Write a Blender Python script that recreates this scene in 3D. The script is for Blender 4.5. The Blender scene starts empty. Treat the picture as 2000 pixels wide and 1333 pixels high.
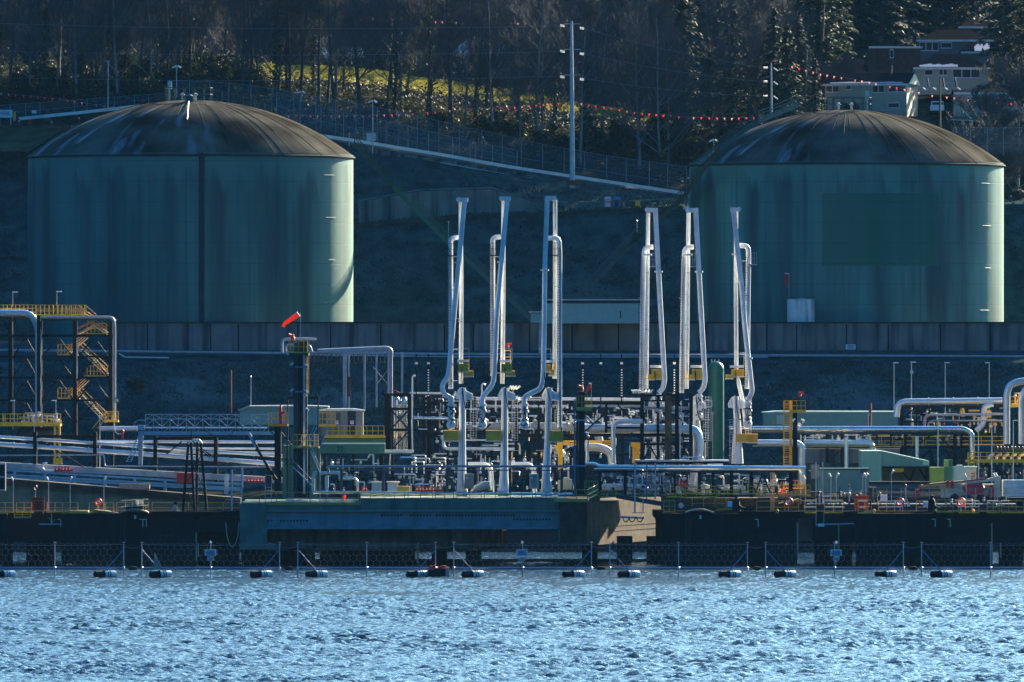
import bpy, math, random
import numpy as np
from mathutils import Vector, Matrix
random.seed(7); RNG=np.random.RandomState(5)
R=math.radians
F=19000.0; YH=640.0; H=25.6           # camera: focal length in photo pixels, horizon row, height of the lens over the water
S=bpy.context.scene; C=S.collection
def P(px,py,Y): return Vector(((px-1000)*Y/F, Y, H-(py-YH)*Y/F))
def sc(Y): return Y/F
def PXof(x,Y): return 1000+x*F/Y

# ------------------------------------------------------------------ materials
M={}
def mat(name,col,rough=.6,metal=0.,var=.25,vscale=1.5,streak=0.,streak_col=(.02,.025,.025),sscale=(1.2,1.2,.06),bump=0.,bscale=8.,alpha=1.,spec=.3,emit=None,speck=None,trans=0.):
    m=bpy.data.materials.new(name); m.use_nodes=True; nt=m.node_tree; N=nt.nodes; L=nt.links
    b=N['Principled BSDF']; b.inputs['Roughness'].default_value=rough; b.inputs['Metallic'].default_value=metal
    b.inputs['Specular IOR Level'].default_value=spec
    g=N.new('ShaderNodeNewGeometry')
    def noise(scale,detail=4,mapping=None):
        n=N.new('ShaderNodeTexNoise'); n.inputs['Scale'].default_value=scale; n.inputs['Detail'].default_value=detail
        if mapping:
            mp=N.new('ShaderNodeMapping'); mp.inputs['Scale'].default_value=mapping; L.new(g.outputs['Position'],mp.inputs['Vector']); L.new(mp.outputs['Vector'],n.inputs['Vector'])
        else: L.new(g.outputs['Position'],n.inputs['Vector'])
        return n
    n=noise(vscale); mr=N.new('ShaderNodeMapRange'); mr.inputs[1].default_value=.25; mr.inputs[2].default_value=.75; mr.inputs[3].default_value=1-var; mr.inputs[4].default_value=1+var
    L.new(n.outputs['Fac'],mr.inputs[0])
    mx=N.new('ShaderNodeMix'); mx.data_type='RGBA'; mx.blend_type='MULTIPLY'; mx.inputs[0].default_value=1
    mx.inputs[6].default_value=(*col,1); L.new(mr.outputs[0],mx.inputs[7]); out=mx.outputs[2]
    if streak>0:
        s=noise(1.0,5,sscale); r=N.new('ShaderNodeMapRange'); r.inputs[1].default_value=.48; r.inputs[2].default_value=.68; r.inputs[3].default_value=0; r.inputs[4].default_value=streak
        L.new(s.outputs['Fac'],r.inputs[0])
        m2=N.new('ShaderNodeMix'); m2.data_type='RGBA'; L.new(r.outputs[0],m2.inputs[0]); L.new(out,m2.inputs[6]); m2.inputs[7].default_value=(*streak_col,1); out=m2.outputs[2]
    for speck in ([] if not speck else speck if isinstance(speck,list) else [speck]):
        s=noise(speck[0],speck[3] if len(speck)>3 else 2); r=N.new('ShaderNodeMapRange'); r.inputs[1].default_value=speck[1]; r.inputs[2].default_value=speck[1]+.08; L.new(s.outputs['Fac'],r.inputs[0])
        m2=N.new('ShaderNodeMix'); m2.data_type='RGBA'; L.new(r.outputs[0],m2.inputs[0]); L.new(out,m2.inputs[6]); m2.inputs[7].default_value=(*speck[2],1); out=m2.outputs[2]
    L.new(out,b.inputs['Base Color'])
    if bump>0:
        nb=noise(bscale); bp=N.new('ShaderNodeBump'); bp.inputs['Strength'].default_value=bump; bp.inputs['Distance'].default_value=.3; L.new(nb.outputs['Fac'],bp.inputs['Height']); L.new(bp.outputs['Normal'],b.inputs['Normal'])
    if alpha<1: b.inputs['Alpha'].default_value=alpha
    if trans:
        tb=N.new('ShaderNodeBsdfTranslucent'); L.new(out,tb.inputs[0]); ms=N.new('ShaderNodeMixShader'); ms.inputs[0].default_value=trans
        L.new(b.outputs[0],ms.inputs[1]); L.new(tb.outputs[0],ms.inputs[2]); L.new(ms.outputs[0],N['Material Output'].inputs[0])
    if emit: b.inputs['Emission Color'].default_value=(*emit[0],1); b.inputs['Emission Strength'].default_value=emit[1]
    M[name]=m; return m
mat('white',(.74,.75,.73),.42,var=.14,streak=.5,streak_col=(.38,.34,.28),sscale=(2.2,2.2,.2))
mat('white_pipe',(.64,.65,.64),.34,metal=.45,var=.12,streak=.3,streak_col=(.3,.29,.26),sscale=(.5,.5,.5))
mat('grey_pipe',(.36,.38,.39),.5,var=.2,streak=.3,streak_col=(.16,.14,.12),sscale=(.6,.6,.6))
mat('silver',(.6,.6,.58),.27,metal=.85,var=.15)
mat('galv',(.4,.43,.45),.45,metal=.3,var=.2)
mat('black_steel',(.008,.009,.012),.55,var=.3,spec=.1)
mat('navy_steel',(.022,.034,.05),.5,var=.3,spec=.2)
mat('rubber',(.006,.006,.008),.7,var=.4,spec=.08,streak=.5,streak_col=(.022,.024,.028),sscale=(1.5,1.5,.3))
mat('yellow',(.75,.42,.02),.5,var=.15,streak=.25,streak_col=(.25,.13,.02))
mat('olive',(.34,.29,.07),.55,var=.2)
mat('red',(.5,.02,.015),.5,var=.2)
mat('orange',(.8,.13,.02),.6,var=.1,trans=.5)
mat('sign_orange',(.55,.07,.015),.6,var=.1)
mat('ink',(.03,.004,.004),.7,var=.1)
mat('ink_blue',(.03,.08,.2),.7,var=.1)
mat('sign_blue',(.5,.62,.7),.6,var=.08)
mat('sign_white',(.7,.72,.72),.6,var=.08)
mat('pink',(.95,.25,.42),.5,var=.1)
mat('blue',(.07,.2,.6),.5,var=.1)
mat('cream',(.6,.55,.38),.55,var=.12)
mat('teal_siding',(.16,.33,.27),.55,var=.08)
mat('pale_teal',(.32,.48,.43),.55,var=.08)
mat('green_paint',(.07,.2,.13),.5,var=.15,streak=.3,streak_col=(.1,.09,.02))
mat('vessel_green',(.012,.105,.068),.4,var=.12,streak=.2)
mat('lime_paint',(.3,.42,.07),.55,var=.1)
mat('green_rail',(.016,.062,.05),.5,var=.2)
mat('blue_steel',(.2,.36,.46),.5,var=.15)
mat('pipe_blue',(.07,.17,.28),.45,var=.1)
mat('grey_box',(.2,.215,.2),.6,var=.15)
mat('concrete',(.075,.058,.04),.9,spec=.05,var=.5,vscale=.8,streak=.7,streak_col=(.035,.03,.024),sscale=(1.6,1.6,.16),bump=.15)
mat('wall_concrete',(.17,.17,.155),.9,spec=.1,var=.35,vscale=.3,streak=.9,streak_col=(.02,.026,.03),sscale=(.9,.9,.05))
mat('bright_clad',(.92,.92,.9),.3,metal=.85,var=.05)
mat('girder',(.12,.21,.235),.6,var=.2,vscale=.5,streak=.35,streak_col=(.05,.07,.06),sscale=(1.2,1.2,.15))
mat('mossy_concrete',(.1,.15,.12),.85,var=.3,vscale=.6,streak=.5,streak_col=(.035,.05,.035),sscale=(1.2,1.2,.12))
mat('dark_concrete',(.045,.04,.035),.9,spec=.1,var=.4,vscale=.5,streak=.5,streak_col=(.015,.014,.012),sscale=(.9,.9,.15))
mat('pile',(.015,.015,.016),.8,var=.4,spec=0.)
mat('shore_rock',(.02,.021,.02),.95,var=.5,vscale=.5,spec=0.)
mat('rusty_white',(.72,.71,.67),.5,var=.1,streak=.95,streak_col=(.16,.055,.025),sscale=(1.1,1.1,.09))
mat('rust',(.16,.06,.03),.8,var=.3)
mat('rust_weed',(.022,.017,.012),.9,var=.7,vscale=1.5,spec=.05,streak=.8,streak_col=(.012,.02,.012),sscale=(1.5,1.5,.5))
mat('cap_concrete',(.17,.135,.095),.9,spec=.05,var=.5,vscale=.5,streak=.7,streak_col=(.05,.042,.032),sscale=(1.,1.,.2))
mat('wood',(.13,.09,.06),.85,var=.3)
mat('timber_pale',(.42,.3,.2),.85,var=.3)
mat('wire',(.2,.22,.24),.4,metal=.3,var=.1)
mat('chainlink',(.2,.24,.26),.6,alpha=.16,var=.1)
mat('bark',(.065,.064,.066),.9,spec=.1,var=.4,vscale=1.)
mat('bark_pale',(.19,.18,.17),.9,spec=.1,var=.4,vscale=1.)
mat('twig',(.075,.074,.078),.85,spec=.15,var=.4,vscale=.4)
mat('needle',(.03,.048,.028),.7,var=.5,vscale=.25,spec=.15,trans=.15)
mat('needle_light',(.055,.075,.035),.7,var=.5,vscale=.25,spec=.15,trans=.2)
mat('leaf',(.03,.042,.017),.65,var=.7,vscale=.7,spec=.12,trans=.2)
mat('leaf_brown',(.045,.036,.016),.7,var=.5,vscale=.7,spec=.3)
mat('embankment',(.03,.056,.052),.95,spec=0.,var=.6,vscale=.5,speck=[(.09,.56,(.085,.11,.105),6),(3.5,.62,(.08,.11,.11),1),(.5,.62,(.02,.028,.024),6)],bump=.9,bscale=2.5)
mat('slope_soil',(.03,.054,.05),.95,spec=0.,var=.6,vscale=.4,speck=[(.07,.58,(.065,.085,.08),6),(3.5,.64,(.07,.095,.092),1),(.6,.62,(.02,.028,.024),6)],bump=.9,bscale=3.)
mat('forest_floor',(.03,.028,.018),.95,spec=0.,var=.5,vscale=.3,bump=.6,bscale=2.)
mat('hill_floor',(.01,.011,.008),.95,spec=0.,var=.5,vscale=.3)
mat('lawn',(.13,.12,.02),.9,spec=0.,var=.3,vscale=.35,bump=.4,bscale=6.)
mat('grass_slope',(.065,.06,.03),.9,spec=0.,var=.6,vscale=.4,bump=.4,bscale=5.)
mat('dry_grass',(.05,.075,.068),.9,var=.6,vscale=.2,spec=0.)
mat('gravel',(.08,.077,.072),.95,spec=0.,var=.3)
mat('asphalt',(.06,.06,.06),.9,var=.2)
mat('frost',(.3,.33,.38),.8,var=.2,vscale=3.)
mat('roof_dark',(.013,.013,.017),.85,spec=0.,var=.3)
mat('roof_brown',(.018,.015,.014),.85,spec=0.,var=.3)
mat('stucco',(.4,.355,.26),.85,var=.12)
mat('stucco_grey',(.12,.12,.115),.85,var=.15)
mat('brick_wall',(.08,.045,.032),.85,var=.3)
mat('glass',(.02,.025,.03),.08,var=.1,spec=.8)
mat('pennant_red',(.95,.2,.12),.7,var=.1,trans=.6)
mat('pennant_pale',(.85,.5,.4),.7,var=.1,trans=.6)
mat('lamp_white',(.8,.78,.7),.4,var=.05)

# ------------------------------------------------------------------ mesh builder
class MB:
    def __init__(s): s.v=[]; s.f=[]
    def add(s,vs,fs):
        o=len(s.v); s.v+= [tuple(v) for v in vs]; s.f+=[tuple(i+o for i in f) for f in fs]; return s
    def hexa(s,a): return s.add(a,[(0,1,2,3),(7,6,5,4),(0,4,5,1),(1,5,6,2),(2,6,7,3),(3,7,4,0)])
    def box(s,x0,x1,y0,y1,z0,z1):
        return s.hexa([(x0,y0,z0),(x1,y0,z0),(x1,y0,z1),(x0,y0,z1),(x0,y1,z0),(x1,y1,z0),(x1,y1,z1),(x0,y1,z1)])
    def bx(s,x0,y0,x1,y1,Y,d):                      # box whose front face covers the photo rectangle at depth Y
        a=P(x0,y1,Y); b=P(x1,y0,Y); return s.box(a.x,b.x,Y,Y+d,a.z,b.z)
    def prism(s,pts,Y,d):                           # outline in photo pixels, extruded away
        n=len(pts); a=[P(x,y,Y) for x,y in pts]; b=[v+Vector((0,d,0)) for v in a]
        return s.add(a+b,[tuple(range(n)),tuple(range(2*n-1,n-1,-1))]+[(i,i+n,(i+1)%n+n,(i+1)%n) for i in range(n)])
    def plan(s,pts,z0,z1):                          # outline in plan (x,y), extruded up
        n=len(pts); a=[(x,y,z0) for x,y in pts]; b=[(x,y,z1) for x,y in pts]
        return s.add(a+b,[tuple(range(n-1,-1,-1)),tuple(range(n,2*n))]+[(i,(i+1)%n,(i+1)%n+n,i+n) for i in range(n)])
    def bar(s,p,q,w,d=None):                        # rectangular bar, w across, d in depth
        p=Vector(p); q=Vector(q); d=w if d is None else d; t=(q-p).normalized()
        u=t.cross(Vector((0,1,0)))
        if u.length<.05: u=Vector((1,0,0))
        u.normalize(); n=u.cross(t).normalized(); u=u*w/2; n=n*d/2
        return s.hexa([p-u-n,p+u-n,p+u+n,p-u+n,q-u-n,q+u-n,q+u+n,q-u+n])
    def tube(s,pts,r,n=8,cap=True):
        pts=[Vector(p) for p in pts]; m=len(pts); rs=r if isinstance(r,(list,tuple)) else [r]*m
        o=len(s.v); u=None
        for i,p in enumerate(pts):
            t=(pts[min(i+1,m-1)]-pts[max(i-1,0)]).normalized()
            if u is None:
                u=t.cross(Vector((0,1,0)))
                if u.length<.1: u=t.cross(Vector((1,0,0)))
            u=(u-t*u.dot(t)).normalized(); w=t.cross(u)
            for k in range(n):
                a=2*math.pi*k/n; s.v.append(tuple(p+(u*math.cos(a)+w*math.sin(a))*rs[i]))
        for i in range(m-1):
            for k in range(n):
                a=o+i*n+k; b=o+i*n+(k+1)%n; s.f.append((a,b,b+n,a+n))
        if cap: s.f.append(tuple(range(o+n-1,o-1,-1))); s.f.append(tuple(range(o+(m-1)*n,o+m*n)))
        return s
    def lathe(s,c,prof,n=24,axis='Z'):              # prof: (radius, height) list
        c=Vector(c); o=len(s.v)
        for r,h in prof:
            for k in range(n):
                a=2*math.pi*k/n
                v=Vector((r*math.cos(a),r*math.sin(a),h))
                if axis=='X': v=Vector((h,v.x,v.y))
                if axis=='Y': v=Vector((v.x,h,v.y))
                s.v.append(tuple(c+v))
        for i in range(len(prof)-1):
            for k in range(n):
                a=o+i*n+k; b=o+i*n+(k+1)%n; s.f.append((a,b,b+n,a+n))
        s.f.append(tuple(range(o+n-1,o-1,-1))); e=o+(len(prof)-1)*n; s.f.append(tuple(range(e,e+n)))
        return s
    def ring(s,c,R0,r,n=20,axis='Y',k=6):
        pts=[]; c=Vector(c)
        for i in range(n+1):
            a=2*math.pi*i/n
            d=Vector((math.cos(a),0,math.sin(a))) if axis=='Y' else (Vector((math.cos(a),math.sin(a),0)) if axis=='Z' else Vector((0,math.cos(a),math.sin(a))))
            pts.append(c+d*R0)
        return s.tube(pts,r,k,False)
    def build(s,name,m,par=None,smooth=False,lab=None):
        me=bpy.data.meshes.new(name); loc=Vector((0,0,0)); q=par
        while q is not None: loc=loc+q.location; q=q.parent
        me.from_pydata([(v[0]-loc.x,v[1]-loc.y,v[2]-loc.z) for v in s.v],[],s.f)
        me.materials.append(M[m] if isinstance(m,str) else m)
        if smooth:
            me.shade_smooth()
            me.set_sharp_from_angle(angle=R(40))
        me.update()
        o=bpy.data.objects.new(name,me); C.objects.link(o); o.parent=par
        if lab: o['label']=lab
        return o
def tag(o,label,cat,group=None,kind=None):
    if label: o['label']=label
    if cat: o['category']=cat
    if group: o['group']=group
    if kind: o['kind']=kind
    return o
def thing(name,label,cat,loc,group=None):
    o=bpy.data.objects.new(name,None); o.empty_display_size=.2; C.objects.link(o); o.location=loc
    return tag(o,label,cat,group)
def copy_tree(o,par=None):
    c=o.copy(); C.objects.link(c); c.parent=par
    for ch in list(o.children): copy_tree(ch,c)
    return c
def bend(pts,rad,k=5):                              # round the corners of a polyline
    pts=[Vector(p) for p in pts]; out=[pts[0]]
    for i in range(1,len(pts)-1):
        a=pts[i-1]-pts[i]; b=pts[i+1]-pts[i]; r=min(rad,a.length*.49,b.length*.49)
        p=pts[i]+a.normalized()*r; q=pts[i]+b.normalized()*r
        for j in range(k+1):
            t=j/k; out.append(p*(1-t)**2+pts[i]*2*t*(1-t)+q*t*t)
    out.append(pts[-1]); return out
def pipe(label,pts,r,m,Y,rad=None,name='pipeline',cat='pipe',group=None,par=None,flange=0,n=10):
    """a pipe through photo points (px,py[,Y]); r in photo pixels"""
    w=[P(p[0],p[1],p[2] if len(p)>2 else Y) for p in pts]; rr=r*sc(Y)
    b=bend(w,(rad if rad else r*3)*sc(Y))
    o=MB().tube(b,rr,n)
    if par is None: o=tag(o.build(name,m,None,True),label,cat,group)
    else: o=o.build('pipe' if name=='pipeline' else name,m,par,True)
    if flange:
        f=MB()
        for i in range(len(w)-1):
            L=(w[i+1]-w[i]).length; k=int(L/(flange*sc(Y)))
            for j in range(1,k+1):
                c=w[i].lerp(w[i+1],j/(k+1)); t=(w[i+1]-w[i]).normalized()
                f.tube([c-t*rr*.18,c+t*rr*.18],rr*1.3,n)
        if f.v:
            if par is None:
                loc=o.location; f.build('flange',m,o)
            else: f.build('flange',m,o if o.parent is None or o.parent.parent is None else par)
    return o
def railing(pts,h,Y,m,par=None,step=22,w=1.1,label=None,cat='railing',toe=True,group=None,lines=2,name=None):
    """guard rail along photo points at its foot; h in photo pixels"""
    b=MB(); k=sc(Y)
    for (a,c) in zip(pts[:-1],pts[1:]):
        A=P(a[0],a[1],a[2] if len(a)>2 else Y); B=P(c[0],c[1],c[2] if len(c)>2 else Y); up=Vector((0,0,h*k))
        n=max(1,round((B-A).length/(step*k)))
        for i in range(n+1):
            q=A.lerp(B,i/n); b.bar(q,q+up,w*k,w*k)
        for l in range(lines): 
            f=(l+1)/lines; b.bar(A+up*f,B+up*f,w*k,w*k)
        if toe: b.bar(A+Vector((0,0,w*k)),B+Vector((0,0,w*k)),w*2*k,w*.5*k)
    o=b.build(name or 'railing',m,par)
    if par is None: tag(o,label,cat,group)
    return o
def ladder(x,y0,y1,Y,m,par,w=7,step=5,name='ladder',cage=False,t=.9):
    b=MB(); k=sc(Y)
    for d in (-w/2,w/2): b.bar(P(x+d,y0,Y),P(x+d,y1,Y),t*k,t*k)
    y=min(y0,y1)+step
    while y<max(y0,y1): b.bar(P(x-w/2,y,Y),P(x+w/2,y,Y),t*.8*k,t*.8*k); y+=step
    if cage:
        y=min(y0,y1)
        while y<max(y0,y1)-12:
            a=P(x-w*.8,y,Y); c=P(x+w*.8,y,Y); d=Vector((0,-w*1.3*k,0))
            b.bar(a,a+d,t*k); b.bar(c,c+d,t*k); b.bar(a+d,c+d,t*k); y+=14
    return b.build(name,m,par)
def text(s,px,py,Y,hpx,m,par,name='lettering',sx=1.):
    cu=bpy.data.curves.new(name,'FONT'); cu.body=s; cu.size=hpx*sc(Y)*1.4; cu.align_x='CENTER'; cu.align_y='CENTER'; cu.extrude=.01
    t=bpy.data.objects.new(name,cu); me=bpy.data.meshes.new_from_object(t); bpy.data.objects.remove(t)
    me.transform(Matrix.Diagonal((sx,1,1,1))); me.transform(Matrix.Rotation(math.pi/2,4,'X'))
    me.materials.clear(); me.materials.append(M[m])
    o=bpy.data.objects.new(name,me); C.objects.link(o); w=P(px,py,Y)
    loc=Vector((0,0,0)); q=par
    while q is not None: loc=loc+q.location; q=q.parent
    o.location=w-loc; o.parent=par; return o
def marks(rect,rows,Y,m,par,seed=1,name='lettering'):
    """rows of print too small to read, as the photo shows it"""
    rr=random.Random(seed); b=MB(); x0,y0,x1,y1=rect; hh=(y1-y0)/rows
    for i in range(rows):
        x=x0+rr.uniform(0,.12)*(x1-x0); end=x1-rr.uniform(0,.15)*(x1-x0)
        while x<end:
            w=rr.uniform(.04,.1)*(x1-x0); b.bx(x,y0+hh*(i+.2),min(x+w,end),y0+hh*(i+.8),Y-.02,.02); x+=w*1.3
    return b.build(name,m,par)

# ------------------------------------------------------------------ camera, world, sun
cd=bpy.data.cameras.new('camera'); cam=bpy.data.objects.new('camera',cd); C.objects.link(cam); S.camera=cam
cam.location=(0,0,H); cam.rotation_euler=(math.pi/2,0,0); cd.sensor_width=36; cd.sensor_fit='HORIZONTAL'
cd.lens=36*F/2000; cd.shift_y=-(666.5-YH)/2000; cd.clip_start=1; cd.clip_end=9000
SUN_EL,SUN_AZ=R(21),R(30)          # behind the hill, 30 degrees to the right of the view
w=bpy.data.worlds.new('World'); S.world=w; w.use_nodes=True; nt=w.node_tree
sky=nt.nodes.new('ShaderNodeTexSky'); sky.sky_type='NISHITA'; sky.sun_disc=False; sky.sun_elevation=SUN_EL; sky.sun_rotation=SUN_AZ
sky.air_density=1.0; sky.dust_density=7.; sky.ozone_density=8.0
tint=nt.nodes.new('ShaderNodeHueSaturation'); tint.inputs['Saturation'].default_value=1.3; tint.inputs['Value'].default_value=1.
cast=nt.nodes.new('ShaderNodeMix'); cast.data_type='RGBA'; cast.blend_type='MULTIPLY'; cast.inputs[0].default_value=1; cast.inputs[7].default_value=(.71,1.03,1.03,1)
nt.links.new(sky.outputs[0],tint.inputs['Color']); nt.links.new(tint.outputs[0],cast.inputs[6]); nt.links.new(cast.outputs[2],nt.nodes['Background'].inputs[0]); nt.nodes['Background'].inputs[1].default_value=.06
sd=bpy.data.lights.new('sun','SUN'); so=bpy.data.objects.new('sun',sd); C.objects.link(so); sd.energy=5; sd.angle=R(.5); sd.color=(1,.84,.6)
sv=Vector((math.sin(SUN_AZ)*math.cos(SUN_EL),math.cos(SUN_AZ)*math.cos(SUN_EL),math.sin(SUN_EL)))
so.rotation_euler=sv.to_track_quat('Z','Y').to_euler(); so.location=(300,900,400)
S.view_settings.view_transform='Standard'; S.view_settings.look='None'; S.view_settings.exposure=2.4; S.view_settings.gamma=1
S.cycles.max_bounces=5; S.cycles.transparent_max_bounces=24; S.cycles.use_denoising=True

HAZE=9e-6
# thin air between the lens and the hill
hb=MB().box(-900,900,-60,2290,-1.6,230).build('haze','white'); hb['kind']='stuff'; hb['label']='thin blue air over the inlet and the hill'; hb.data.materials.clear()
hm=bpy.data.materials.new('haze_air'); hm.use_nodes=True; hn=hm.node_tree; hn.nodes.remove(hn.nodes['Principled BSDF'])
pv=hn.nodes.new('ShaderNodeVolumePrincipled'); pv.inputs['Color'].default_value=(.2,.55,1,1); pv.inputs['Density'].default_value=HAZE; pv.inputs['Anisotropy'].default_value=0.
hn.links.new(pv.outputs[0],hn.nodes['Material Output'].inputs['Volume']); hb.data.materials.append(hm)
# ------------------------------------------------------------------ water
def wave_sheet():
    y0,y1,dx,dy=676.,1121.,.26,.36
    xs=np.arange(-64,64.01,dx); ys=np.arange(y0,y1,dy)
    gx,gy=np.meshgrid(xs,ys); z=np.zeros_like(gx)
    for i in range(70):
        lam=.66*(4.5/.66)**RNG.rand(); th=RNG.normal(.2,.7); k=2*math.pi/lam
        amp=.037*lam**.9*(.6+.8*RNG.rand())/math.sqrt(70)*3.1
        if lam>1.7: amp*=.45
        z+=amp*np.sin(k*(gx*math.sin(th)+gy*math.cos(th))+RNG.rand()*6.28)
    # gusts: calmer and rougher patches
    g=np.zeros_like(gx)
    for i in range(9):
        lx=RNG.uniform(20,60); ly=RNG.uniform(30,120)
        g+=np.sin(gx*6.28/lx+gy*6.28/ly*RNG.choice([-1,1])+RNG.rand()*6.28)
    z*=(1+.08*g)*np.interp(gy,[676,900,980,1121],[1,.95,.5,.4]); z-=np.interp(gy,[900,1000],[0,.12])
    n,mm=gx.shape
    co=np.stack([gx,gy,z],-1).reshape(-1,3).astype(np.float32)
    i=np.arange((n-1)*(mm-1)); r=i//(mm-1); c=i%(mm-1); a=r*mm+c
    q=np.stack([a,a+1,a+mm+1,a+mm],-1).astype(np.int32)
    me=bpy.data.meshes.new('water'); me.vertices.add(len(co)); me.vertices.foreach_set('co',co.ravel())
    me.loops.add(q.size); me.loops.foreach_set('vertex_index',q.ravel()); me.polygons.add(len(q))
    me.polygons.foreach_set('loop_start',np.arange(0,q.size,4,dtype=np.int32)); me.update(calc_edges=True); me.shade_smooth()
    return me
m=bpy.data.materials.new('sea_water'); m.use_nodes=True; nt=m.node_tree; b=nt.nodes['Principled BSDF']
b.inputs['Base Color'].default_value=(.004,.016,.024,1); b.inputs['Roughness'].default_value=.06; b.inputs['IOR'].default_value=1.34
g=nt.nodes.new('ShaderNodeNewGeometry'); nz=nt.nodes.new('ShaderNodeTexNoise'); nz.inputs['Scale'].default_value=4.5; nz.inputs['Detail'].default_value=5
mp=nt.nodes.new('ShaderNodeMapping'); mp.inputs['Scale'].default_value=(.8,1.2,1); nt.links.new(g.outputs['Position'],mp.inputs[0]); nt.links.new(mp.outputs[0],nz.inputs['Vector'])
bp=nt.nodes.new('ShaderNodeBump'); bp.inputs['Strength'].default_value=.9; bp.inputs['Distance'].default_value=.14; nt.links.new(nz.outputs['Fac'],bp.inputs['Height']); nt.links.new(bp.outputs[0],b.inputs['Normal'])
M['sea_water']=m
me=wave_sheet(); me.materials.append(m); o=bpy.data.objects.new('water',me); C.objects.link(o); o['kind']='structure'
def sheet(name,quads,m):
    b=MB()
    for q in quads: b.add(q,[(0,1,2,3)])
    o=b.build(name,m); o['kind']='structure'; return o
sheet('open_water',[[(-1500,-400,-.35),(1500,-400,-.35),(1500,1124,-.35),(-1500,1124,-.35)]],'sea_water')

# ------------------------------------------------------------------ terrain
def lin(pts):
    xs=[p[0] for p in pts]; ys=[p[1] for p in pts]
    return lambda x: float(np.interp(x,xs,ys))
ROADPY=lin([(-100,262),(120,252),(330,216),(450,222),(580,257),(850,303),(1100,342),(1340,380),(1700,432),(2100,470)])
BENCHPY=lin([(-100,520),(0,505),(60,500),(700,442),(900,425),(1340,405),(1700,400),(2100,395)])
ROWS=[ # depth, photo row of the ground there as a function of photo column (or a fixed height)
 (1112,-1.5),(1124,6.2),(1149,6.6),(1158,lin([(0,850),(350,835),(800,845),(2000,850)])),(1163,lin([(0,775),(350,772),(560,790),(900,765),(1400,772),(2000,775)])),
 (1172,708),(1179,694),(1181,23.4),(1226,23.9),
 (1247,lambda p:BENCHPY(p)+3),(1248.5,lambda p:BENCHPY(p)-1),(1254,lambda p:BENCHPY(p)-6),
 (1272,lambda p:ROADPY(p)+5),(1273,lambda p:ROADPY(p)),(1281,lambda p:ROADPY(p)-3),
 (1290,lin([(-100,212),(330,186),(580,225),(1340,350),(1700,390),(2100,420)])),
 (1312,lin([(-100,170),(330,160),(700,195),(1000,245),(1340,300),(1560,250),(1700,228),(2100,250)])),
 (1335,lin([(-100,130),(500,150),(700,163),(1000,205),(1200,236),(1500,240),(1650,222),(2100,240)])),
 (1352,lin([(-100,110),(500,126),(700,132),(1000,178),(1200,212),(1500,215),(1650,200),(2100,200)])),
 (1400,lin([(-100,40),(500,60),(1000,112),(1500,150),(2100,140)])),
 (1450,lin([(-100,-20),(500,0),(1000,40),(1500,70),(2100,60)])),
 (1520,lin([(-100,-90),(1000,-60),(2100,-40)])),(1640,-270),(2300,165.)]
def rowz(i,x):
    Y,f=ROWS[i]
    if isinstance(f,float) or (isinstance(f,(int,float)) and abs(f)<200 and Y in(1112,1124,1149,1181,1226,2300)): return float(f)
    px=min(max(PXof(x,Y),-150),2150)
    py=f if isinstance(f,(int,float)) else f(px)
    return H-(py-YH)*Y/F
RY=[r[0] for r in ROWS]
def hz(x,y):
    if y<=RY[0]: return rowz(0,x)
    for i in range(len(RY)-1):
        if y<=RY[i+1]:
            t=(y-RY[i])/(RY[i+1]-RY[i]); return rowz(i,x)*(1-t)+rowz(i+1,x)*t
    return rowz(len(RY)-1,x)
def gy(px,py,y0=1290,y1=1640):                     # where the view line through a photo point meets the ground
    y=y0
    while y<y1:
        v=P(px,py,y)
        if hz(v.x,y)>=v.z: return v,y
        y+=1.
    return P(px,py,y1),y1
def land(name,ya,yb,step,m,xs=None,rough=.0,rs=3.):
    ys=sorted(set([ya,yb]+[y for y in RY if ya<y<yb]+list(np.arange(ya,yb,step))))
    if xs is None: xs=sorted(set(list(np.arange(-400,401,20.))+list(np.arange(-84,85,1.6 if step<3 else 3.))))
    b=MB(); rr=random.Random(hash(name)%999 if False else len(name))
    for y in ys:
        for x in xs:
            e=rough*(math.sin(x*2.1/rs+y*1.7/rs)+math.sin(x*.9/rs-y*2.9/rs+1)+rr.uniform(-1,1))*.5 if (ya<y<yb) else 0
            b.v.append((x,y,hz(x,y)+e))
    n=len(xs)
    for j in range(len(ys)-1):
        for i in range(n-1): a=j*n+i; b.f.append((a,a+1,a+1+n,a+n))
    o=b.build(name,m,None,True); o['kind']='structure'; return o
land('shore',1112,1149,2.5,'shore_rock',rough=.25)
land('embankment',1149,1172,1.5,'embankment',rough=.12,rs=2.)
land('bench_track',1172,1179,3.5,'slope_soil')
land('tank_yard',1179,1226,6,'gravel')
land('hill_slope',1226,1247,2,'slope_soil',rough=.15)
land('hill_bench',1247,1254,3,'slope_soil',rough=.1)
land('upper_slope',1254,1272,2,'slope_soil',rough=.2)
land('road',1272,1281,3,'asphalt')
land('woodland_ground',1281,1335,3,'forest_floor',rough=.3)
LX=list(np.arange(-37,22.1,1.5))
land('lawn',1335,1352,1.5,'lawn',LX,rough=.3,rs=1.2)
land('woodland_edge',1335,1352,4,'forest_floor',[-400,-200,-120,-80,-60,-50,-44,-37],rough=.2)
land('woodland_edge',1335,1352,4,'forest_floor',[22.,30,40,50,60,80,120,200,400],rough=.2)
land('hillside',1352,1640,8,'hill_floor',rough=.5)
land('far_hill',1640,2300,60,'hill_floor')
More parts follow.
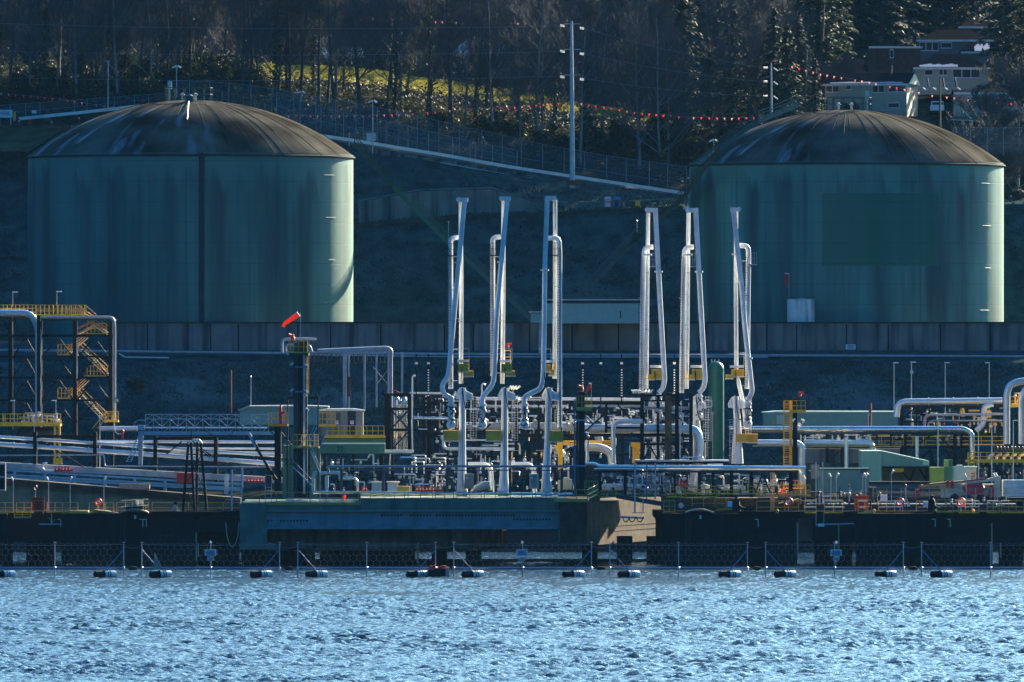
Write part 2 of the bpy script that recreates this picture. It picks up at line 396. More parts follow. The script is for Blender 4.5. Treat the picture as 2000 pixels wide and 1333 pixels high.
# sunlit grassy shoulder below the yard at the left edge
b=MB(); xs=list(np.arange(-40,128,6))
for t in range(7):
    for x in xs:
        Y=1262+t*1.5; top=247; bot=296
        if x>60: bot=296-(x-60)*.72
        py=bot+(top-bot)*t/6; v=P(x,py,Y); b.v.append((v.x,v.y,v.z+random.uniform(-.05,.05)))
for j in range(6):
    for i in range(len(xs)-1): a=j*len(xs)+i; b.f.append((a,a+1,a+1+len(xs),a+len(xs)))
o=b.build('grass_bank','grass_slope',None,True); o['kind']='structure'
# storage yard pad beside the left tank
o=MB().plan([(P(-60,246,1272).x,1271.6),(P(138,246,1272).x,1271.6),(P(120,246,1272).x,1279),(P(-60,246,1272).x,1279)],P(0,247,1272).z-.6,P(0,247,1272).z+.15).build('yard_pad','gravel'); o['kind']='structure'

# ------------------------------------------------------------------ concrete retaining wall in front of the tanks
t=thing('retaining_wall','long stained concrete retaining wall below the two green tanks','wall',P(1100,694,1180))
b=MB(); b.bx(226,632,2040,698,1180,.9); b.build('wall_face','wall_concrete',t)
b=MB(); b.bx(224,629,2042,632,1179.8,1.3); b.build('coping','dark_concrete',t)
b=MB()
rj=random.Random(8)
for i in range(20): x=300+i*91+rj.uniform(-22,22); b.bx(x-1.2,634,x+1.2,697,1179.95,.05)
b.build('panel_joint','rubber',t)
t=thing('notice_board','small pale notice board on the stained retaining wall under the right tank','sign',P(1661,684,1179))
MB().bx(1652,673,1671,683,1179.7,.12).build('board','sign_white',t); marks((1655,674,1670,682),3,1179.7,'ink_blue',t,4)
# low ditch wall across the slope
def strip(name,label,cat,fn,x0,x1,dx,Y,hpx,d,m,off=0,group=None):
    b=MB(); xs=list(np.arange(x0,x1+.1,dx))
    for a,c in zip(xs[:-1],xs[1:]):
        A=P(a,fn(a)+off,Y); B=P(c,fn(c)+off,Y); h=Vector((0,0,hpx*sc(Y))); dd=Vector((0,d,0))
        b.hexa([A,B,B+h,A+h,A+dd,B+dd,B+h+dd,A+h+dd])
    return tag(b.build(name,m),label,cat,group)
strip('ditch_wall','dark low ditch wall running across the slope between the tanks','wall',BENCHPY,694,1346,40,1246.7,7,.4,'dark_concrete',4)
strip('ditch_wall','dark low ditch wall on the slope beyond the far edge of the left tank','wall',BENCHPY,-60,58,30,1246.7,7,.4,'dark_concrete',4)
CURVE=lin([(690,395),(820,372),(960,368),(1040,392),(1130,398),(1345,388)])
strip('slope_kerb','thin pale concrete kerb curving across the slope above the ditch wall','kerb',CURVE,700,1345,20,1251.5,2,.3,'wall_concrete')
b=MB()
xs=list(np.arange(700,1046,16))
for a,c in zip(xs[:-1],xs[1:]):
    A=P(a,BENCHPY(a)-6,1254); B=P(c,BENCHPY(c)-6,1254); A2=P(a,CURVE(a)+2,1254); B2=P(c,CURVE(c)+2,1254)
    dd=Vector((0,.5,0)); b.hexa([A,B,B2,A2,A+dd,B+dd,B2+dd,A2+dd])
tag(b.build('slope_wall','wall_concrete'),'broad concrete slope facing between the left tank and the loading arms','wall')
# road barrier with concrete blocks below and chain link fence behind
BAR=lin([(600,262),(700,277),(860,303),(1000,328),(1180,355),(1345,380)])
strip('road_barrier','long pale guard barrier along the sloping road between the tanks','barrier',BAR,602,1345,35,1271,6,.4,'white_pipe',2)
BAR2=lin([(30,228),(150,216),(330,196),(360,192)])
strip('road_barrier','pale guard barrier rising behind the dome of the left tank','barrier',BAR2,36,345,30,1271.6,6,.4,'white_pipe',8)
strip('slope_pipe','pale pipe along the foot of the road barrier beside the power pole','pipe',lambda x:BAR(x)+10,860,1345,30,1270,2.2,.25,'grey_pipe',6)
b=MB(); rr=random.Random(3)
for i in range(9):
    x=700+i*39; b.bx(x,BAR(x+20)+9,x+37,BAR(x+20)+27+i*.7,1270.5,.5)
tag(b.build('block_wall','wall_concrete'),'row of mossy concrete blocks holding the road edge below the barrier','wall')
def link_fence(label,fn_top,fn_bot,xs,Y,group=None,post='wire',name='chain_link_fence'):
    t=thing(name,label,'fence',P(xs[len(xs)//2],fn_bot(xs[len(xs)//2]),Y),group)
    b=MB()
    for a,c in zip(xs[:-1],xs[1:]): b.add([P(a,fn_bot(a),Y),P(c,fn_bot(c),Y),P(c,fn_top(c),Y),P(a,fn_top(a),Y)],[(0,1,2,3)])
    b.build('mesh_panel','chainlink',t)
    for x in xs:
        k=sc(Y); q=MB().tube([P(x,fn_bot(x)+4,Y),P(x,fn_top(x),Y)],.75*k,6); q.build('post',post,t)
    q=MB()
    for a,c in zip(xs[:-1],xs[1:]):
        q.tube([P(a,fn_top(a),Y),P(c,fn_top(c),Y)],.4*sc(Y),4)
    q.build('top_wire',post,t); q=MB()
    for a,c in zip(xs[:-1],xs[1:]): q.tube([P(a,fn_bot(a)*.6+fn_top(a)*.4,Y),P(c,fn_bot(c)*.6+fn_top(c)*.4,Y)],.3*sc(Y),4)
    q.build('middle_wire',post,t); return t
TOP=lin([(330,158),(420,160),(500,168),(620,190),(760,214),(900,246),(1060,282),(1180,304),(1341,326)])
link_fence('tall chain link fence stepping down the road towards the right tank',TOP,lambda x:BAR(max(x,560))+2 if x>590 else TOP(x)+55,[330,370,410,447,490,531,573,617,655,695,737,778,815,857,897,941,981,1018,1060,1102,1142,1185,1223,1268,1304,1341],1282)
TOP2=lin([(540,180),(640,214),(760,238),(900,272),(1100,312)])
link_fence('lower chain link fence in front of the tall one beside the road',TOP2,lambda x:TOP2(x)+45,[540,586,627,671,710,754,797,837,884,918,929,962,1010],1272.5)
link_fence('chain link fence at the edge of the wood behind the storage yard',lin([(-20,208),(330,182)]),lin([(-20,232),(120,222),(330,194)]),[-20,20,50,78,145,170,223,263,290,324],1283)
link_fence('dark chain link fence on the slope beside the right tank under the houses',lambda x:250,lambda x:300,[1862,1895,1928,1960,2003],1262)
# ------------------------------------------------------------------ the two storage tanks
def shell_mat(name,base,patch=None,rim=0):
    m=bpy.data.materials.new(name); m.use_nodes=True; nt=m.node_tree; N=nt.nodes; L=nt.links; b=N['Principled BSDF']
    b.inputs['Roughness'].default_value=.5; b.inputs['Specular IOR Level'].default_value=.3
    tc=N.new('ShaderNodeTexCoord')
    def nz(scale,map_,lo,hi,a,c,det=5):
        n=N.new('ShaderNodeTexNoise'); n.inputs['Scale'].default_value=scale; n.inputs['Detail'].default_value=det
        mp=N.new('ShaderNodeMapping'); mp.inputs['Scale'].default_value=map_; L.new(tc.outputs['Object'],mp.inputs[0]); L.new(mp.outputs[0],n.inputs['Vector'])
        r=N.new('ShaderNodeMapRange'); r.inputs[1].default_value=lo; r.inputs[2].default_value=hi; r.inputs[3].default_value=a; r.inputs[4].default_value=c; L.new(n.outputs['Fac'],r.inputs[0]); return r.outputs[0]
    def mix(f,a,c,blend='MIX'):
        x=N.new('ShaderNodeMix'); x.data_type='RGBA'; x.blend_type=blend
        if isinstance(f,float): x.inputs[0].default_value=f
        else: L.new(f,x.inputs[0])
        if isinstance(a,tuple): x.inputs[6].default_value=(*a,1)
        else: L.new(a,x.inputs[6])
        if isinstance(c,tuple): x.inputs[7].default_value=(*c,1)
        else: L.new(c,x.inputs[7])
        return x.outputs[2]
    col=mix(nz(1,(.12,.12,.06),.3,.7,0,1),tuple(c*.8 for c in base),tuple(c*1.15 for c in base))
    s=N.new('ShaderNodeSeparateXYZ'); L.new(tc.outputs['Object'],s.inputs[0])
    h=N.new('ShaderNodeMapRange'); h.inputs[1].default_value=0; h.inputs[2].default_value=22.; h.inputs[3].default_value=.75; h.inputs[4].default_value=1.; L.new(s.outputs['Z'],h.inputs[0])
    st=nz(1,(.24,.24,.022),.40,.62,0,.8); fine=nz(1,(1.6,1.6,.025),.5,.72,0,.5)
    pale=nz(1,(.5,.5,.02),.56,.7,0,.5)
    # dirt runs begin under the rim at uneven heights
    hh=N.new('ShaderNodeMath'); hh.operation='ADD'; L.new(s.outputs['Z'],hh.inputs[0]); L.new(nz(1,(.55,.55,.0),.3,.7,-2.2,2.2),hh.inputs[1])
    cut=N.new('ShaderNodeMapRange'); cut.inputs[1].default_value=21.9; cut.inputs[2].default_value=20.; cut.inputs[3].default_value=.05; cut.inputs[4].default_value=1.; L.new(hh.outputs[0],cut.inputs[0])
    f=N.new('ShaderNodeMath'); f.operation='MULTIPLY'; L.new(st,f.inputs[0]); L.new(cut.outputs[0],f.inputs[1])
    col=mix(f.outputs[0],col,(.006,.03,.036)); 
    f2=N.new('ShaderNodeMath'); f2.operation='MULTIPLY'; L.new(fine,f2.inputs[0]); L.new(cut.outputs[0],f2.inputs[1]); col=mix(f2.outputs[0],col,(.01,.036,.04))
    if patch:
        def step(sock,a,c):
            g=N.new('ShaderNodeMath'); g.operation='GREATER_THAN'; L.new(sock,g.inputs[0]); g.inputs[1].default_value=a
            l=N.new('ShaderNodeMath'); l.operation='LESS_THAN'; L.new(sock,l.inputs[0]); l.inputs[1].default_value=c
            q=N.new('ShaderNodeMath'); q.operation='MULTIPLY'; L.new(g.outputs[0],q.inputs[0]); L.new(l.outputs[0],q.inputs[1]); return q.outputs[0]
        fr=N.new('ShaderNodeMath'); fr.operation='LESS_THAN'; L.new(s.outputs['Y'],fr.inputs[0]); fr.inputs[1].default_value=0
        q=N.new('ShaderNodeMath'); q.operation='MULTIPLY'; L.new(step(s.outputs['X'],patch[0],patch[1]),q.inputs[0]); L.new(step(s.outputs['Z'],patch[2],patch[3]),q.inputs[1])
        q2=N.new('ShaderNodeMath'); q2.operation='MULTIPLY'; L.new(q.outputs[0],q2.inputs[0]); L.new(fr.outputs[0],q2.inputs[1])
        q3=N.new('ShaderNodeMath'); q3.operation='MULTIPLY'; L.new(q2.outputs[0],q3.inputs[0]); L.new(nz(1,(.2,.2,.05),.3,.7,.65,1.),q3.inputs[1])
        col=mix(q3.outputs[0],col,(.014,.125,.078))
    wv=N.new('ShaderNodeMath'); wv.operation='PINGPONG'; L.new(s.outputs['Z'],wv.inputs[0]); wv.inputs[1].default_value=1.25
    e=N.new('ShaderNodeMapRange'); e.inputs[1].default_value=0; e.inputs[2].default_value=.06; L.new(wv.outputs[0],e.inputs[0])
    sm=N.new('ShaderNodeMapRange'); sm.inputs[1].default_value=0; sm.inputs[2].default_value=.07; sm.inputs[3].default_value=.45; sm.inputs[4].default_value=0; L.new(wv.outputs[0],sm.inputs[0]); col=mix(sm.outputs[0],col,(.012,.05,.045)); L.new(col,b.inputs['Base Color'])
    n2=nz(1,(.25,.25,.25),.2,.8,0,1.)
    ad=N.new('ShaderNodeMath'); ad.operation='MULTIPLY_ADD'; L.new(n2,ad.inputs[0]); ad.inputs[1].default_value=2.2; L.new(e.outputs[0],ad.inputs[2])
    bp=N.new('ShaderNodeBump'); bp.inputs['Strength'].default_value=.15; bp.inputs['Distance'].default_value=.05; L.new(ad.outputs[0],bp.inputs['Height']); L.new(bp.outputs[0],b.inputs['Normal'])
    M[name]=m; return m
def dome_mat(name,frost_side):
    m=bpy.data.materials.new(name); m.use_nodes=True; nt=m.node_tree; N=nt.nodes; L=nt.links; b=N['Principled BSDF']; b.inputs['Roughness'].default_value=.8; b.inputs['Specular IOR Level'].default_value=0.
    tc=N.new('ShaderNodeTexCoord'); s=N.new('ShaderNodeSeparateXYZ'); L.new(tc.outputs['Object'],s.inputs[0])
    at=N.new('ShaderNodeMath'); at.operation='ARCTAN2'; L.new(s.outputs['Y'],at.inputs[0]); L.new(s.outputs['X'],at.inputs[1])
    ln=N.new('ShaderNodeVectorMath'); ln.operation='LENGTH'; fl=N.new('ShaderNodeCombineXYZ'); L.new(s.outputs['X'],fl.inputs[0]); L.new(s.outputs['Y'],fl.inputs[1]); L.new(fl.outputs[0],ln.inputs[0])
    cv=N.new('ShaderNodeCombineXYZ'); L.new(at.outputs[0],cv.inputs[0]); L.new(ln.outputs['Value'],cv.inputs[1])
    def nz(map_,lo,hi,vec,det=5,a=0,c=1):
        n=N.new('ShaderNodeTexNoise'); n.inputs['Scale'].default_value=1; n.inputs['Detail'].default_value=det
        mp=N.new('ShaderNodeMapping'); mp.inputs['Scale'].default_value=map_; L.new(vec,mp.inputs[0]); L.new(mp.outputs[0],n.inputs['Vector'])
        r=N.new('ShaderNodeMapRange'); r.inputs[1].default_value=lo; r.inputs[2].default_value=hi; r.inputs[3].default_value=a; r.inputs[4].default_value=c; L.new(n.outputs['Fac'],r.inputs[0]); return r.outputs[0]
    def mix(f,a,c):
        x=N.new('ShaderNodeMix'); x.data_type='RGBA'; L.new(f,x.inputs[0])
        for k,q in ((6,a),(7,c)):
            if isinstance(q,tuple): x.inputs[k].default_value=(*q,1)
            else: L.new(q,x.inputs[k])
        return x.outputs[2]
    col=mix(nz((.13,.13,.13),.35,.68,tc.outputs['Object'],7),(.016,.014,.011),(.125,.114,.088))
    col=mix(nz((14,.5,1),.5,.8,cv.outputs[0],5,0,.3),col,(.018,.015,.012))
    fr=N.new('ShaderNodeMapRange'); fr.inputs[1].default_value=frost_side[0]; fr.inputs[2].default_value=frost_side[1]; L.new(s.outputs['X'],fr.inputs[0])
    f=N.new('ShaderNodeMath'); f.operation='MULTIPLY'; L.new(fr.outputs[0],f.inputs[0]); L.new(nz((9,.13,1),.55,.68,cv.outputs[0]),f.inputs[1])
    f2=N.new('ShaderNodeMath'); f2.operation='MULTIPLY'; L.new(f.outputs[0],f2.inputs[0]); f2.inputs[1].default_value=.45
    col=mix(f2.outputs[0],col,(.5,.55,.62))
    L.new(col,b.inputs['Base Color'])
    pp=N.new('ShaderNodeMath'); pp.operation='PINGPONG'; L.new(at.outputs[0],pp.inputs[0]); pp.inputs[1].default_value=math.pi/44
    e=N.new('ShaderNodeMapRange'); e.inputs[1].default_value=0; e.inputs[2].default_value=.012; e.inputs[3].default_value=1; e.inputs[4].default_value=0; L.new(pp.outputs[0],e.inputs[0])
    bp=N.new('ShaderNodeBump'); bp.inputs['Strength'].default_value=.3; bp.inputs['Distance'].default_value=.08; L.new(e.outputs[0],bp.inputs['Height']); L.new(bp.outputs[0],b.inputs['Normal'])
    M[name]=m; return m
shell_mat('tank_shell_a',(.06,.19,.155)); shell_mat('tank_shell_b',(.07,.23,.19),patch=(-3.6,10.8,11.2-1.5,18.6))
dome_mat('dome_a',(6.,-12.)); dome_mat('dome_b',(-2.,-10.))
def tank(px0,px1,py_rim,py_apex,Y,label,shell,dome,npanel):
    c=P((px0+px1)/2,0,Y); r=(px1-px0)/2*sc(Y); zr=P(0,py_rim,Y).z; zb=23.4
    t=thing('storage_tank',label,'tank',(c.x,Y,zb))
    MB().lathe((c.x,Y,0),[(r,zb-.3),(r,zr)],128).build('shell',shell,t,True)
    ha=P(0,py_apex,Y).z-zr; RR=(r*r+ha*ha)/(2*ha); prof=[]; r2=r+.22
    n=26
    for i in range(n+1):
        q=r2*(1-i/n); prof.append((max(q,.05),zr-.12+math.sqrt(RR*RR-q*q)-(RR-ha)+.06))
    MB().lathe((c.x,Y,0),[(r2,zr-.3)]+prof,128).build('dome_roof',dome,t,True)
    MB().ring((c.x,Y,zr-.3),r+.15,.12,128,'Z',6).build('rim_angle','dark_concrete',t,True)
    # standing rafters/seams
    b=MB(); rr=random.Random(npanel)
    for k in range(npanel):
        a=2*math.pi*k/npanel; pts=[]
        if rr.random()<.55: continue
        lo=rr.uniform(.15,.4); hi=rr.choice([1.,1.,rr.uniform(.7,.98)])
        for i in range(9):
            q=r2*(lo+(hi-lo)*i/8); pts.append((c.x+q*math.cos(a),Y+q*math.sin(a),zr-.06+math.sqrt(RR*RR-q*q)-(RR-ha)+.03))
        b.tube(pts,.022,4)
    b.build('roof_seam','dark_concrete',t)
    return t,c,r,zr,zb,RR,ha
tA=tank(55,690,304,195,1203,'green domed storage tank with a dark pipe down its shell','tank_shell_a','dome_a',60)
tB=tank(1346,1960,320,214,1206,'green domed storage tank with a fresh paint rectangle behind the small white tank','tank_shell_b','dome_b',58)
def dome_pt(T,ang,q,dz=0):
    t,c,r,zr,zb,RR,ha=T; q*=r
    return Vector((c.x+q*math.cos(ang),t.location.y+q*math.sin(ang),zr+math.sqrt(RR*RR-q*q)-(RR-ha)+dz))
def shell_strip(T,px,w,y0,y1,name,m,off=.18):
    t,c,r,zr,zb,RR,ha=T; Y=t.location.y; x=P(px,0,Y-r*.9).x; ang=math.acos(max(-1,min(1,(x-c.x)/r)))
    yy=Y-(r+off)*math.sin(ang); xx=c.x+(r+off)*math.cos(ang)
    return MB().tube([(xx,yy,y0),(xx,yy,y1)],w,8).build(name,m,t)
shell_strip(tA,397,.2,23.4,tA[3],'down_pipe','navy_steel'); shell_strip(tA,391,.1,23.4,tA[3],'conduit','navy_steel')
b=MB(); b.tube([dome_pt(tA,-1.571,.66,.12),dome_pt(tA,-1.571,.5,.12),dome_pt(tA,-1.58,.35,.12),dome_pt(tA,-1.6,.15,.12)],.06,6); b.build('roof_pipe','galv',tA[0])
MB().lathe(dome_pt(tA,-1.571,.2,0)-Vector((0,0,.3)),[(.5,0),(.5,.9),(.15,1.1)],16).build('roof_vent','green_rail',tA[0])
for T in (tA,tB):
    t,c,r,zr,zb,RR,ha=T; Y=t.location.y; rg=random.Random(3)
    for i in range(4):
        z=zr-2.6-i*5.2; a0=rg.uniform(-.62,-.5); a1=a0+rg.uniform(.08,.14)
        MB().tube([(c.x+(r+.05)*math.cos(a0+(a1-a0)*j/6),Y+(r+.05)*math.sin(a0+(a1-a0)*j/6),z) for j in range(7)],.035,5).build('stiffener_clip',T is tA and 'tank_shell_a' or 'tank_shell_b',t)
# roof platforms, rails and hatches
def roof_top(T,side):
    t,c,r,zr,zb,RR,ha=T; Y=t.location.y; b=MB(); top=zr+ha
    n=14; pts=[]
    for i in range(n+1):
        a=math.pi*2*i/n; pts.append(Vector((c.x-side*.2+2.9*math.cos(a),Y+2.9*math.sin(a),top-.15)))
    for i in range(n):
        A,B=pts[i],pts[i+1]; b.bar(A,A+Vector((0,0,1.6)),.1)
        for h in (.8,1.6): b.bar(A+Vector((0,0,h)),B+Vector((0,0,h)),.08)
    b.build('platform_rail','green_rail',t)
    for dx in (-1.,.6):
        q=MB().lathe((c.x+dx,Y-.5,top-.3),[(.12,0),(.12,.8),(.3,.85),(.3,1.),(.1,1.1)],12); q.build('vent','white_pipe',t,True)
    q=MB().tube([(c.x+side*-2.6,Y,top),(c.x+side*-2.6,Y,top+2.2)],.07,6); q.box(c.x-side*2.6-.25,c.x-side*2.6+.25,Y-.1,Y+.1,top+1.3,top+2.3); q.build('lamp_box','pale_teal',t)
    # railing down the dome
    b=MB(); prev=None
    for i in range(13):
        q=.14+.86*i/12; p=dome_pt(T,(.45 if side>0 else math.pi-.45)*1.,q,0)
        b.bar(p,p+Vector((0,0,1.3)),.09)
        if prev is not None:
            for h in (.65,1.3): b.bar(prev+Vector((0,0,h)),p+Vector((0,0,h)),.08)
        prev=p
    b.build('walkway_rail','green_rail',t)
roof_top(tA,1); roof_top(tB,-1)
# long green stairways down the slope
def stairway(label,pts,Y,w=10):
    t=thing('slope_stairway',label,'stairway',P(*pts[-1][:2],pts[-1][2])); k=sc(Y)
    b=MB(); r=MB()
    for (a,c) in zip(pts[:-1],pts[1:]):
        A=P(*a); B=P(*c)
        for dy in (0,1.1):
            D=Vector((0,dy,0)); b.bar(A+D,B+D,.5,.1)
            for h in (.4,.8,1.2): r.bar(A+D+Vector((0,0,h)),B+D+Vector((0,0,h)),.1)
            n=int((B-A).length/1.5)
            for i in range(n+1): q=A.lerp(B,i/n)+D; r.bar(q,q+Vector((0,0,1.15)),.08)
        n=int((B-A).length/.35)
        for i in range(n): q=A.lerp(B,i/n); b.box(q.x-.14,q.x+.14,q.y,q.y+1.1,q.z,q.z+.03)
    b.build('stair_flight','green_rail',t); r.build('handrail','green_rail',t); return t
stairway('green steel stairway climbing from the shed to the left tank roof',[(692,282,1214),(768,366,1220),(870,470,1212),(930,524,1206),(1060,645,1190)],1210)
stairway('green steel stairway climbing from the slope to the right tank roof',[(1560,205,1196),(1480,238,1190),(1405,290,1186),(1330,392,1200),(1240,470,1208),(1140,575,1196)],1200)
# small white tank with rust
t=thing('small_tank','small white upright tank streaked with rust on the retaining wall','tank',P(1565,633,1181))
a=P(1538,0,1183); c=P(1592,0,1183); MB().lathe(((a.x+c.x)/2,1184,0),[((c.x-a.x)/2,P(0,636,1184).z),((c.x-a.x)/2,P(0,585,1184).z),(.3,P(0,582,1184).z)],36).build('tank_body','rusty_white',t,True)
b=MB(); b.bx(1530,585,1532,636,1181,.1); b.bx(1536,585,1537,636,1181,.1)
for i in range(9): b.bx(1532,588+i*5,1536,589+i*5,1181,.05)
b.build('ladder','navy_steel',t)
railing([(1540,584),(1590,584)],5,1183,'green_rail',t,step=10,w=.7)
# ------------------------------------------------------------------ trees
def bare_tree(seed,h,spread=.32,twigs=1.,ivy=0.):
    rr=random.Random(seed); T=MB(); W=MB(); LF=MB()
    lean=Vector((rr.uniform(-.05,.05),rr.uniform(-.05,.05),1)).normalized()
    pts=[]; p=Vector((0,0,-.6)); d=lean.copy()
    for i in range(9): pts.append(p.copy()); d=(d+Vector((rr.uniform(-.06,.06),rr.uniform(-.06,.06),.03))).normalized(); p=p+d*h/8
    r0=h*.0095; rs=[r0*(1.25 if i==0 else 1)*(1-i/8*.86) for i in range(9)]
    T.tube(pts,rs,7)
    def at(t):
        f=t*8; i=min(int(f),7); return pts[i].lerp(pts[i+1],f-i), rs[i]
    def branch(p,d,L,r,lev):
        n=3 if lev<3 else 2; q=[p]; dd=d.copy(); pp=p.copy()
        for i in range(n):
            dd=(dd+Vector((rr.uniform(-.22,.22),rr.uniform(-.22,.22),rr.uniform(-.05,.22)))).normalized(); pp=pp+dd*L/n; q.append(pp.copy())
        b=T if lev==1 else W
        b.tube(q,[r*(1-.75*i/n) for i in range(n+1)],4 if lev<2 else 3,False)
        if lev>=4: return
        k={1:int(8*twigs),2:int(7*twigs),3:int(5*twigs)}[lev]
        for i in range(k):
            t=rr.uniform(.25,1); f=t*n; j=min(int(f),n-1); s=q[j].lerp(q[j+1],f-j)
            side=Vector((rr.uniform(-1,1),rr.uniform(-1,1),rr.uniform(-.15,.7))).normalized()
            branch(s,(dd*.75+side*.8).normalized(),L*rr.uniform(.38,.62),max(r*.42,.016),lev+1)
    for i in range(int(15*twigs)+3):
        t=rr.uniform(.16,.98); s,r=at(t); a=rr.uniform(0,6.28); up=rr.uniform(.25,1.1)
        branch(s,Vector((math.cos(a),math.sin(a),up)).normalized(),h*spread*rr.uniform(.5,1.)*(1.15-t*.75),max(r*.42,.03),1)
    if ivy:
        for i in range(int(900*ivy)):
            t=rr.uniform(.02,.6)**1.; s,r=at(t); a=rr.uniform(0,6.28); q=s+Vector((math.cos(a),math.sin(a),0))*(r+rr.random()**2*.9)
            leafq(LF,rr,q,rr.uniform(.12,.3))
    return T,W,LF
def leafq(b,rr,q,s):
    u=Vector((rr.uniform(-1,1),rr.uniform(-1,1),rr.uniform(-.7,.7))).normalized(); v=u.cross(Vector((rr.uniform(-1,1),rr.uniform(-1,1),rr.uniform(-1,1)))).normalized()
    b.add([q-u*s,q+v*s*.55,q+u*s,q-v*s*.55],[(0,1,2,3)])
def conifer(seed,h,wid,n=64,droop=.35):
    rr=random.Random(seed); T=MB(); L=MB()
    T.tube([(0,0,-.6),(0,0,h*.5),(0,0,h*.97)],[h*.016,h*.010,.04],7)
    for i in range(n):
        t=(i+rr.random())/n; z=h*(.08+.9*t); R_=wid*(1-t)**.75*rr.uniform(.6,1.1)+.25; a=i*2.4+rr.uniform(-.4,.4)
        d=Vector((math.cos(a),math.sin(a),0)); T.tube([(0,0,z),tuple(d*R_*.6+Vector((0,0,z-.05*R_))),tuple(d*R_+Vector((0,0,z-droop*R_*.6)))],[.07,.05,.02],3,False)
        m=int(18+R_*24)
        for k in range(m):
            f=rr.uniform(.12,1.05); w=(1-abs(f-.55))*R_*.34
            q=d*R_*f+Vector((-d.y,d.x,0))*rr.uniform(-w,w)+Vector((0,0,z-droop*R_*f*f*.6+rr.uniform(-.35,.15)))
            s=rr.uniform(.2,.46); u=(d+Vector((rr.uniform(-.7,.7),rr.uniform(-.7,.7),rr.uniform(-.8,.1)))).normalized(); v=u.cross(Vector((rr.uniform(-.4,.4),rr.uniform(-.4,.4),1))).normalized()
            L.add([q-u*s,q+v*s*.45,q+u*s,q-v*s*.45],[(0,1,2,3)])
    return T,L
def shrub(seed,h,w,n=900,up=False):
    rr=random.Random(seed); T=MB(); L=MB(); lobes=[]
    for i in range(9):
        a=rr.uniform(0,6.28); q=w*rr.uniform(0,.6); lobes.append((Vector((math.cos(a)*q,math.sin(a)*q,h*rr.uniform(.3,.85))),rr.uniform(.2,.42)*w))
        T.tube([(0,0,-.3),tuple(lobes[-1][0]*.5),tuple(lobes[-1][0])],[.07,.04,.02],3,False)
    for i in range(n):
        c,r=rr.choice(lobes); d=Vector((rr.gauss(0,1),rr.gauss(0,1),rr.gauss(0,1))).normalized()*r*rr.uniform(.5,1.12)
        q=c+d; q.z=max(q.z,.05); leafq(L,rr,q,rr.uniform(.1,.24))
    return T,L
protos={}
def proto(key,name,T,parts,tm):
    o=bpy.data.objects.new(name,None)
    me=[]
    def mk(b,nm,m):
        x=bpy.data.meshes.new(nm); x.from_pydata(b.v,[],b.f); x.materials.append(M[m]); return x
    protos[key]=(name,[('trunk',mk(T,'trunk',tm))]+[(nm,mk(b,nm,m)) for b,nm,m in parts if b.v]); bpy.data.objects.remove(o)
def plant(key,loc,rot,s,label,cat,group):
    name,parts=protos[key]; t=thing(name,label,cat,loc,group); t.rotation_euler=(0,0,rot); t.scale=(s,s,s*1.0)
    for nm,me in parts: o=bpy.data.objects.new(nm,me); C.objects.link(o); o.parent=t
    return t
for i in range(6):
    T,W,LF=bare_tree(20+i,24,.30+.03*(i%3),1.,[0,0,.9,0,.5,0][i]); proto(('bare',i),'bare_tree',T,[(W,'crown','twig'),(LF,'ivy','leaf')],['bark','bark_pale','bark','bark','bark','bark_pale'][i])
T,W,_=bare_tree(77,7,.62,1.5); proto(('round',0),'bare_tree',T,[(W,'crown','twig')],'bark')
T,W,_=bare_tree(78,9,.5,1.2); proto(('round',1),'bare_tree',T,[(W,'crown','twig')],'bark_pale')
for i in range(3):
    T,L=conifer(40+i,26,[4.2,5.2,3.6][i],84); proto(('con',i),'conifer_tree',T,[(L,'crown','needle' if i<2 else 'needle_light')],'bark')
for i in range(4):
    T,L=shrub(60+i,[2.6,3.4,4.6,2.][i],[2.2,2.6,2.4,2.4][i],1100); proto(('shrub',i),'shrub',T,[(L,'crown',['leaf','leaf','leaf','leaf_brown'][i])],'bark')
rr=random.Random(11)
def on(px,Y): x=P(px,0,Y).x; return Vector((x,Y,hz(x,Y)-.1))
# trunks that can be told apart in the photo: (photo column, depth, scale, prototype, label)
solo=[(706,1296,1.35,3,'tallest thick dark trunk standing against the lit lawn left of the power pole'),
 (882,1300,1.32,0,'thick dark trunk with one long bough over the lawn between the tanks'),
 (840,1304,1.1,4,'dark bare tree just left of the thick trunk with the long bough'),
 (771,1303,1.,2,'forked bare tree at the middle of the lit lawn'),
 (1133,1288,.95,1,'pale slender trunk beside the tall power pole'),
 (1052,1290,1.,5,'pale slanting trunk left of the tall power pole below the lawn'),
 (1250,1292,1.,1,'pale slender trunk by the dark conifer below the end of the lawn'),
 (1425,1300,1.12,2,'many stemmed bare tree with ivy beside the right tank stairway'),
 (1456,1306,1.05,4,'tall bare tree close behind the right tank stairway'),
 (565,1300,1.,3,'bare dark tree at the upper edge of the lit lawn behind the left tank dome'),
 (622,1299,.95,0,'bare tree with thin trunk in front of the pale roof above the lawn'),
 (150,1288,1.05,1,'pale trunk above the bunting at the far end of the storage yard')]
for px,Y,s,k,lab in solo: plant(('bare',k),on(px,Y),rr.uniform(0,6.28),s,lab,'tree',None)
G1='bare trees in the wood left of the dome'; G2='bare trees in the wood between the tanks'; G3='bare trees high on the hill behind the lawn'; G4='bare trees between the power pole and the right tank'
def scatter(n,x0,x1,Y0,Y1,keys,s0,s1,label,cat,group,avoid=None):
    k=0; tries=0
    while k<n and tries<n*8:
        tries+=1; px=rr.uniform(x0,x1); Y=rr.uniform(Y0,Y1)
        if avoid and avoid(px,Y): continue
        plant(rr.choice(keys),on(px,Y),rr.uniform(0,6.28),rr.uniform(s0,s1),label,cat,group); k+=1
B=[('bare',i) for i in range(6)]
scatter(46,-60,520,1286,1332,B,.75,1.15,'thin bare tree in the crowded dark wood above the left tank dome','tree',G1)
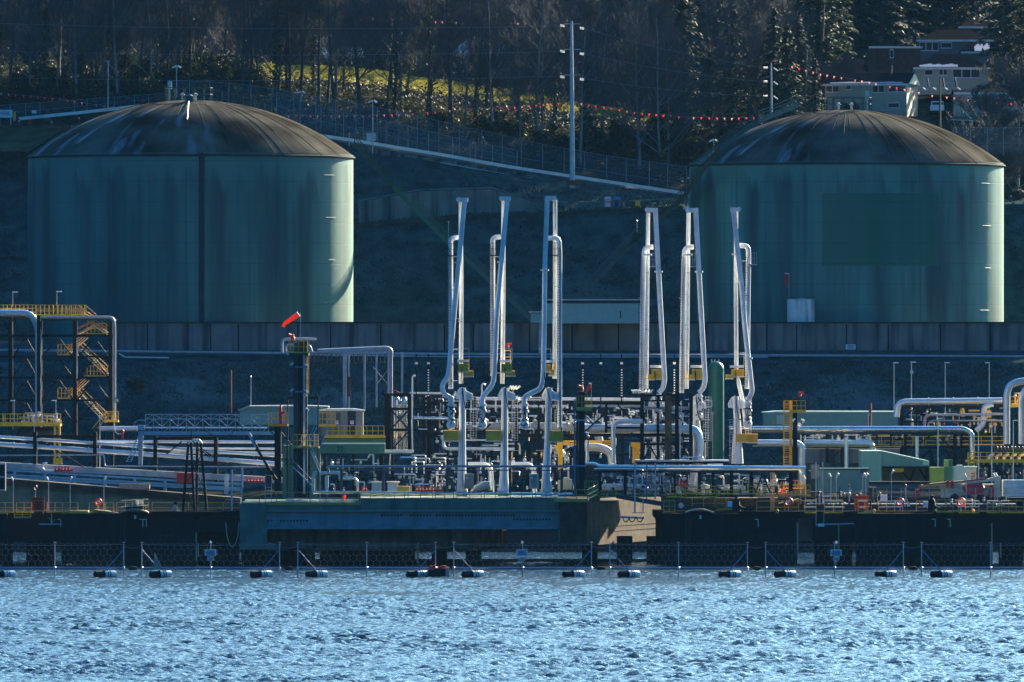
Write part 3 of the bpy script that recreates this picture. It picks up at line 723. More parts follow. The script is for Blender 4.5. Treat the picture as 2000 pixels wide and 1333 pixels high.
scatter(24,520,1010,1288,1331,B,.7,1.05,'thin bare tree in front of the sunlit lawn strip','tree',G2)
scatter(18,1010,1330,1288,1330,B,.7,1.1,'thin bare tree in the shade between the power pole and the dark conifer','tree',G4)
scatter(85,-80,1420,1396,1490,B,.7,1.05,'distant bare tree on the hill above the lawn strip','tree',G3)
scatter(9,1400,1580,1300,1345,B,.6,.95,'thin bare tree on the slope behind the right tank stairway','tree','bare trees behind the right tank stairway')
cons=[(1432,1314,.8,1,'conifer added for shade behind the ivy tree and the right tank stairway top'),(1476,1312,.85,0,'conifer added for slope shade left of the grey steel mast'),(1668,1400,1.0,0,'shaded conifer behind the low roof with the grey pole'),(1722,1405,1.05,1,'shaded conifer behind the brick garage house'),(1756,1412,1.15,0,'shaded conifer left of the hipped roof chimney'),(1790,1425,1.2,1,'shaded conifer behind the hipped roof chimney'),(1848,1430,1.15,0,'shaded conifer over the middle of the hipped roof'),(1900,1432,1.1,1,'shaded conifer behind the uppermost brown roof'),(1538,1292,.85,1,'shade conifer added close behind the railing of the right tank dome'),(1592,1300,.55,0,'small dense conifer between the wooden fence and the white gabled house'),(1560,1306,.7,1,'dark conifer beside the leaning brown pole behind the right tank'),(1512,1298,.85,0,'shade conifer added right behind the grey steel mast'),(1335,1310,1.05,0,'broad dark conifer right of the tall power pole'),(1290,1322,1.1,1,'dark conifer standing close behind the broad one by the pole'),(1385,1330,1.15,1,'dark conifer behind the many stemmed ivy tree'),  # conifers by stairway top, mast and dome railing added to shade the slope
 (1600,1365,1.0,0,'dense ivy green conifer left of the bare round tree and houses'),(1640,1372,.9,2,'lighter conifer edge beside the thin grey pole on the hill'),
 (1965,1352,1.25,0,'huge black conifer at the corner of the picture beyond the houses'),(2010,1346,1.1,1,'dark conifer cut by the picture edge beside the huge black one'),
 (1700,1440,1.1,1,'blue shaded conifer above the low roofs with the snow strip'),(1760,1450,1.2,0,'tall blue shaded conifer behind the hipped roof house'),(1820,1455,1.2,1,'conifer directly above the ridge of the hipped roof house'),(1890,1445,1.0,2,'yellow green conifer top beside the uppermost house roof'),
 (1560,1420,1.2,1,'dark conifer high on the hill behind the brown pole'),(1500,1400,1.1,0,'dark conifer on the hill behind the bare trees by the right tank'),(1450,1420,1.,1,'conifer peeping between bare trees at the top of the hill'),
 (210,1420,.9,1,'dark conifer deep in the wood above the thin grey mast'),(480,1425,.85,0,'dark conifer in the wood behind the upper bunting string'),(655,1420,.8,1,'dark conifer behind the pale roof in the wood'),(60,1415,.95,0,'dark conifer at the far end of the wood above the yard')]
for px,Y,s,k,lab in cons: plant(('con',k),on(px,Y),rr.uniform(0,6.28),s,lab,'tree',None)
scatter(60,-200,2300,1490,1570,[('con',0),('con',1),('con',2)],.9,1.25,'unseen skyline conifer added to shade the hill','tree','conifers on the upper hill')  # unseen trees added to throw shade over the hillside
plant(('round',0),on(1668,1338),.5,1.05,'low round bare tree in front of the houses beside the grey pole','tree',None)
plant(('round',0),on(1600,1342),2.5,.95,'round bare tree left of the white gabled house','tree',None)
plant(('round',1),on(1985,1275),1.5,2.5,'pale twiggy bare tree at the picture edge beside the right tank','tree',None)
plant(('round',1),on(1935,1268),3.5,1.9,'small pale twiggy tree behind the edge of the right tank dome','tree',None)
SH=[('shrub',0),('shrub',1),('shrub',2)]
scatter(60,-30,340,1284,1304,SH+[('shrub',3)],.55,1.1,'glossy evergreen shrub at the foot of the wood behind the left tank','shrub','evergreen shrubs at the foot of the wood')
scatter(55,-60,500,1302,1345,SH,.6,1.2,'dark evergreen shrub deep between the trunks of the dark wood','shrub','shrubs between the trunks of the dark wood')
scatter(46,340,1000,1284,1326,SH,.45,.95,'dark evergreen shrub along the fence below the sunlit lawn','shrub','shrubs below the lawn',lambda px,Y: Y>1300 and px>520)
scatter(36,1000,1420,1284,1320,SH,.5,1.,'dark evergreen shrub in the shaded hollow behind the power pole','shrub','shrubs in the hollow behind the pole')
scatter(22,1840,2060,1250,1300,[('shrub',3),('shrub',0)],.5,.9,'brown green shrub on the slope under the houses','shrub','shrubs below the houses')
scatter(14,1400,1860,1315,1335,[('shrub',3),('shrub',1)],.4,.7,'low brown shrub in front of the hillside houses','shrub','low shrubs by the houses')
plant(('shrub',3),Vector((P(262,750,1164).x,1164,hz(P(262,750,1164).x,1164))),0,.8,'single olive bush on the dark embankment beside the stair tower','shrub',None)
# hedges lit along the lawn
b=MB(); r2=random.Random(9)
for i in range(16000):
    px=r2.uniform(-40,1400); Y=r2.uniform(1283,1318); x=P(px,0,Y).x; leafq(b,r2,Vector((x,Y,hz(x,Y)+r2.random()**2*1.3)),r2.uniform(.12,.3))
o=b.build('undergrowth','leaf'); tag(o,'dark brambles and ivy covering the woodland floor','undergrowth',None,'stuff')
b=MB()
for i in range(6000):
    px=r2.uniform(490,1300); Y=r2.uniform(1320,1336); x=P(px,0,Y).x; leafq(b,r2,Vector((x,Y,hz(x,Y)+r2.random()**2*1.2)),r2.uniform(.1,.25))
o=b.build('brambles','leaf_brown')
q=MB(); r3=random.Random(19)
for i in range(9000):
    px=r3.uniform(-120,1480); Y=r3.uniform(1353,1490) if px<1420 else r3.uniform(1370,1490); x=P(px,0,Y).x; z=hz(x,Y); h=r3.uniform(2.,6.5); d=Vector((r3.uniform(-.3,.3),r3.uniform(-.3,.3),1)); p0=Vector((x,Y,z-.2)); w_=r3.uniform(.025,.06)
    q.tube([p0,p0+d*h],[w_,w_*.4],3,False)
    for j in range(4):
        f=r3.uniform(.2,.95); a=p0+d*h*f; q.tube([a,a+Vector((r3.uniform(-1,1),r3.uniform(-1,1),r3.uniform(.1,1.1)))*h*.3],[w_*.5,w_*.25],3,False)
for i in range(26000):
    px=r3.uniform(-120,1480); Y=r3.uniform(1354,1480); x=P(px,0,Y).x; leafq(q,r3,Vector((x,Y,hz(x,Y)+r3.random()**2*2.2)),r3.uniform(.15,.4))
tag(q.build('brushwood','twig'),'grey brown saplings and brush filling the hill above the lawn',  'brushwood',None,'stuff'); tag(o,'brown winter brambles along the upper edge of the sunlit lawn','brambles',None,'stuff')
from mathutils import noise as mnoise
q=MB(); r4=random.Random(31)
n_=0
while n_<34000:
    x=r4.uniform(-66,66); Y=r4.choice([r4.uniform(1150,1172),r4.uniform(1150,1172),r4.uniform(1228,1271)])
    if mnoise.noise(Vector((x*.12,Y*.12,0)))+.6*mnoise.noise(Vector((x*.5,Y*.5,3)))<r4.uniform(-.5,.6): continue
    n_+=1; p=Vector((x,Y,hz(x,Y)-.05)); h=r4.uniform(.12,.42); d=Vector((r4.uniform(-.5,.5),r4.uniform(-.6,.1),1))*h; w_=Vector((r4.uniform(.04,.14),r4.uniform(-.05,.05),0))
    q.add([p-w_,p+w_,p+d+w_*.3,p+d-w_*.3],[(0,1,2,3)])
tag(q.build('bank_grass','dry_grass'),'pale winter grass tufts on the embankment and the slope between the tanks','grass',None,'stuff')
# ------------------------------------------------------------------ houses
def house(label,x0,x1,ybase,yeave,yridge,Y,depth,wall,roof,wins,hip=True,over=4,snow=False,chim=None,gable=None,balc=None):
    t=thing('house',label,'house',P((x0+x1)/2,ybase,Y)); k=sc(Y)
    a=P(x0,ybase+25,Y); c=P(x1,yeave,Y)
    w=MB().box(a.x,c.x,Y,Y+depth,a.z,c.z).build('wall',wall,t)
    zr=P(0,yridge,Y).z; ze=c.z+.02; o=over*k; X0,X1=a.x-o,c.x+o; Y0,Y1=Y-o,Y+depth+o; ym=(Y0+Y1)/2; ins=min((X1-X0)*.3,(Y1-Y0)/2) if hip else 0
    b=MB(); b.add([(X0,Y0,ze),(X1,Y0,ze),(X1,Y1,ze),(X0,Y1,ze),(X0+ins,ym,zr),(X1-ins,ym,zr)],[(0,1,5,4),(2,3,4,5),(1,2,5),(3,0,4),(3,2,1,0)])
    r=b.build('roof',roof,t)
    MB().box(X0-.05,X1+.05,Y0-.1,Y0-.003,ze-.22,ze+.04).build('gutter','white_pipe',t)
    if gable:
        t.rotation_euler=(0,0,R(-12))
        g=.05; MB().add([(X1+g,Y0+.3,ze),(X1+g,Y1-.3,ze),(X1+g,ym,zr-.15),(X1+g+.12,Y0+.3,ze),(X1+g+.12,Y1-.3,ze),(X1+g+.12,ym,zr-.15)],[(0,1,2),(5,4,3),(0,3,4,1),(1,4,5,2),(2,5,3,0)]).build('gable','cream',t)
    if snow:
        sl=(zr-ze)/(ym-Y0); q=MB()
        for i in range(9):
            xa=X0+(X1-X0)*(.08+snow[0]+i*snow[1]/9); xb=xa+(X1-X0)*snow[1]/9; d=(ym-Y0)*(snow[2]*(.7+.5*((i*7)%5)/5)); zz=.05
            if hip: pass
            q.hexa([(xa,Y0+.1,ze+.1*sl+zz),(xb,Y0+.1,ze+.1*sl+zz),(xb,Y0+d,ze+d*sl+zz),(xa,Y0+d,ze+d*sl+zz)]+[(xa,Y0+.1,ze+.1*sl+zz+.05),(xb,Y0+.1,ze+.1*sl+zz+.05),(xb,Y0+d,ze+d*sl+zz+.05),(xa,Y0+d,ze+d*sl+zz+.05)])
        q.build('snow_strip','frost',t)
    for (u0,v0,u1,v1,mull) in wins:
        f=MB(); f.bx(u0,v0,u1,v0+1.5,Y-.06,.06); f.bx(u0,v1-1.5,u1,v1,Y-.06,.06)
        n=mull
        for i in range(n+1):
            x=u0+(u1-u0)*i/n; f.bx(max(u0,x-.7),v0+1.5,min(u1,x+.7)+.01,v1-1.5,Y-.06,.06)
        fo=f.build('window','sign_white',t); MB().bx(u0+.5,v0+1,u1-.5,v1-1,Y-.025,.02).build('pane','glass',fo)
    if chim:
        b=MB(); b.bx(chim[0],chim[1],chim[0]+chim[2],yridge+12,Y+depth*.4,1.); b.build('chimney','brick_wall',r)
    return t
h1=house('white house with a sunlit gable and dark roof behind the bunting',1610,1772,226,165,141,1322,9,'stucco','roof_dark',[(1612,167,1638,181,2),(1652,166,1662,176,1),(1704,166,1728,182,2),(1736,166,1770,181,2),(1735,201,1757,212,1),(1690,180,1702,186,1)],False,3,(0.,.85,.13),(1727,127,4),True)
MB().bx(1640,225,1650,200,1321.9,.1).build('door','wood',h1)
house('dark roofed house with a broad picture window above the white gabled house',1788,1930,160,133,104,1350,10,'stucco','roof_dark',[(1861,135,1914,153,3),(1806,136,1822,148,1),(1834,135,1850,148,2)],True,4,(.0,.5,.22))
house('brown hipped roof house with white framed windows near the top of the hill',1795,1935,110,79,56,1385,10,'stucco_grey','roof_brown',[(1796,82,1833,100,3),(1838,83,1859,95,1)],True,5,False,(1774,47,5))
house('flat roofed dark garage house with a snowy edge left of the hipped roof house',1700,1798,120,92,90,1372,9,'brick_wall','roof_dark',[(1738,97,1745,114,1)],False,3,(.0,.5,.3))
house('uppermost brown house roof beside the huge black conifer',1875,1950,75,53,36,1415,9,'brick_wall','roof_brown',[],True,3)
house('snow patched dark roof house beside the huge black conifer',1880,1936,128,102,80,1362,8,'stucco_grey','roof_dark',[],True,3,(.35,.5,.7),(1870,92,5))
h5=house('pale house with a white balcony behind the edge of the right tank',1868,2030,240,182,174,1318,9,'stucco','roof_dark',[(1889,189,1905,200,2),(1937,192,1951,208,1),(1955,192,1982,212,2),(1986,194,2000,214,1)],False,5)
b=MB(); b.bx(1862,209,2030,228,1315.5,.2); b.box(P(1862,0,1316).x,P(2030,0,1316).x,1315.7,1318,P(0,229,1316).z,P(0,227.5,1316).z); b.build('balcony','stucco',h5)
railing([(1885,230),(2000,230)],8,1315,'navy_steel',h5,step=5,w=.5)
house('pale roofed house half hidden by bare trees above the lit lawn',880,1005,150,108,72,1372,9,'stucco_grey','galv',[(900,112,915,124,1),(960,112,980,126,2)],True,4)
house('small pale house behind the thick trunk at the top of the lawn',612,705,132,110,92,1366,8,'stucco','galv',[(625,114,640,124,2)],False,3)
house('grey house with pale windows deep in the dark wood',235,345,62,30,8,1392,9,'stucco_grey','roof_dark',[(247,34,268,54,2),(283,32,300,52,2),(310,42,336,54,2)],False,4)
house('pale blue house at the top of the wood behind the upper bunting',615,660,34,8,-10,1405,8,'stucco','roof_dark',[(622,10,640,26,2)],False,3)
MB().bx(1820,198,1843,206,1314,1.5).build('shed_roof','white',None); o=C.objects['shed_roof']; o.name='parked_van'; o.data.name='parked_van'
tag(o,'white vehicle roof showing between the white gabled house and the pale balcony house','van')
q=MB(); q.bx(1818,206,1844,216,1313.8,2.); q=q.build('body','sign_white',None); o.location=o.location; q.parent=o
q=MB(); q.bx(1821,200,1842,205,1313.95,.05); q=q.build('windscreen','glass',None); q.parent=o
t=tag(MB().bx(1556,176,1602,196,1320,.1).build('wooden_fence','timber_pale'),'sunlit wooden board fence behind the right tank stairway','fence')
# retaining structure under the pale balcony house
b=MB(); b.bx(1857,228,1900,252,1312,3); tag(b.build('stone_terrace','mossy_concrete'),'pale terrace block under the balcony house','terrace')
b=MB()
for x in (1880,1898,1921,1943): b.tube([P(x,236,1300),P(x+3,262,1300)],.1,5)
b.bar(P(1856,234,1300),P(1990,240,1300),.15); tag(b.build('pipe_rail','pale_teal'),'pale pipe handrail on props beside the right tank dome','railing')
# ------------------------------------------------------------------ poles, lamps, wires, bunting
t=thing('power_pole','tall grey steel power pole with three cross arms behind the loading arms','pole',P(1118,364,1262))
Y=1262; k=sc(Y)
MB().tube([P(1118,368,Y),P(1117,200,Y),P(1116,42,Y)],[5.2*k,4.2*k,2.6*k],12).build('pole_shaft','galv',t,True)
for y in (47,97,147):
    b=MB(); b.bar(P(1102,y,Y),P(1134,y,Y),1.6*k); b.build('cross_arm','galv',t)
    b=MB()
    for x,yy in ((1095,y+3),(1133,y+8)):
        for i in range(4): b.lathe(P(x+i*2.2,yy+(i*.4),Y-.2),[(.3*k,-2.6*k),(1.*k,-2*k),(.5*k,-1*k),(1.*k,0),(.5*k,1*k),(1*k,2*k),(.2*k,2.6*k)],6)
    b.build('insulator','lamp_white',t)
b=MB(); b.bx(1107,352,1134,362,Y-.6,1.4); b.build('base_frame','rust',t)
def wire(pts,Y0,Y1,label,sag,r=.018,grp='power lines'):
    (x0,y0),(x1,y1)=pts; q=[]
    for i in range(21):
        f=i/20; q.append(P(x0+(x1-x0)*f,y0+(y1-y0)*f+sag*4*f*(1-f),Y0+(Y1-Y0)*f))
    return tag(MB().tube(q,r,4,False).build('power_line','wire'),label,'wire',grp)
for i,(ya,yb,n) in enumerate(((55,133,'top'),(105,160,'middle'),(153,188,'lowest'))):
    wire(((1137,ya),(1490,yb)),1262,1262,f'thin power line from the {n} cross arm towards the grey mast by the right tank',6)
    wire(((1093,ya-4),(-40,ya-10+i*4)),1262,1275,f'thin power line from the {n} cross arm across the wood',8)
t=thing('power_mast','grey steel mast with insulators at the left edge of the right tank dome','pole',P(1507,225,1255)); Y=1255; k=sc(Y)
MB().tube([P(1507,232,Y),P(1506,123,Y)],[2.2*k,1.3*k],10).build('pole_shaft','galv',t,True)
b=MB()
for y in (133,160,188):
    for i in range(4): b.lathe(P(1492+i*2.1,y,Y),[(.2*k,-2.2*k),(.9*k,-1.2*k),(.5*k,0),(.9*k,1.2*k),(.2*k,2.2*k)],6)
    b.tube([P(1511,y,Y),P(1519,y+6,Y)],1.1*k,6)
b.build('insulator','lamp_white',t)
tag(MB().tube([P(1571,205,1300),P(1575,98,1300)],[.24,.16],8).build('wooden_pole','wood',None,True),'leaning brown wooden pole behind the right tank roof rail','pole')
tag(MB().tube([P(1607,80,1350),P(1610,8,1350)],[.14,.09],8).build('grey_pole','wood',None,True),'thin grey pole on the hill in front of the ivy green conifer','pole')
t=thing('utility_pole','weathered utility pole with a wide double cross arm in front of the balcony house','pole',P(1836,240,1290)); k=sc(1290)
MB().tube([P(1836,262,1290),P(1836,150,1290)],[2.2*k,1.6*k],8).build('pole_shaft','wood',t,True)
b=MB(); b.bar(P(1804,163,1290),P(1874,163,1290),1.3*k); b.bar(P(1804,151,1290),P(1874,151,1290),.8*k)
for x in (1804,1836,1874): b.bar(P(x,151,1290),P(x,165,1290),.8*k)
b.build('cross_arm','galv',t)
b=MB()
for x in (1814,1844,1868): b.tube([P(x,170,1290),P(x-3,152,1290)],1.6*k,8)
b.build('transformer','navy_steel',t)
b=MB()
for x in (1802,1822,1845,1870): b.tube([P(x,172,1290),P(x+6,176,1290)],1.5*k,6)
b.build('insulator','lamp_white',t)
tag(MB().tube([P(1936,140,1345),P(1937,100,1345)],.14,6).build('wooden_pole','wood',None,True),'short brown pole in front of the huge black conifer','pole')
def mast(label,x,y0,y1,Y,head,w=1.1,m='galv',grp=None):
    t=thing('light_mast',label,'lamp post',P(x,y0,Y),grp); k=sc(Y)
    MB().tube([P(x,y0,Y),P(x,y1,Y)],[w*k,w*.7*k],8).build('pole',m,t,True)
    b=MB()
    if head=='T': b.bx(x-1,y1-1.2,x+9,y1+.8,Y-.1,.3)
    if head=='L': b.bx(x-8,y1-1.2,x+1,y1+.8,Y-.1,.3)
    if head=='cam':
        b.tube([P(x-9,y1+5,Y),P(x,y1+1,Y)],1.6*k,6); b.tube([P(x+2,y1+1,Y),P(x+8,y1+5,Y)],1.8*k,6)
    if head=='tri':
        for d in (-4,0,4): b.tube([P(x,y1+6,Y),P(x+d,y1,Y)],.5*k,5)
    if head=='ball': b.lathe(P(x,y1,Y),[(.3*k,-2*k),(2*k,0),(.3*k,2*k)],8)
    b.build('lamp_head','lamp_white' if head in('cam','T','L') else 'galv',t); return t
mast('thin grey mast with a forked tip behind the left end of the green dome',211,218,118,1270,'tri')
mast('camera mast with a control box beside the sloping road fence',728,300,196,1268,'cam',1.2)
MB().bx(716,260,734,276,1267.5,.5).build('control_box','galv',C.objects['light_mast.001'])
mast('floodlight mast on the hill above the dome platform of the left tank',345,190,128,1268,'cam')
mast('small lamp post by the road barrier beside the left tank edge',682,286,262,1268,'ball')
mast('short floodlight post behind the fence above the left tank dome',588,200,178,1284,'cam')
mast('small lamp on the slope beside the right tank stairway',1394,295,272,1240,'cam',.7)
mast('short lamp on the slope left of the right tank',1244,455,432,1236,'ball',.7)
mast('short pole lamp on the slope above the leftmost loading arm',876,470,434,1236,'ball',.7)
for x,h,lab in ((1746,'T','first'),(1846,'T','second'),(1932,'L','third')): mast(f'{lab} slim lamp post counted from the green vessel along the embankment foot',x,815,709,1150,h,1.1,grp='slim lamp posts before the embankment')
mast('slim lamp post with a small box halfway up behind the silver pipe bridge',1780,838,708,1140,'T',1.2,grp='slim lamp posts before the embankment')
MB().bx(1778,724,1784,730,1139.8,.2).build('junction_box','galv',[o for o in C.objects if o.name.startswith('light_mast')][-1])
mast('thin lamp mast on the stair tower roof nearest the picture edge',25,600,571,1113,'T',.6,grp='lamp masts on the stair tower')
mast('thin lamp mast on the stair tower roof above the twin pipes',111,600,570,1113,'T',.6,grp='lamp masts on the stair tower')
def bunting(label,pts,Y,step,m,flag=5.,seed=0):
    t=thing('bunting_string',label,'bunting',P(pts[0][0],pts[0][1],Y),'bunting strings across the hill'); f=lin(pts); x0,x1=pts[0][0],pts[-1][0]; k=sc(Y); rq=random.Random(seed)
    xs=np.arange(x0,x1,3.); q=[P(x,f(x),Y) for x in xs]; MB().tube(q,.022,3,False).build('cord','wire',t)
    me={}
    for mm in ('pennant_red','pennant_pale'):
        d=bpy.data.meshes.new('pennant'); h=flag*k/2; d.from_pydata([(-h*.75,-.015,0),(h*.75,-.015,0),(0,-.015,-2*h),(-h*.75,.015,0),(h*.75,.015,0),(0,.015,-2*h)],[],[(0,1,2),(5,4,3),(0,3,4,1),(1,4,5,2),(2,5,3,0)]); d.materials.append(M[mm]); me[mm]=d
    x=x0+step/2
    while x<x1:
        if rq.random()>.06:
            o=bpy.data.objects.new('pennant',me[m if rq.random()<.75 else ('pennant_pale' if m=='pennant_red' else 'pennant_red')]); C.objects.link(o); o.parent=t; o.location=P(x,f(x),Y)-t.location; o.rotation_euler=(rq.uniform(-.2,.2),rq.uniform(-.35,.35),rq.uniform(-.7,.7))
        x+=step*rq.uniform(.93,1.07)
bunting('red bunting string hanging from the picture edge to the left dome',[(-5,182),(60,188),(120,194),(180,204),(236,211)],1266,14.3,'pennant_red',seed=1)
bunting('long red bunting string sagging between the two tank domes',[(556,226),(700,226),(800,223),(900,214),(1010,209),(1060,204),(1120,200),(1180,209),(1240,220),(1340,229),(1430,231),(1502,228)],1264,14.4,'pennant_red',seed=2)
bunting('faint bunting string high in the bare trees above the lawn',[(478,2),(535,10),(640,26),(760,38),(900,44),(1020,45),(1115,38)],1330,13.6,'pennant_pale',5.,seed=3)
bunting('pale bunting string in front of the hillside houses',[(1540,128),(1600,144),(1690,159),(1760,173),(1820,186),(1880,193),(1950,200),(2010,204)],1290,13.8,'pennant_pale',seed=4)
# ------------------------------------------------------------------ storage yard by the left tank and things on the slope
t=thing('site_board','white site board on the storage yard at the picture edge','sign',P(10,246,1272)); MB().bx(-6,215,24,230,1272,.2).build('board','sign_white',t); marks((0,218,22,226),3,1272,'ink_blue',t,8)
b=MB(); b.bx(-2,230,0,246,1272.1,.1); b.bx(20,230,22,246,1272.1,.1); b.build('post','galv',t)
tag(MB().bx(62,216,71,222,1275,.1).build('small_sign','sign_white'),'tiny pale sign on a fence post above the storage yard','sign')
for x,w,lab in ((28,30,'concrete block nearest the site board'),(78,28,'concrete block in front of the wire reel'),(122,25,'concrete block at the dome side of the yard')):
    tag(MB().prism([(x-w/2,255),(x-w/2+2,244),(x+w/2-2,244),(x+w/2,255)],1270.5,1.2).build('barrier_block','concrete'),lab,'block','concrete blocks on the storage yard')
t=thing('cable_reel','small wooden cable reel on the storage yard','reel',P(92,240,1274)); MB().lathe(P(92,232,1274),[(.45,-.4),(.45,.4)],16,'X').build('drum','rust',t)
for d in (-.45,.4): MB().lathe(P(92,232,1274)+Vector((d,0,0)),[(.5,0),(.5,.06)],16,'X').build('flange','wood',t)
for x,y,lab in ((101,244,'red marker post beside the cable reel'),(154,236,'red marker post near the dome edge'),(37,242,'red marker post under the site board')):
    t=thing('marker_post',lab,'post',P(x,y,1271.5),'red marker posts in the yard'); MB().tube([P(x,y+2,1271.5),P(x,y-9,1271.5)],.11,6).build('shaft','red',t); MB().tube([P(x,y-4,1271.5),P(x,y-6,1271.5)],.12,6).build('band','sign_white',t)
t=thing('fire_hydrant','small red hydrant in the storage yard','hydrant',P(58,240,1274)); MB().lathe(P(58,243,1274),[(.25,0),(.25,.6),(.15,.8)],10).build('barrel','red',t); MB().tube([P(54,237,1274),P(62,237,1274)],.1,6).build('outlet','red',t)
t=thing('yard_container','dark site cabin with a yellow end beside the white board','cabin',P(32,240,1277)); MB().bx(10,218,26,240,1277,2).build('cabin_wall','navy_steel',t); MB().bx(26.2,218,29,236,1277,2).build('end_panel','yellow',t)
for x,m,lab in ((1187,'pink','pink portable toilet on the slope bench'),(1204.5,'blue','blue portable toilet beside the pink one')):
    t=thing('portable_toilet',lab,'portable toilet',P(x,404,1252.5)); MB().bx(x-7,388,x+7,405,1252,1.1).build('cabin_body',m,t); MB().prism([(x-7.5,388),(x-5,385),(x+5,385),(x+7.5,388)],1251.9,1.3).build('cabin_roof','sign_white' if m=='pink' else 'blue',t); MB().bx(x-4,391,x+4,404,1251.95,.04).build('door','sign_white' if m=='pink' else 'navy_steel',t)
t=thing('yellow_bin','small yellow bin on the slope bench right of the toilets','bin',P(1245,404,1252)); MB().bx(1241,394,1250,403,1252,.8).build('bin_body','yellow',t); MB().bx(1240.5,392,1250.5,394,1251.9,1.).build('lid','olive',t)
b=MB(); b.bx(1216,394,1221,405,1252,.4); tag(b.build('equipment_crate','grey_box'),'small grey crate between the blue toilet and the yellow bin','crate')
# corrugated sheds on the retaining wall
def shed(label,x0,x1,y0,y1,Y,d,wall,roof='galv',canopy=True,rib=3.2):
    t=thing('metal_shed',label,'shed',P((x0+x1)/2,y1,Y)); MB().bx(x0,y0,x1,y1,Y,d).build('wall',wall,t)
    b=MB(); n=int((x1-x0)/rib)
    for i in range(n+1): x=x0+(x1-x0)*i/n; b.bx(max(x0,x-.7),y0+.5,min(x1,x+.7),y1-.5,Y-.06,.06)
    b.build('wall_rib',wall,t)
    if canopy:
        b=MB(); A=P(x0-4,y0-1,Y-.5); B=P(x1+6,y0-3.5,Y-.5); b.box(A.x,B.x,Y-.5,Y+d+.4,A.z,B.z); b.build('roof',roof,t)
    return t
t=shed('pale corrugated shed with an overhanging roof between the loading arms',1064,1256,588,632,1176,5,'pale_teal','galv')
b=MB(); b.bx(1064,588,1256,593,1175.9,.08); b.build('fascia','navy_steel',t); MB().bx(1211,608,1213,622,1175.8,.1).build('downpipe','navy_steel',t)
t=shed('small square shed annex on a leg beside the pale corrugated shed',1037,1061,612,631,1175,4,'pale_teal',rib=6)
b=MB(); b.bx(1052,631,1060,690,1175.5,.5); b.build('leg','grey_pipe',t)
def windsock(label,x,y0,ytop,pts,Y,r0=3.2,m='orange'):
    t=thing('windsock',label,'windsock',P(x,y0,Y)); k=sc(Y); MB().tube([P(x,y0,Y),P(x,ytop,Y)],.5*k,6).build('pole','galv',t)
    q=[P(a,c,Y-.2) for a,c in pts]; n=len(q); MB().tube(q,[r0*k*(1-.45*i/(n-1)) for i in range(n)],12).build('sock',m,t,True)
    MB().tube([q[0]+(q[0]-q[1]).normalized()*.2*k,q[0]+(q[1]-q[0]).normalized()*1.6*k],r0*k*1.08,12).build('mouth_ring','sign_white',t); MB().tube([P(x,ytop+1,Y),q[0]],.4*k,5).build('bracket','galv',t)
windsock('orange windsock streaming from the top of the black fire monitor tower',587,665,612,[(583,614),(574,620),(563,628),(556,632),(552,639)],1052,5.5)
windsock('limp red windsock beside the small white tank',1541,585,534,[(1537,534),(1536,545),(1536,552),(1538,562)],1181,3.6,'red')
windsock('bright red windsock beside the middle fire monitor tower',1155,774,748,[(1153,749),(1150,757),(1147,763),(1144,769)],1061,3.,'red')
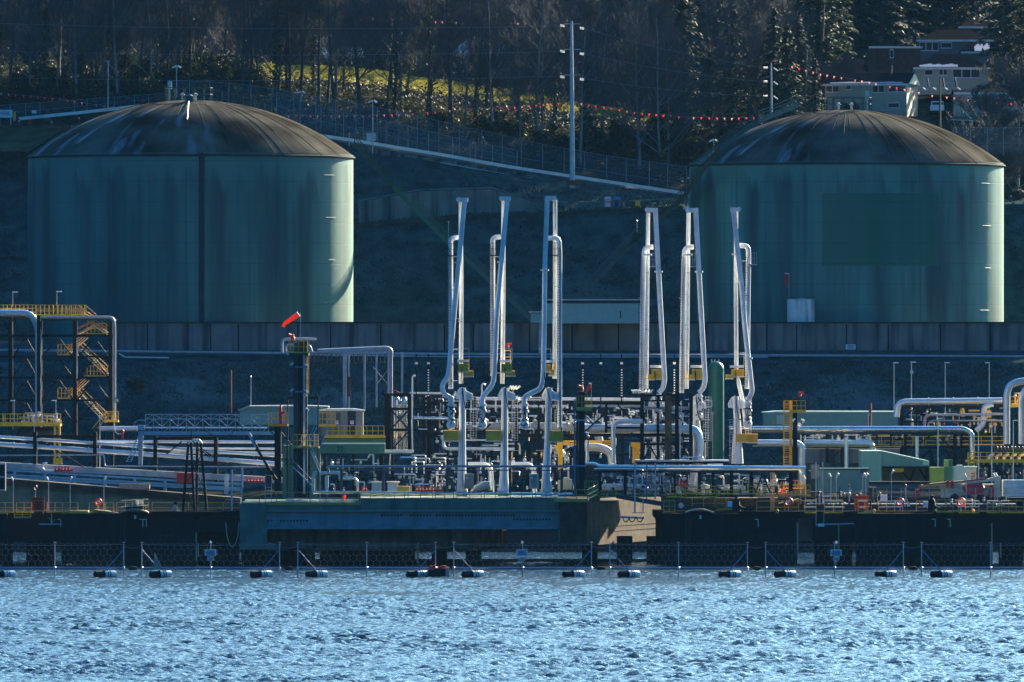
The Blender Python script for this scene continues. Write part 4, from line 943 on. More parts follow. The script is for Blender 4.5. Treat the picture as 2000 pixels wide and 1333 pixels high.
# ------------------------------------------------------------------ floating security fence
FY=1002.; fk=sc(FY)
def fence_section(xa,xb):
    """xa, xb: photo columns of the two end posts; built at its real place and copied along the boom"""
    mid=(xa+xb)/2; t=thing('floating_fence','','fence',P(mid,1125,FY),'floating security fence sections')
    b=MB(); b.tube([P(xa+3,1110.5,FY),P(xb-3,1110.5,FY)],2.6*fk,8); b.build('boom_pipe','pipe_blue',t,True)
    for x in (xa,mid,xb):
        b=MB(); b.bar(P(x,1127,FY),P(x,1062,FY),1.9*fk,1.9*fk); b.bx(x-2.6,1059.2,x+2.6,1060.6,FY-.1,.2); b.lathe(P(x,1110.5,FY)-Vector((0,0,3.8*fk)),[(2.4*fk,0),(2.8*fk,2*fk),(2.8*fk,6*fk),(2.*fk,7*fk)],8); b.build('post','galv',t)
    for x,d in ((xa,1),(xb,-1)):
        MB().bar(P(x,1074,FY-.1),P(x+d*31,1109,FY-1.2),1.8*fk,1.8*fk).build('brace','pipe_blue',t)
        c=P(x+d*36,1122,FY-1.4); b=MB(); D=Vector((.86,.5,0)); L=1.25
        b.tube([c-D*L,c-D*(L-.12),c,c+D*(L-.12),c+D*L],[.2,.34,.34,.34,.2],14); fl=b.build('float','rubber',t,True)
        b=MB(); b.tube([c-D*.15,c+D*(L-.1),c+D*(L+.05)],[.375,.375,.26],14); b.build('float_lit_cover','lamp_white',fl,True)  # white end cover, enlarged so its colour carries the float's sunlit side
        b=MB()
        for q in (-.15,.25,.5): b.tube([c+D*(q-.04),c+D*(q+.04)],.4,12)
        b.build('strap','rubber',fl); b=MB(); b.bar(c+Vector((0,0,.25)),P(x+d*31,1109,FY-1.2),.16); b.build('bracket','pipe_blue',fl)
    # hexagon chain netting
    b=MB(); a_=7.4; w=a_*math.sqrt(3); y=1064; row=0
    while y<1127:
        x=xa+(0 if row%2==0 else w/2)
        while x<xb-w*.4:
            c=[(x+w/2*0,y),(x+w/2,y-a_/2),(x+w,y),(x+w,y+a_)]
            for p,q in ((c[0],c[1]),(c[1],c[2])):
                if max(p[0],q[0])<=xb: b.bar(P(p[0],p[1],FY),P(q[0],q[1],FY),.36*fk,.015)
            if c[0][1]+a_<1129: b.bar(P(c[0][0],c[0][1],FY),P(c[0][0],c[0][1]+a_,FY),.36*fk,.015)
            x+=w
        y+=a_*1.5; row+=1
    b.build('chain_netting','wire',t)
    b=MB(); n=14
    b.tube([P(xa+(xb-xa)*i/n,1064+1.5*4*(i/n)*(1-i/n),FY-.02) for i in range(n+1)],.35*fk,4); b.build('top_cable','wire',t)
    # coupling to the next section
    b=MB(); b.tube([P(xb+10,1110.5,FY),P(xb+14,1110.5,FY),P(xb+22,1110.5,FY),P(xb+27,1110.5,FY)],[2*fk,3.6*fk,3.6*fk,2*fk],10); b.build('coupling','rubber',t,True)
    b=MB(); n=10
    b.tube([P(xb+35*i/n,1118+13*4*(i/n)*(1-i/n)*.9,FY) for i in range(n+1)],.6*fk,5); b.tube([P(xb+35*i/n,1066+5*4*(i/n)*(1-i/n),FY) for i in range(n+1)],.35*fk,4); b.build('link_chain','wire',t)
    return t
f0=fence_section(277,546)
LABF=['floating fence section cut by the picture edge below the orange warning sign','floating fence section with a notice board and a tan board leaning on its float','plain floating fence section under the start of the blue girder','floating fence section with a notice board, beside the dark float with red gear','plain floating fence section under the sunlit pier face','floating fence section with a notice board near the leaning thin rusty pile','plain floating fence section cut off by the far picture edge']
secs=[]
for i in range(7):
    o=f0 if i==1 else copy_tree(f0); o.location=f0.location+Vector(((i-1)*304.6*fk,0,0)); o['label']=LABF[i]; secs.append(o)
for i,px in ((1,411),(3,1019.5),(5,1633)):
    t=secs[i]; b=MB(); b.bx(px-11,1074,px+11,1086,FY-.12,.05); s1=b.build('notice_board','sign_blue',t); marks((px-9,1075.5,px+9,1085.5),5,FY-.13,'ink_blue',s1,i)
    b=MB(); b.bx(px-6,1088.5,px+6,1095,FY-.12,.05); s2=b.build('notice_board','sign_blue',t); marks((px-5,1089.5,px+5,1094.5),3,FY-.13,'ink_blue',s2,i+9)
    b=MB(); b.lathe(P(px,1060,FY),[(.6*fk,-3*fk),(2.2*fk,-1.5*fk),(2.2*fk,1.5*fk),(.4*fk,2.2*fk),(.3*fk,4*fk)],10); b.build('marker_lamp','lamp_white',t)
# debris and floats by the fence
t=thing('leaning_board','tan weathered triangular board leaning on a fence float','board',P(306,1112,FY-1.7)); MB().prism([(299,1112),(302,1079),(315.5,1107),(311,1113)],FY-1.9,.12).build('board_face','timber_pale',t)
b=MB(); b.bx(303,1090,305,1104,FY-1.95,.04); b.prism([(306,1096),(308,1092),(312,1106),(309,1108)],FY-1.95,.04); b.build('worn_patch','grey_box',t)
t=thing('work_float','dark box float carrying red gear moored at the fence','float',P(856,1126,FY-.8)); b=MB(); b.prism([(836,1127),(837,1113),(876,1110),(876,1127)],FY-1.8,2.); b.build('hull','rubber',t)
b=MB(); rq=random.Random(4)
for i in range(9): x=839+i*4.1; b.bx(x,1104+rq.uniform(0,5),x+3.6,1111.5,FY-1.6+rq.uniform(0,.8),.5)
b.build('red_gear','red',t); MB().bx(870,1111,877,1126,FY-1.88,.06).build('end_plate','timber_pale',t)
# ------------------------------------------------------------------ loading platform
DY=1050.; dk=sc(DY)
t=thing('loading_platform','concrete loading platform with a long blue grey girder under the first three loading arms','platform',P(780,1073,DY)); PL=t
b=MB(); b.prism([(468,984),(702,984),(702,973),(1092,973),(1092,997),(468,997)],DY-.0,24); b.build('deck_slab','mossy_concrete',t)
b=MB(); b.bx(516,1000,1094,1029,DY+.35,.3); g=b.build('girder','girder',t)
b=MB(); b.bx(512,997,1094,1000,DY-.12,.8); b.bx(512,1029,1094,1034,DY-.2,1.0); b.build('girder_flange','girder',t)
b=MB(); rq=random.Random(2)
for x0,x1,y in ((522,600,1017.5),(744,1004,1007),(1002,1076,1015)):
    x=x0
    while x<x1: 
        if rq.random()>.12: b.bx(x,y-1.9,x+4,y+1.9,DY+.31,.05)
        x+=6.3
b.build('rivet','navy_steel',t)
b=MB()
for x in (545,660,700,770,840,905,975,1040): b.bx(x,1000.2,x+.9,1028.8,DY+.3,.06)
b.build('stiffener','girder',t)
MB().prism([(468,984.5),(519,984.5),(519,1035),(521,1060),(546,1066),(546,1073),(468,1073)],DY-.4,9).build('pier','mossy_concrete',t)
for x in (512,): MB().bx(x,1031,x+10,1042,DY-.5,.8).build('bracket','girder',t)
def plpoly(pts,z0,z1): return MB().plan(pts,z0,z1)
x0=P(521,0,DY+10).x; x1=P(925,0,DY+5).x; x2=P(981,0,DY+13).x
zt=P(0,1034,DY+6).z; zb=P(0,1071,DY+6).z
MB().plan([(x0,DY+5),(x1,DY+5),(x2,DY+14),(x2,DY+22),(x0,DY+22)],zb,zt).build('pile_cap','cap_concrete',t)
MB().plan([(x0,DY+4.7),(x1+.1,DY+4.7),(x2+.15,DY+13.9),(x2+.15,DY+14.4),(x0,DY+14.4)],zb-.25,zb).build('cap_ledge','concrete',t)
b=MB(); b.bx(500,1036,990,1066,DY+23,.8); b.build('back_beam','dark_concrete',t)
# end pier with its sunlit flank
zt=P(0,975,DY).z; zb=P(0,1066,DY).z; xa=P(1094,0,DY).x; xb=P(1147,0,DY).x; xc=P(1291,0,DY+28.5).x
MB().plan([(xa,DY-.6),(xb,DY-.6),(xc,DY+28.5),(xc,DY+33),(xa,DY+33)],zb,P(0,981,DY).z).build('end_pier','concrete',t)
MB().plan([(xa-.2,DY-.4),(P(1136,0,DY).x,DY-.4),(P(1136,0,DY).x,DY+.2),(xa-.2,DY+.2)],P(0,1060,DY).z,P(0,999,DY).z).build('pier_facing','mossy_concrete',t)
MB().plan([(P(1152,0,DY).x,DY+1.2),(P(1172,0,DY+3).x,DY+4.4),(P(1172,0,DY+4).x,DY+8),(P(1152,0,DY).x,DY+8)],P(0,981,DY).z-.002,P(0,964,DY).z).build('upstand','concrete',t)
b=MB(); zz=P(0,1031,DY).z
for h in (0,-.55): b.plan([(xb+.02,DY-.66),(xc+.04,DY+28.4),(xc+.02,DY+28.6),(xb-.02,DY-.5)],zz+h-.03,zz+h+.03)
b.build('seam','dark_concrete',t)
rq=random.Random(6)
for x in (487,500,514,530,585,600,640,655,672,690,707,725,743,760,778,796,858,925,1152,1220,1278):
    MB().lathe(P(x,1112,DY+rq.uniform(6,12)),[(15.5*dk,-.5),(15.5*dk,3.6)],14).build('pile','pile',t,True)
for x,d in ((575,-1),(640,1),(720,-1)): MB().bar(P(x,1112,DY+14),P(x+d*24,1070,DY+14),1.5).build('raking_pile','pile',t)
tag(MB().tube([P(466,1098,DY+16),P(1292,1098,DY+16)],6*dk,10).build('timber_boom','pile',None,True),'long dark log boom floating behind the platform piles','boom')
MB().lathe(P(816,1082,DY+3),[(2.*dk,-1.),(2.*dk,1.2)],10).build('pile_sleeve','timber_pale',t)
b=MB()
for i in range(11): x=1014+i*7.4; b.bx(x,1033.5,x+5.6,1036.5,DY+24.5,.3)
tag(b.build('light_slots','concrete'),'row of short pale slabs glimpsed under the girder end','slab')
# platform railings, curb pipes
railing([(474,984),(704,984)],22,DY-.1,'olive',PL,step=31,w=1.4,name='railing')
b=MB(); b.bx(470,983,703,987,DY-.15,.25); b.build('kick_plate','olive',PL)
for x0_,x1_ in ((700,748),(752,790),(797,845),(850,886),(892,940),(946,990),(997,1040),(1046,1088)): railing([(x0_,973),(x1_,973)],11.5,DY-.05,'olive',PL,step=21,w=1.2,name='railing',toe=False)
t=thing('end_platform','yellow railed end platform on the pier beside the middle fire monitor tower','platform',P(1118,981,DY-1)); MB().bx(1083,977,1148,981,DY-1.3,3.).build('deck_plate','olive',t); railing([(1084,977),(1147,977)],20,DY-1.2,'olive',t,step=24,w=1.3); railing([(1147,977,DY-1.2),(1168,966,DY+4)],20,DY,'olive',t,step=15,w=1.3); railing([(1142,964),(1168,964)],24,DY+5,'olive',t,step=10,w=1.2)
MB().tube([P(1086,974,DY-1.2),P(1104,974,DY-1.2)],2.2*dk,8).build('fender_roll','cream',t)
pipe('long steel pipe lying along the platform edge behind the yellow railings',[(612,962),(1118,966)],2.8,'silver',DY+3,flange=62,cat='pipe')
pipe('thin pipe along the kerb of the lower platform deck',[(558,976),(700,977)],1.6,'silver',DY+4)
for x,w in ((566,18),(586,17),(608,13)): tag(MB().bx(x,977,x+w,981,DY+2.5,.6).build('cable_box','white'),f'small white box on the lower deck behind the railing, number {["one","two","three"][(x-566)//20]} from the pier','box','white boxes on the lower deck')
tag(MB().prism([(669,970),(674,967),(676,968),(673,979),(671,979)],DY+.6,.1).build('red_flag','orange'),'small orange rag on the platform railing','flag')
# dock building beams behind (green gantry with painted numbers)
t=thing('green_gantry','green painted steel gantry numbered 22 behind the black monitor tower','gantry',P(640,972,DY+12)); GY=DY+12
MB().bx(552,870,573,972,GY,1.2).build('gantry_leg','green_paint',t); MB().bx(606,872,626,972,GY,1.2).build('gantry_leg','green_paint',t)
MB().bx(573.1,870,605.9,877,GY+.1,1).build('gantry_beam','green_paint',t); MB().bx(626.1,869,752,886,GY+.1,1).build('gantry_beam','green_paint',t)
b=MB(); b.bx(628,866,752,868.5,GY-.05,1.2); b.build('beam_flange','pale_teal',t)
text('22',564,903,GY-.02,12,'rubber',t); text('22',664,878,GY+.08,10,'rubber',t)
for x in (559,566): MB().bx(x,870.5,x+.8,971,GY-.03,.04).build('panel_seam','rubber',t)
# ------------------------------------------------------------------ berthing dolphins
def dolphin(label,deck,panels,bodies,piles,Y=DY,ladd=None,chains=(),gaps=()):
    t=thing('berthing_dolphin',label,'dolphin',P((deck[0]+deck[1])/2,1103,Y))
    MB().bx(deck[0],1000.5,deck[1],1012,Y+1.2,16).build('deck','pile',t)
    MB().bx(deck[0],999,deck[1],1002,Y+.9,.35).build('deck_edge','rubber',t)
    for p in panels:
        b=MB(); b.bx(p[0],p[1],p[2],p[3],Y-.6,1.1); f=b.build('fender_panel','rubber',t); b=MB()
        for i in range(1,4): x=p[0]+(p[2]-p[0])*i/4; b.bx(x,p[1]+1,x+1,p[3]-1,Y-.64,.03)
        for i in range(1,3): y=p[1]+(p[3]-p[1])*i/3; b.bx(p[0]+1,y,p[2]-1,y+1,Y-.63,.02)
        b.build('panel_joint','black_steel',f)
    for p in bodies: MB().bx(p[0],p[1],p[2],p[3],Y+1.5,p[4] if len(p)>4 else 8).build('fender_body','black_steel' if len(p)<6 else p[5],t)
    for p in panels+[q for q in bodies if q[3]>1099]: MB().bx(p[0]-.2,1091,p[2]+.2,p[3]+1,Y-.66 if p in panels else Y+1.44,.05).build('tide_band','rust_weed',t)
    for x,w in piles: MB().lathe(P(x,1108,Y+9),[(w/2*dk,-.5),(w/2*dk,5.6)],14).build('pile','pile',t,True)
    if ladd: ladder(ladd,1003,1100,Y-.72,'navy_steel',t,9,5.2,t=1.1)
    for (x0_,y0_,x1_,y1_) in chains:
        b=MB(); n=int(abs(x1_-x0_)/5)
        for i in range(n): f=(i+.5)/n; b.ring(P(x0_+(x1_-x0_)*f,y0_+(y1_-y0_)*f,Y+1.2),.13,.035,8,'Y' if i%2 else 'Z',4)
        b.build('chain','navy_steel',t)
    return t
D1=dolphin('dark berthing dolphin with a ladder behind the tan leaning board',(20,474),[(120,1003,242,1101)],[(243,1004,292,1101,6),(292,1010,380,1103,8),(110,1009,119.5,1034,3),(382,1014,470,1040,10)],[(80,58),(425,50),(400,40),(450,34)],ladd=240,chains=[(284,1049,338,1046)])
MB().tube([P(383,1040,DY+.6),P(384,1095,DY+.6)],1.7*dk,8).build('rusty_pile','timber_pale',D1,True); MB().tube([P(387,1062,DY+.9),P(388,1088,DY+.9)],1.4*dk,8).build('rusty_pile','timber_pale',D1,True)
D0=dolphin('dark fender body cut off by the picture edge below the orange warning sign',(-60,20),[(-60,1003,14,1104)],[(14,1006,120,1058,14)],[(5,40)]); MB().tube([P(12,1050,DY-.3),P(12.5,1092,DY-.3)],1.8*dk,8).build('rusty_pile','timber_pale',D0,True)
D2=dolphin('dark berthing dolphin with a ladder next to the sunlit pier',(1278,1600),[(1293,1003,1441,1104)],[(1441.2,1003.2,1557,1104,8)],[(1300,40),(1500,60)],ladd=1343,chains=[(1464,1047,1518,1043)])
D3=dolphin('dark berthing dolphin beyond the leaning thin rusty pile',(1600,2060),[(1672,1003,1822,1104)],[(1822.2,1003.2,1936,1104,8),(1590,1010,1671,1058,10),(1936.3,1010,2050,1062,12)],[(1610,40),(1975,50),(1650,30)],chains=[(1845,1051,1898,1044)])
for x,y0_,y1_,D in ((1557.5,1021,1092,D2),(1638,1025,1094,D3),(1937,1022,1105,D3),(1954,1061,1090,D3)): MB().tube([P(x,y0_,DY+.7),P(x+.6,y1_,DY+.7)],1.5*dk,8).build('rusty_pile','timber_pale',D,True)
MB().bx(1558.5,1057,1584,1062,DY+12,1).build('back_waler','concrete',D3)
for D,a in ((D1,262),(D2,1366)):
    b=MB(); n=14; pts=[P(a-28+56*i/n,1003-6.5*math.sin(math.pi*i/n),DY-.4) for i in range(n+1)]
    for p,q in zip(pts[:-1],pts[1:]): b.hexa([p,q,q+Vector((0,0,.14)),p+Vector((0,0,.14)),p+Vector((0,2.4,0)),q+Vector((0,2.4,0)),q+Vector((0,2.4,.14)),p+Vector((0,2.4,.14))])
    b.build('arched_step','timber_pale',D); MB().bx(a,1007,a+4,1014,DY-.7,.1).build('lamp_plate','cream',D)
for x,D in ((118,D1),(278,D1),(285,D1),(1480,D2),(1855,D3),(1826,D3)): 
    b=MB(); b.bx(x,1015,x+1.6,1030,DY-.66,.05); b.bx(x-6,1014,x+1.6,1015.6,DY-.66,.05); b.build('marker_strip','cream',D)
# mooring line hanging by the girder pier
b=MB(); n=16; b.tube([P(441+26*i/n,1021+48*(1-(2*i/n-1)**2)**.6,DY+.8) for i in range(n+1)],.9*dk,5); tag(b.build('mooring_rope','cream'),'pale mooring rope looped beside the girder pier','rope')
def rails(label,segs,Y=DY+.6,h=21,m='yellow',step=17,grp=None,cat='railing',w=1.2):
    t=thing('yellow_railing',label,cat,P(segs[0][0],segs[0][1],Y),grp)
    for s in segs: railing([(s[0],s[1]),(s[2],s[1])],h,Y,m,t,step=step,w=w)
    return t
rails('yellow deck railing along the dark dolphin under the orange warning sign',[(-5,1002,26),(32,1002,62),(92,1002,152),(174,1002,222)],h=20)
rails('long yellow deck railing between the flat work bench and the black trestle',[(228,1002,290),(297,1002,334),(334,1002,470)],Y=DY+9,h=20,step=38)
rails('yellow hooked railing stubs below the orange sign edge',[(28,1012,60)],Y=DY-.7,h=14,step=13)
rails('yellow deck railing with white topped gates beside the red life ring near the pale pile',[(1352,996,1440),(1478,1003,1560)],Y=DY+7,h=24,step=24)
rails('yellow deck railing in front of the second orange warning sign',[(1572,1003,1594),(1610,1003,1646),(1676,1003,1702)],h=26,step=16)
rails('yellow deck railing between the two mooring hooks on the far dolphin',[(1716,1003,1763),(1790,1003,1812)],Y=DY+4,h=24,step=15)
rails('yellow deck railing beside the last red life ring',[(1830,1002,1862),(1872,1003,1912),(1928,1003,1952),(1956,1003,1999)],h=25,step=13)
rails('yellow gate railing on the dark dolphin edge under the gangway',[(1296,1001,1318)],h=23,step=10)
for i,(x0_,x1_) in enumerate(((1060,1092),(1573,1594),(1612,1646),(1872,1912),(1930,1950))):
    pass
b=MB()
for x0_,x1_,y in ((1570,1594,979),(1570,1594,991),(1610,1646,979),(1612,1650,991),(1676,1694,979),(1678,1690,991),(1870,1912,979),(1870,1912,990),(1928,1950,979),(1728,1763,979),(1720,1764,990),(1954,1970,979)): b.bx(x0_,y-.9,x1_,y+.9,DY+.2,.12)
tag(b.build('rail_glints','lamp_white'),'painted sun glints along the yellow deck railings of the far dolphins','rail glint')  # white bars painted as sun glints on the top and middle rails
def sign(label,x0,y0,x1,y1,Y,rows=4):
    t=thing('warning_sign',label,'sign',P((x0+x1)/2,y1,Y)); MB().bx(x0,y0,x1,y1,Y,.1).build('board','sign_orange',t); b=MB()
    for x in (x0+2,x1-3): b.bx(x,y0,x+1.2,y1+6,Y+.12,.1)
    b.build('post','galv',t); text('WARNING',(x0+x1)/2,y0+(y1-y0)*.17,Y-.02,4.4,'ink',t,sx=(x1-x0)/27.)
    marks((x0+4,y0+(y1-y0)*.33,x1-4,y1-3),rows,Y,'ink',t,int(x0)); return t
sign('orange WARNING sign standing clear on the dark dolphin beside the causeway',62,971,86.5,998,DY+.2)
sign('orange WARNING sign partly behind white topped yellow railings',1668.5,968,1697,995,DY+2)
def lifering(label,x,y,Y,r=8.5):
    t=thing('life_ring',label,'life ring',P(x,y+r,Y)); k=sc(Y); MB().ring(P(x,y,Y),r*.8*k,r*.24*k,24,'Y',8).build('ring','red',t,True); b=MB()
    for i in range(4): a=i*math.pi/4; b.bar(P(x,y,Y)+Vector((math.cos(a),0,math.sin(a)))*r*.75*k,P(x,y,Y)-Vector((math.cos(a),0,math.sin(a)))*r*.75*k,.7*k)
    b.build('rope','sign_white',t); MB().bx(x-.8,y+r,x+.8,y+r+12,Y+.1,.08).build('stand','galv',t)
lifering('red life ring hung on the deck beside the black trestle and dark causeway',192,981,DY+1,7.5)
lifering('red life ring near the pale square post by the sunlit concrete block',1540,981,DY+1.5,9)
lifering('red life ring beside the white box behind the yellow railing',1758,981,DY+1.5,8.5)
lifering('red life ring just past the second mooring hook',1877,981,DY+1.2,9)
def hook(label,x):
    t=thing('mooring_hook',label,'mooring hook',P(x,1001,DY+1.6)); Y=DY+1.6; k=dk
    MB().lathe(P(x,1001,Y+.6),[(9*k,0),(8*k,8*k),(7*k,20*k),(5*k,26*k),(2*k,28*k),(3.4*k,29*k),(3.4*k,33*k),(.5*k,34*k)],16).build('capstan','rubber',t,True)
    for i in range(3):
        b=MB(); b.tube(bend([P(x+5,988+i*2,Y),P(x+14+i*5,994,Y-.3),P(x+18+i*6,997,Y-.5),P(x+22+i*6,990,Y-.5)],.25),2.3*k,8); b.build('hook','rubber',t,True)
    MB().bx(x-17,980,x-8,991,Y+.3,.4).build('control_box','sign_blue',t)
    b=MB(); b.bx(x-10,1000,x+26,1002,Y-.6,1.6); b.build('base_plate','black_steel',t)
hook('black mooring hook and capstan in front of the sunlit concrete block',1438); hook('black mooring hook and capstan between two red life rings',1820)
t=thing('deck_machine','dark winch under a flat railed bench at the first ladder dolphin','winch',P(262,1000,DY+.5)); b=MB(); b.tube([P(246,992,DY+1),P(284,992,DY+1)],6*dk,12); b.build('drum','black_steel',t,True)
b=MB(); b.bx(265,978,279,990,DY+1.4,.7); b.build('motor','silver',t); b=MB()
for y in (977,989): b.bar(P(236,y+1.5,DY+.4),P(289,y-1.5,DY+.4),1.4*dk,.5)
for x in (245,258,268,280): b.bar(P(x,977,DY+.4),P(x,1001,DY+.4),.9*dk)
b.build('bench_frame','cream',t)
t=thing('step_ladder','small grey folding step stand beside the black trestle','step stand',P(338,1002,DY+2)); b=MB()
for x0_,x1_ in ((329,342),(352,343),(333,344),(348,341)): b.bar(P(x0_,1003,DY+2),P(x1_,984,DY+2.3),1.1*dk)
b.bar(P(336,992,DY+2),P(347,992,DY+2),1*dk); b.build('frame','galv',t); MB().bx(338,981,346,986,DY+2.1,.6).build('tray','black_steel',t)
tag(MB().prism([(135,1003),(136,998),(172,998),(175,1003)],DY+.3,1.2).build('spill_tray','yellow'),'flat yellow spill tray on the first ladder dolphin','tray')
tag(MB().prism([(185,996),(205,997.5),(238,1003),(236,1004.5),(200,1000),(186,997.5)],DY+.2,1.4).build('loose_plank','timber_pale'),'bent grey plank lying on the dolphin deck next to the spill tray','plank')
for i,(x,lab) in enumerate(((1518,'yellow deck bollard cap by the sunlit concrete block'),(1707,'yellow deck bollard cap right of the second warning sign'),(1901,'yellow deck bollard cap right of the last life ring'))):
    t=thing('bollard',lab,'bollard',P(x,1002,DY+.6)); MB().lathe(P(x,1002,DY+1),[(2.8*dk,0),(3*dk,4*dk),(2.2*dk,6.5*dk),(.5*dk,7.5*dk)],12).build('post','yellow',t,True); MB().lathe(P(x,1002,DY+1),[(3.5*dk,-.05),(3.5*dk,.1)],12).build('foot','olive',t)
tag(MB().bx(1720,967,1733,979,DY+2.2,.7).build('white_cabinet','white'),'white box behind the railing beside a red life ring','cabinet')
# walkway from the platform down to the dolphin
t=thing('dark_gangway','dark steel gangway sloping from the sunlit pier to the black dolphin','gangway',P(1270,985,DY+3)); Y=DY+3
MB().prism([(1204,967),(1212,967),(1300,981),(1340,990),(1340,998),(1296,990),(1204,974)],Y,1.6).build('girder','navy_steel',t)
MB().prism([(1338,989),(1400,992),(1400,996),(1338,997)],Y+.1,1.4).build('landing','navy_steel',t)
railing([(1172,974),(1196,972)],14,Y+2,'olive',t,step=8,w=1.1); railing([(1215,967),(1300,981)],17,Y+1.8,'navy_steel',t,step=22,w=1.,toe=False); railing([(1338,990),(1398,993)],20,Y-.1,'navy_steel',t,step=9,w=1.)
b=MB(); b.lathe(P(1330,988,Y-.3),[(.15,-.25),(.3,-.2),(.3,.2),(.15,.25)],14,'Y'); b.build('hinge_drum','galv',t)
for x,y0_,y1_ in ((1240,905,1003),(1263,905,980),(1280,905,975),(1256,975,1000)):
    tag(MB().bar(P(x,y1_,DY+2.4),P(x,y0_,DY+2.4),3.2*dk if x<1250 else 2.4*dk).build('service_post','galv' if x!=1263 else 'pipe_blue'),{1240:'pale square post standing in front of the sunlit pier flank',1263:'blue grey post behind the dark gangway',1280:'grey post right of the blue grey post at the dark gangway',1256:'short grey post under the dark gangway'}[x],'post')
t=thing('light_bracket','white tube lamp with black cables on the sunlit pier flank','lamp',P(1235,1012,DY+9)); Y=DY+9
MB().tube([P(1210,1010,Y),P(1258,1012,Y)],2.2*dk,8).build('tube','lamp_white',t,True); b=MB()
for x in (1216,1228,1243): b.tube(bend([P(x,1010,Y-.2),P(x+3,1019,Y-.2),P(x+9,1020,Y-.2),P(x+14,1010,Y-.2)],.3),1*dk,6)
b.build('cable','rubber',t); MB().bar(P(1235,1002,Y),P(1260,1002,Y),1.5*dk).build('bracket','galv',t)
tag(MB().prism([(1277,1004),(1280,1004),(1287,1030),(1292,1037),(1292,1042),(1284,1034)],DY+.9,.3).build('rubber_hose','rubber'),'black curved hose between the sunlit pier and the dark dolphin','hose')
# concrete deck blocks seen behind the far dolphins
tag(MB().bx(1330,973,1520,1003,DY+13,5).build('concrete_block','concrete'),'sunlit concrete block wall behind the first mooring hook','wall')
tag(MB().bx(1480,972,1504,1003,DY+12.5,.45).build('access_hatch','navy_steel'),'dark blue panel set on the sunlit concrete block wall','hatch')
tag(MB().bx(1505,915,1513,1001,DY+12,.5).build('square_post','timber_pale'),'pale square post rising from the dolphin deck to the white pipe','post')
tag(MB().prism([(1516,985),(1560,975),(1572,980),(1572,1000),(1516,1000)],DY+14,4).build('concrete_ramp','concrete'),'low concrete ramp behind the red life ring near the pale square post','ramp')
tag(MB().bx(1575,985,2050,1001,DY+14,6).build('deck_wall','navy_steel'),'dark steel deck side running behind the far dolphins','wall')
for x0_,x1_,y,grp in ((1592,1640,1022,''),(1602,1668,1023.5,'')):
    pass
t=thing('swing_bracket','pale swing bracket under the far dolphin deck','bracket',P(1610,1027,DY+.4)); b=MB(); b.bar(P(1594,1025,DY+.3),P(1668,1023,DY+.3),2.4*dk,.2); b.bar(P(1594,1000,DY+.3),P(1594,1028,DY+.3),1.6*dk); b.bar(P(1609,1002,DY+.3),P(1609,1024,DY+.3),1.2*dk); b.build('frame','galv',t); MB().bx(1598,1023,1610,1029,DY+.1,.3).build('plate','lamp_white',t)
t=thing('swing_bracket','pale swing bracket under the dark deck below the orange warning sign','bracket',P(98,1024,DY+.4)); b=MB(); b.bar(P(76,1024,DY+.3),P(120,1024,DY+.3),2.4*dk,.2); b.bar(P(101,1004,DY+.3),P(101,1024,DY+.3),1.6*dk); b.bar(P(96,1012,DY+.3),P(101,1020,DY+.3),1.*dk); b.bar(P(108,1014,DY+.3),P(101,1022,DY+.3),1.*dk); b.build('frame','galv',t)
# concrete causeway behind the first dolphin
t=thing('causeway','stained concrete causeway wall behind the orange warning sign and black trestle','causeway',P(230,1000,DY+26)); Y=DY+26
MB().prism([(-20,936),(470,982),(470,1012),(-20,1012)],Y,3).build('wall_face','mossy_concrete',t); MB().prism([(-20,932),(470,973),(470,984),(-20,946)],Y-.6,4).build('ledge','dark_concrete',t)
tag(MB().bx(-10,905,11,959,DY+20,.5).build('screen_box','galv'),'grey framed dark screen at the picture edge above the causeway','screen'); o=C.objects['screen_box']
for y in (908,934): q=MB().bx(-8,y,9,y+22,DY+19.95,.04).build('screen','rubber',None); q.parent=o
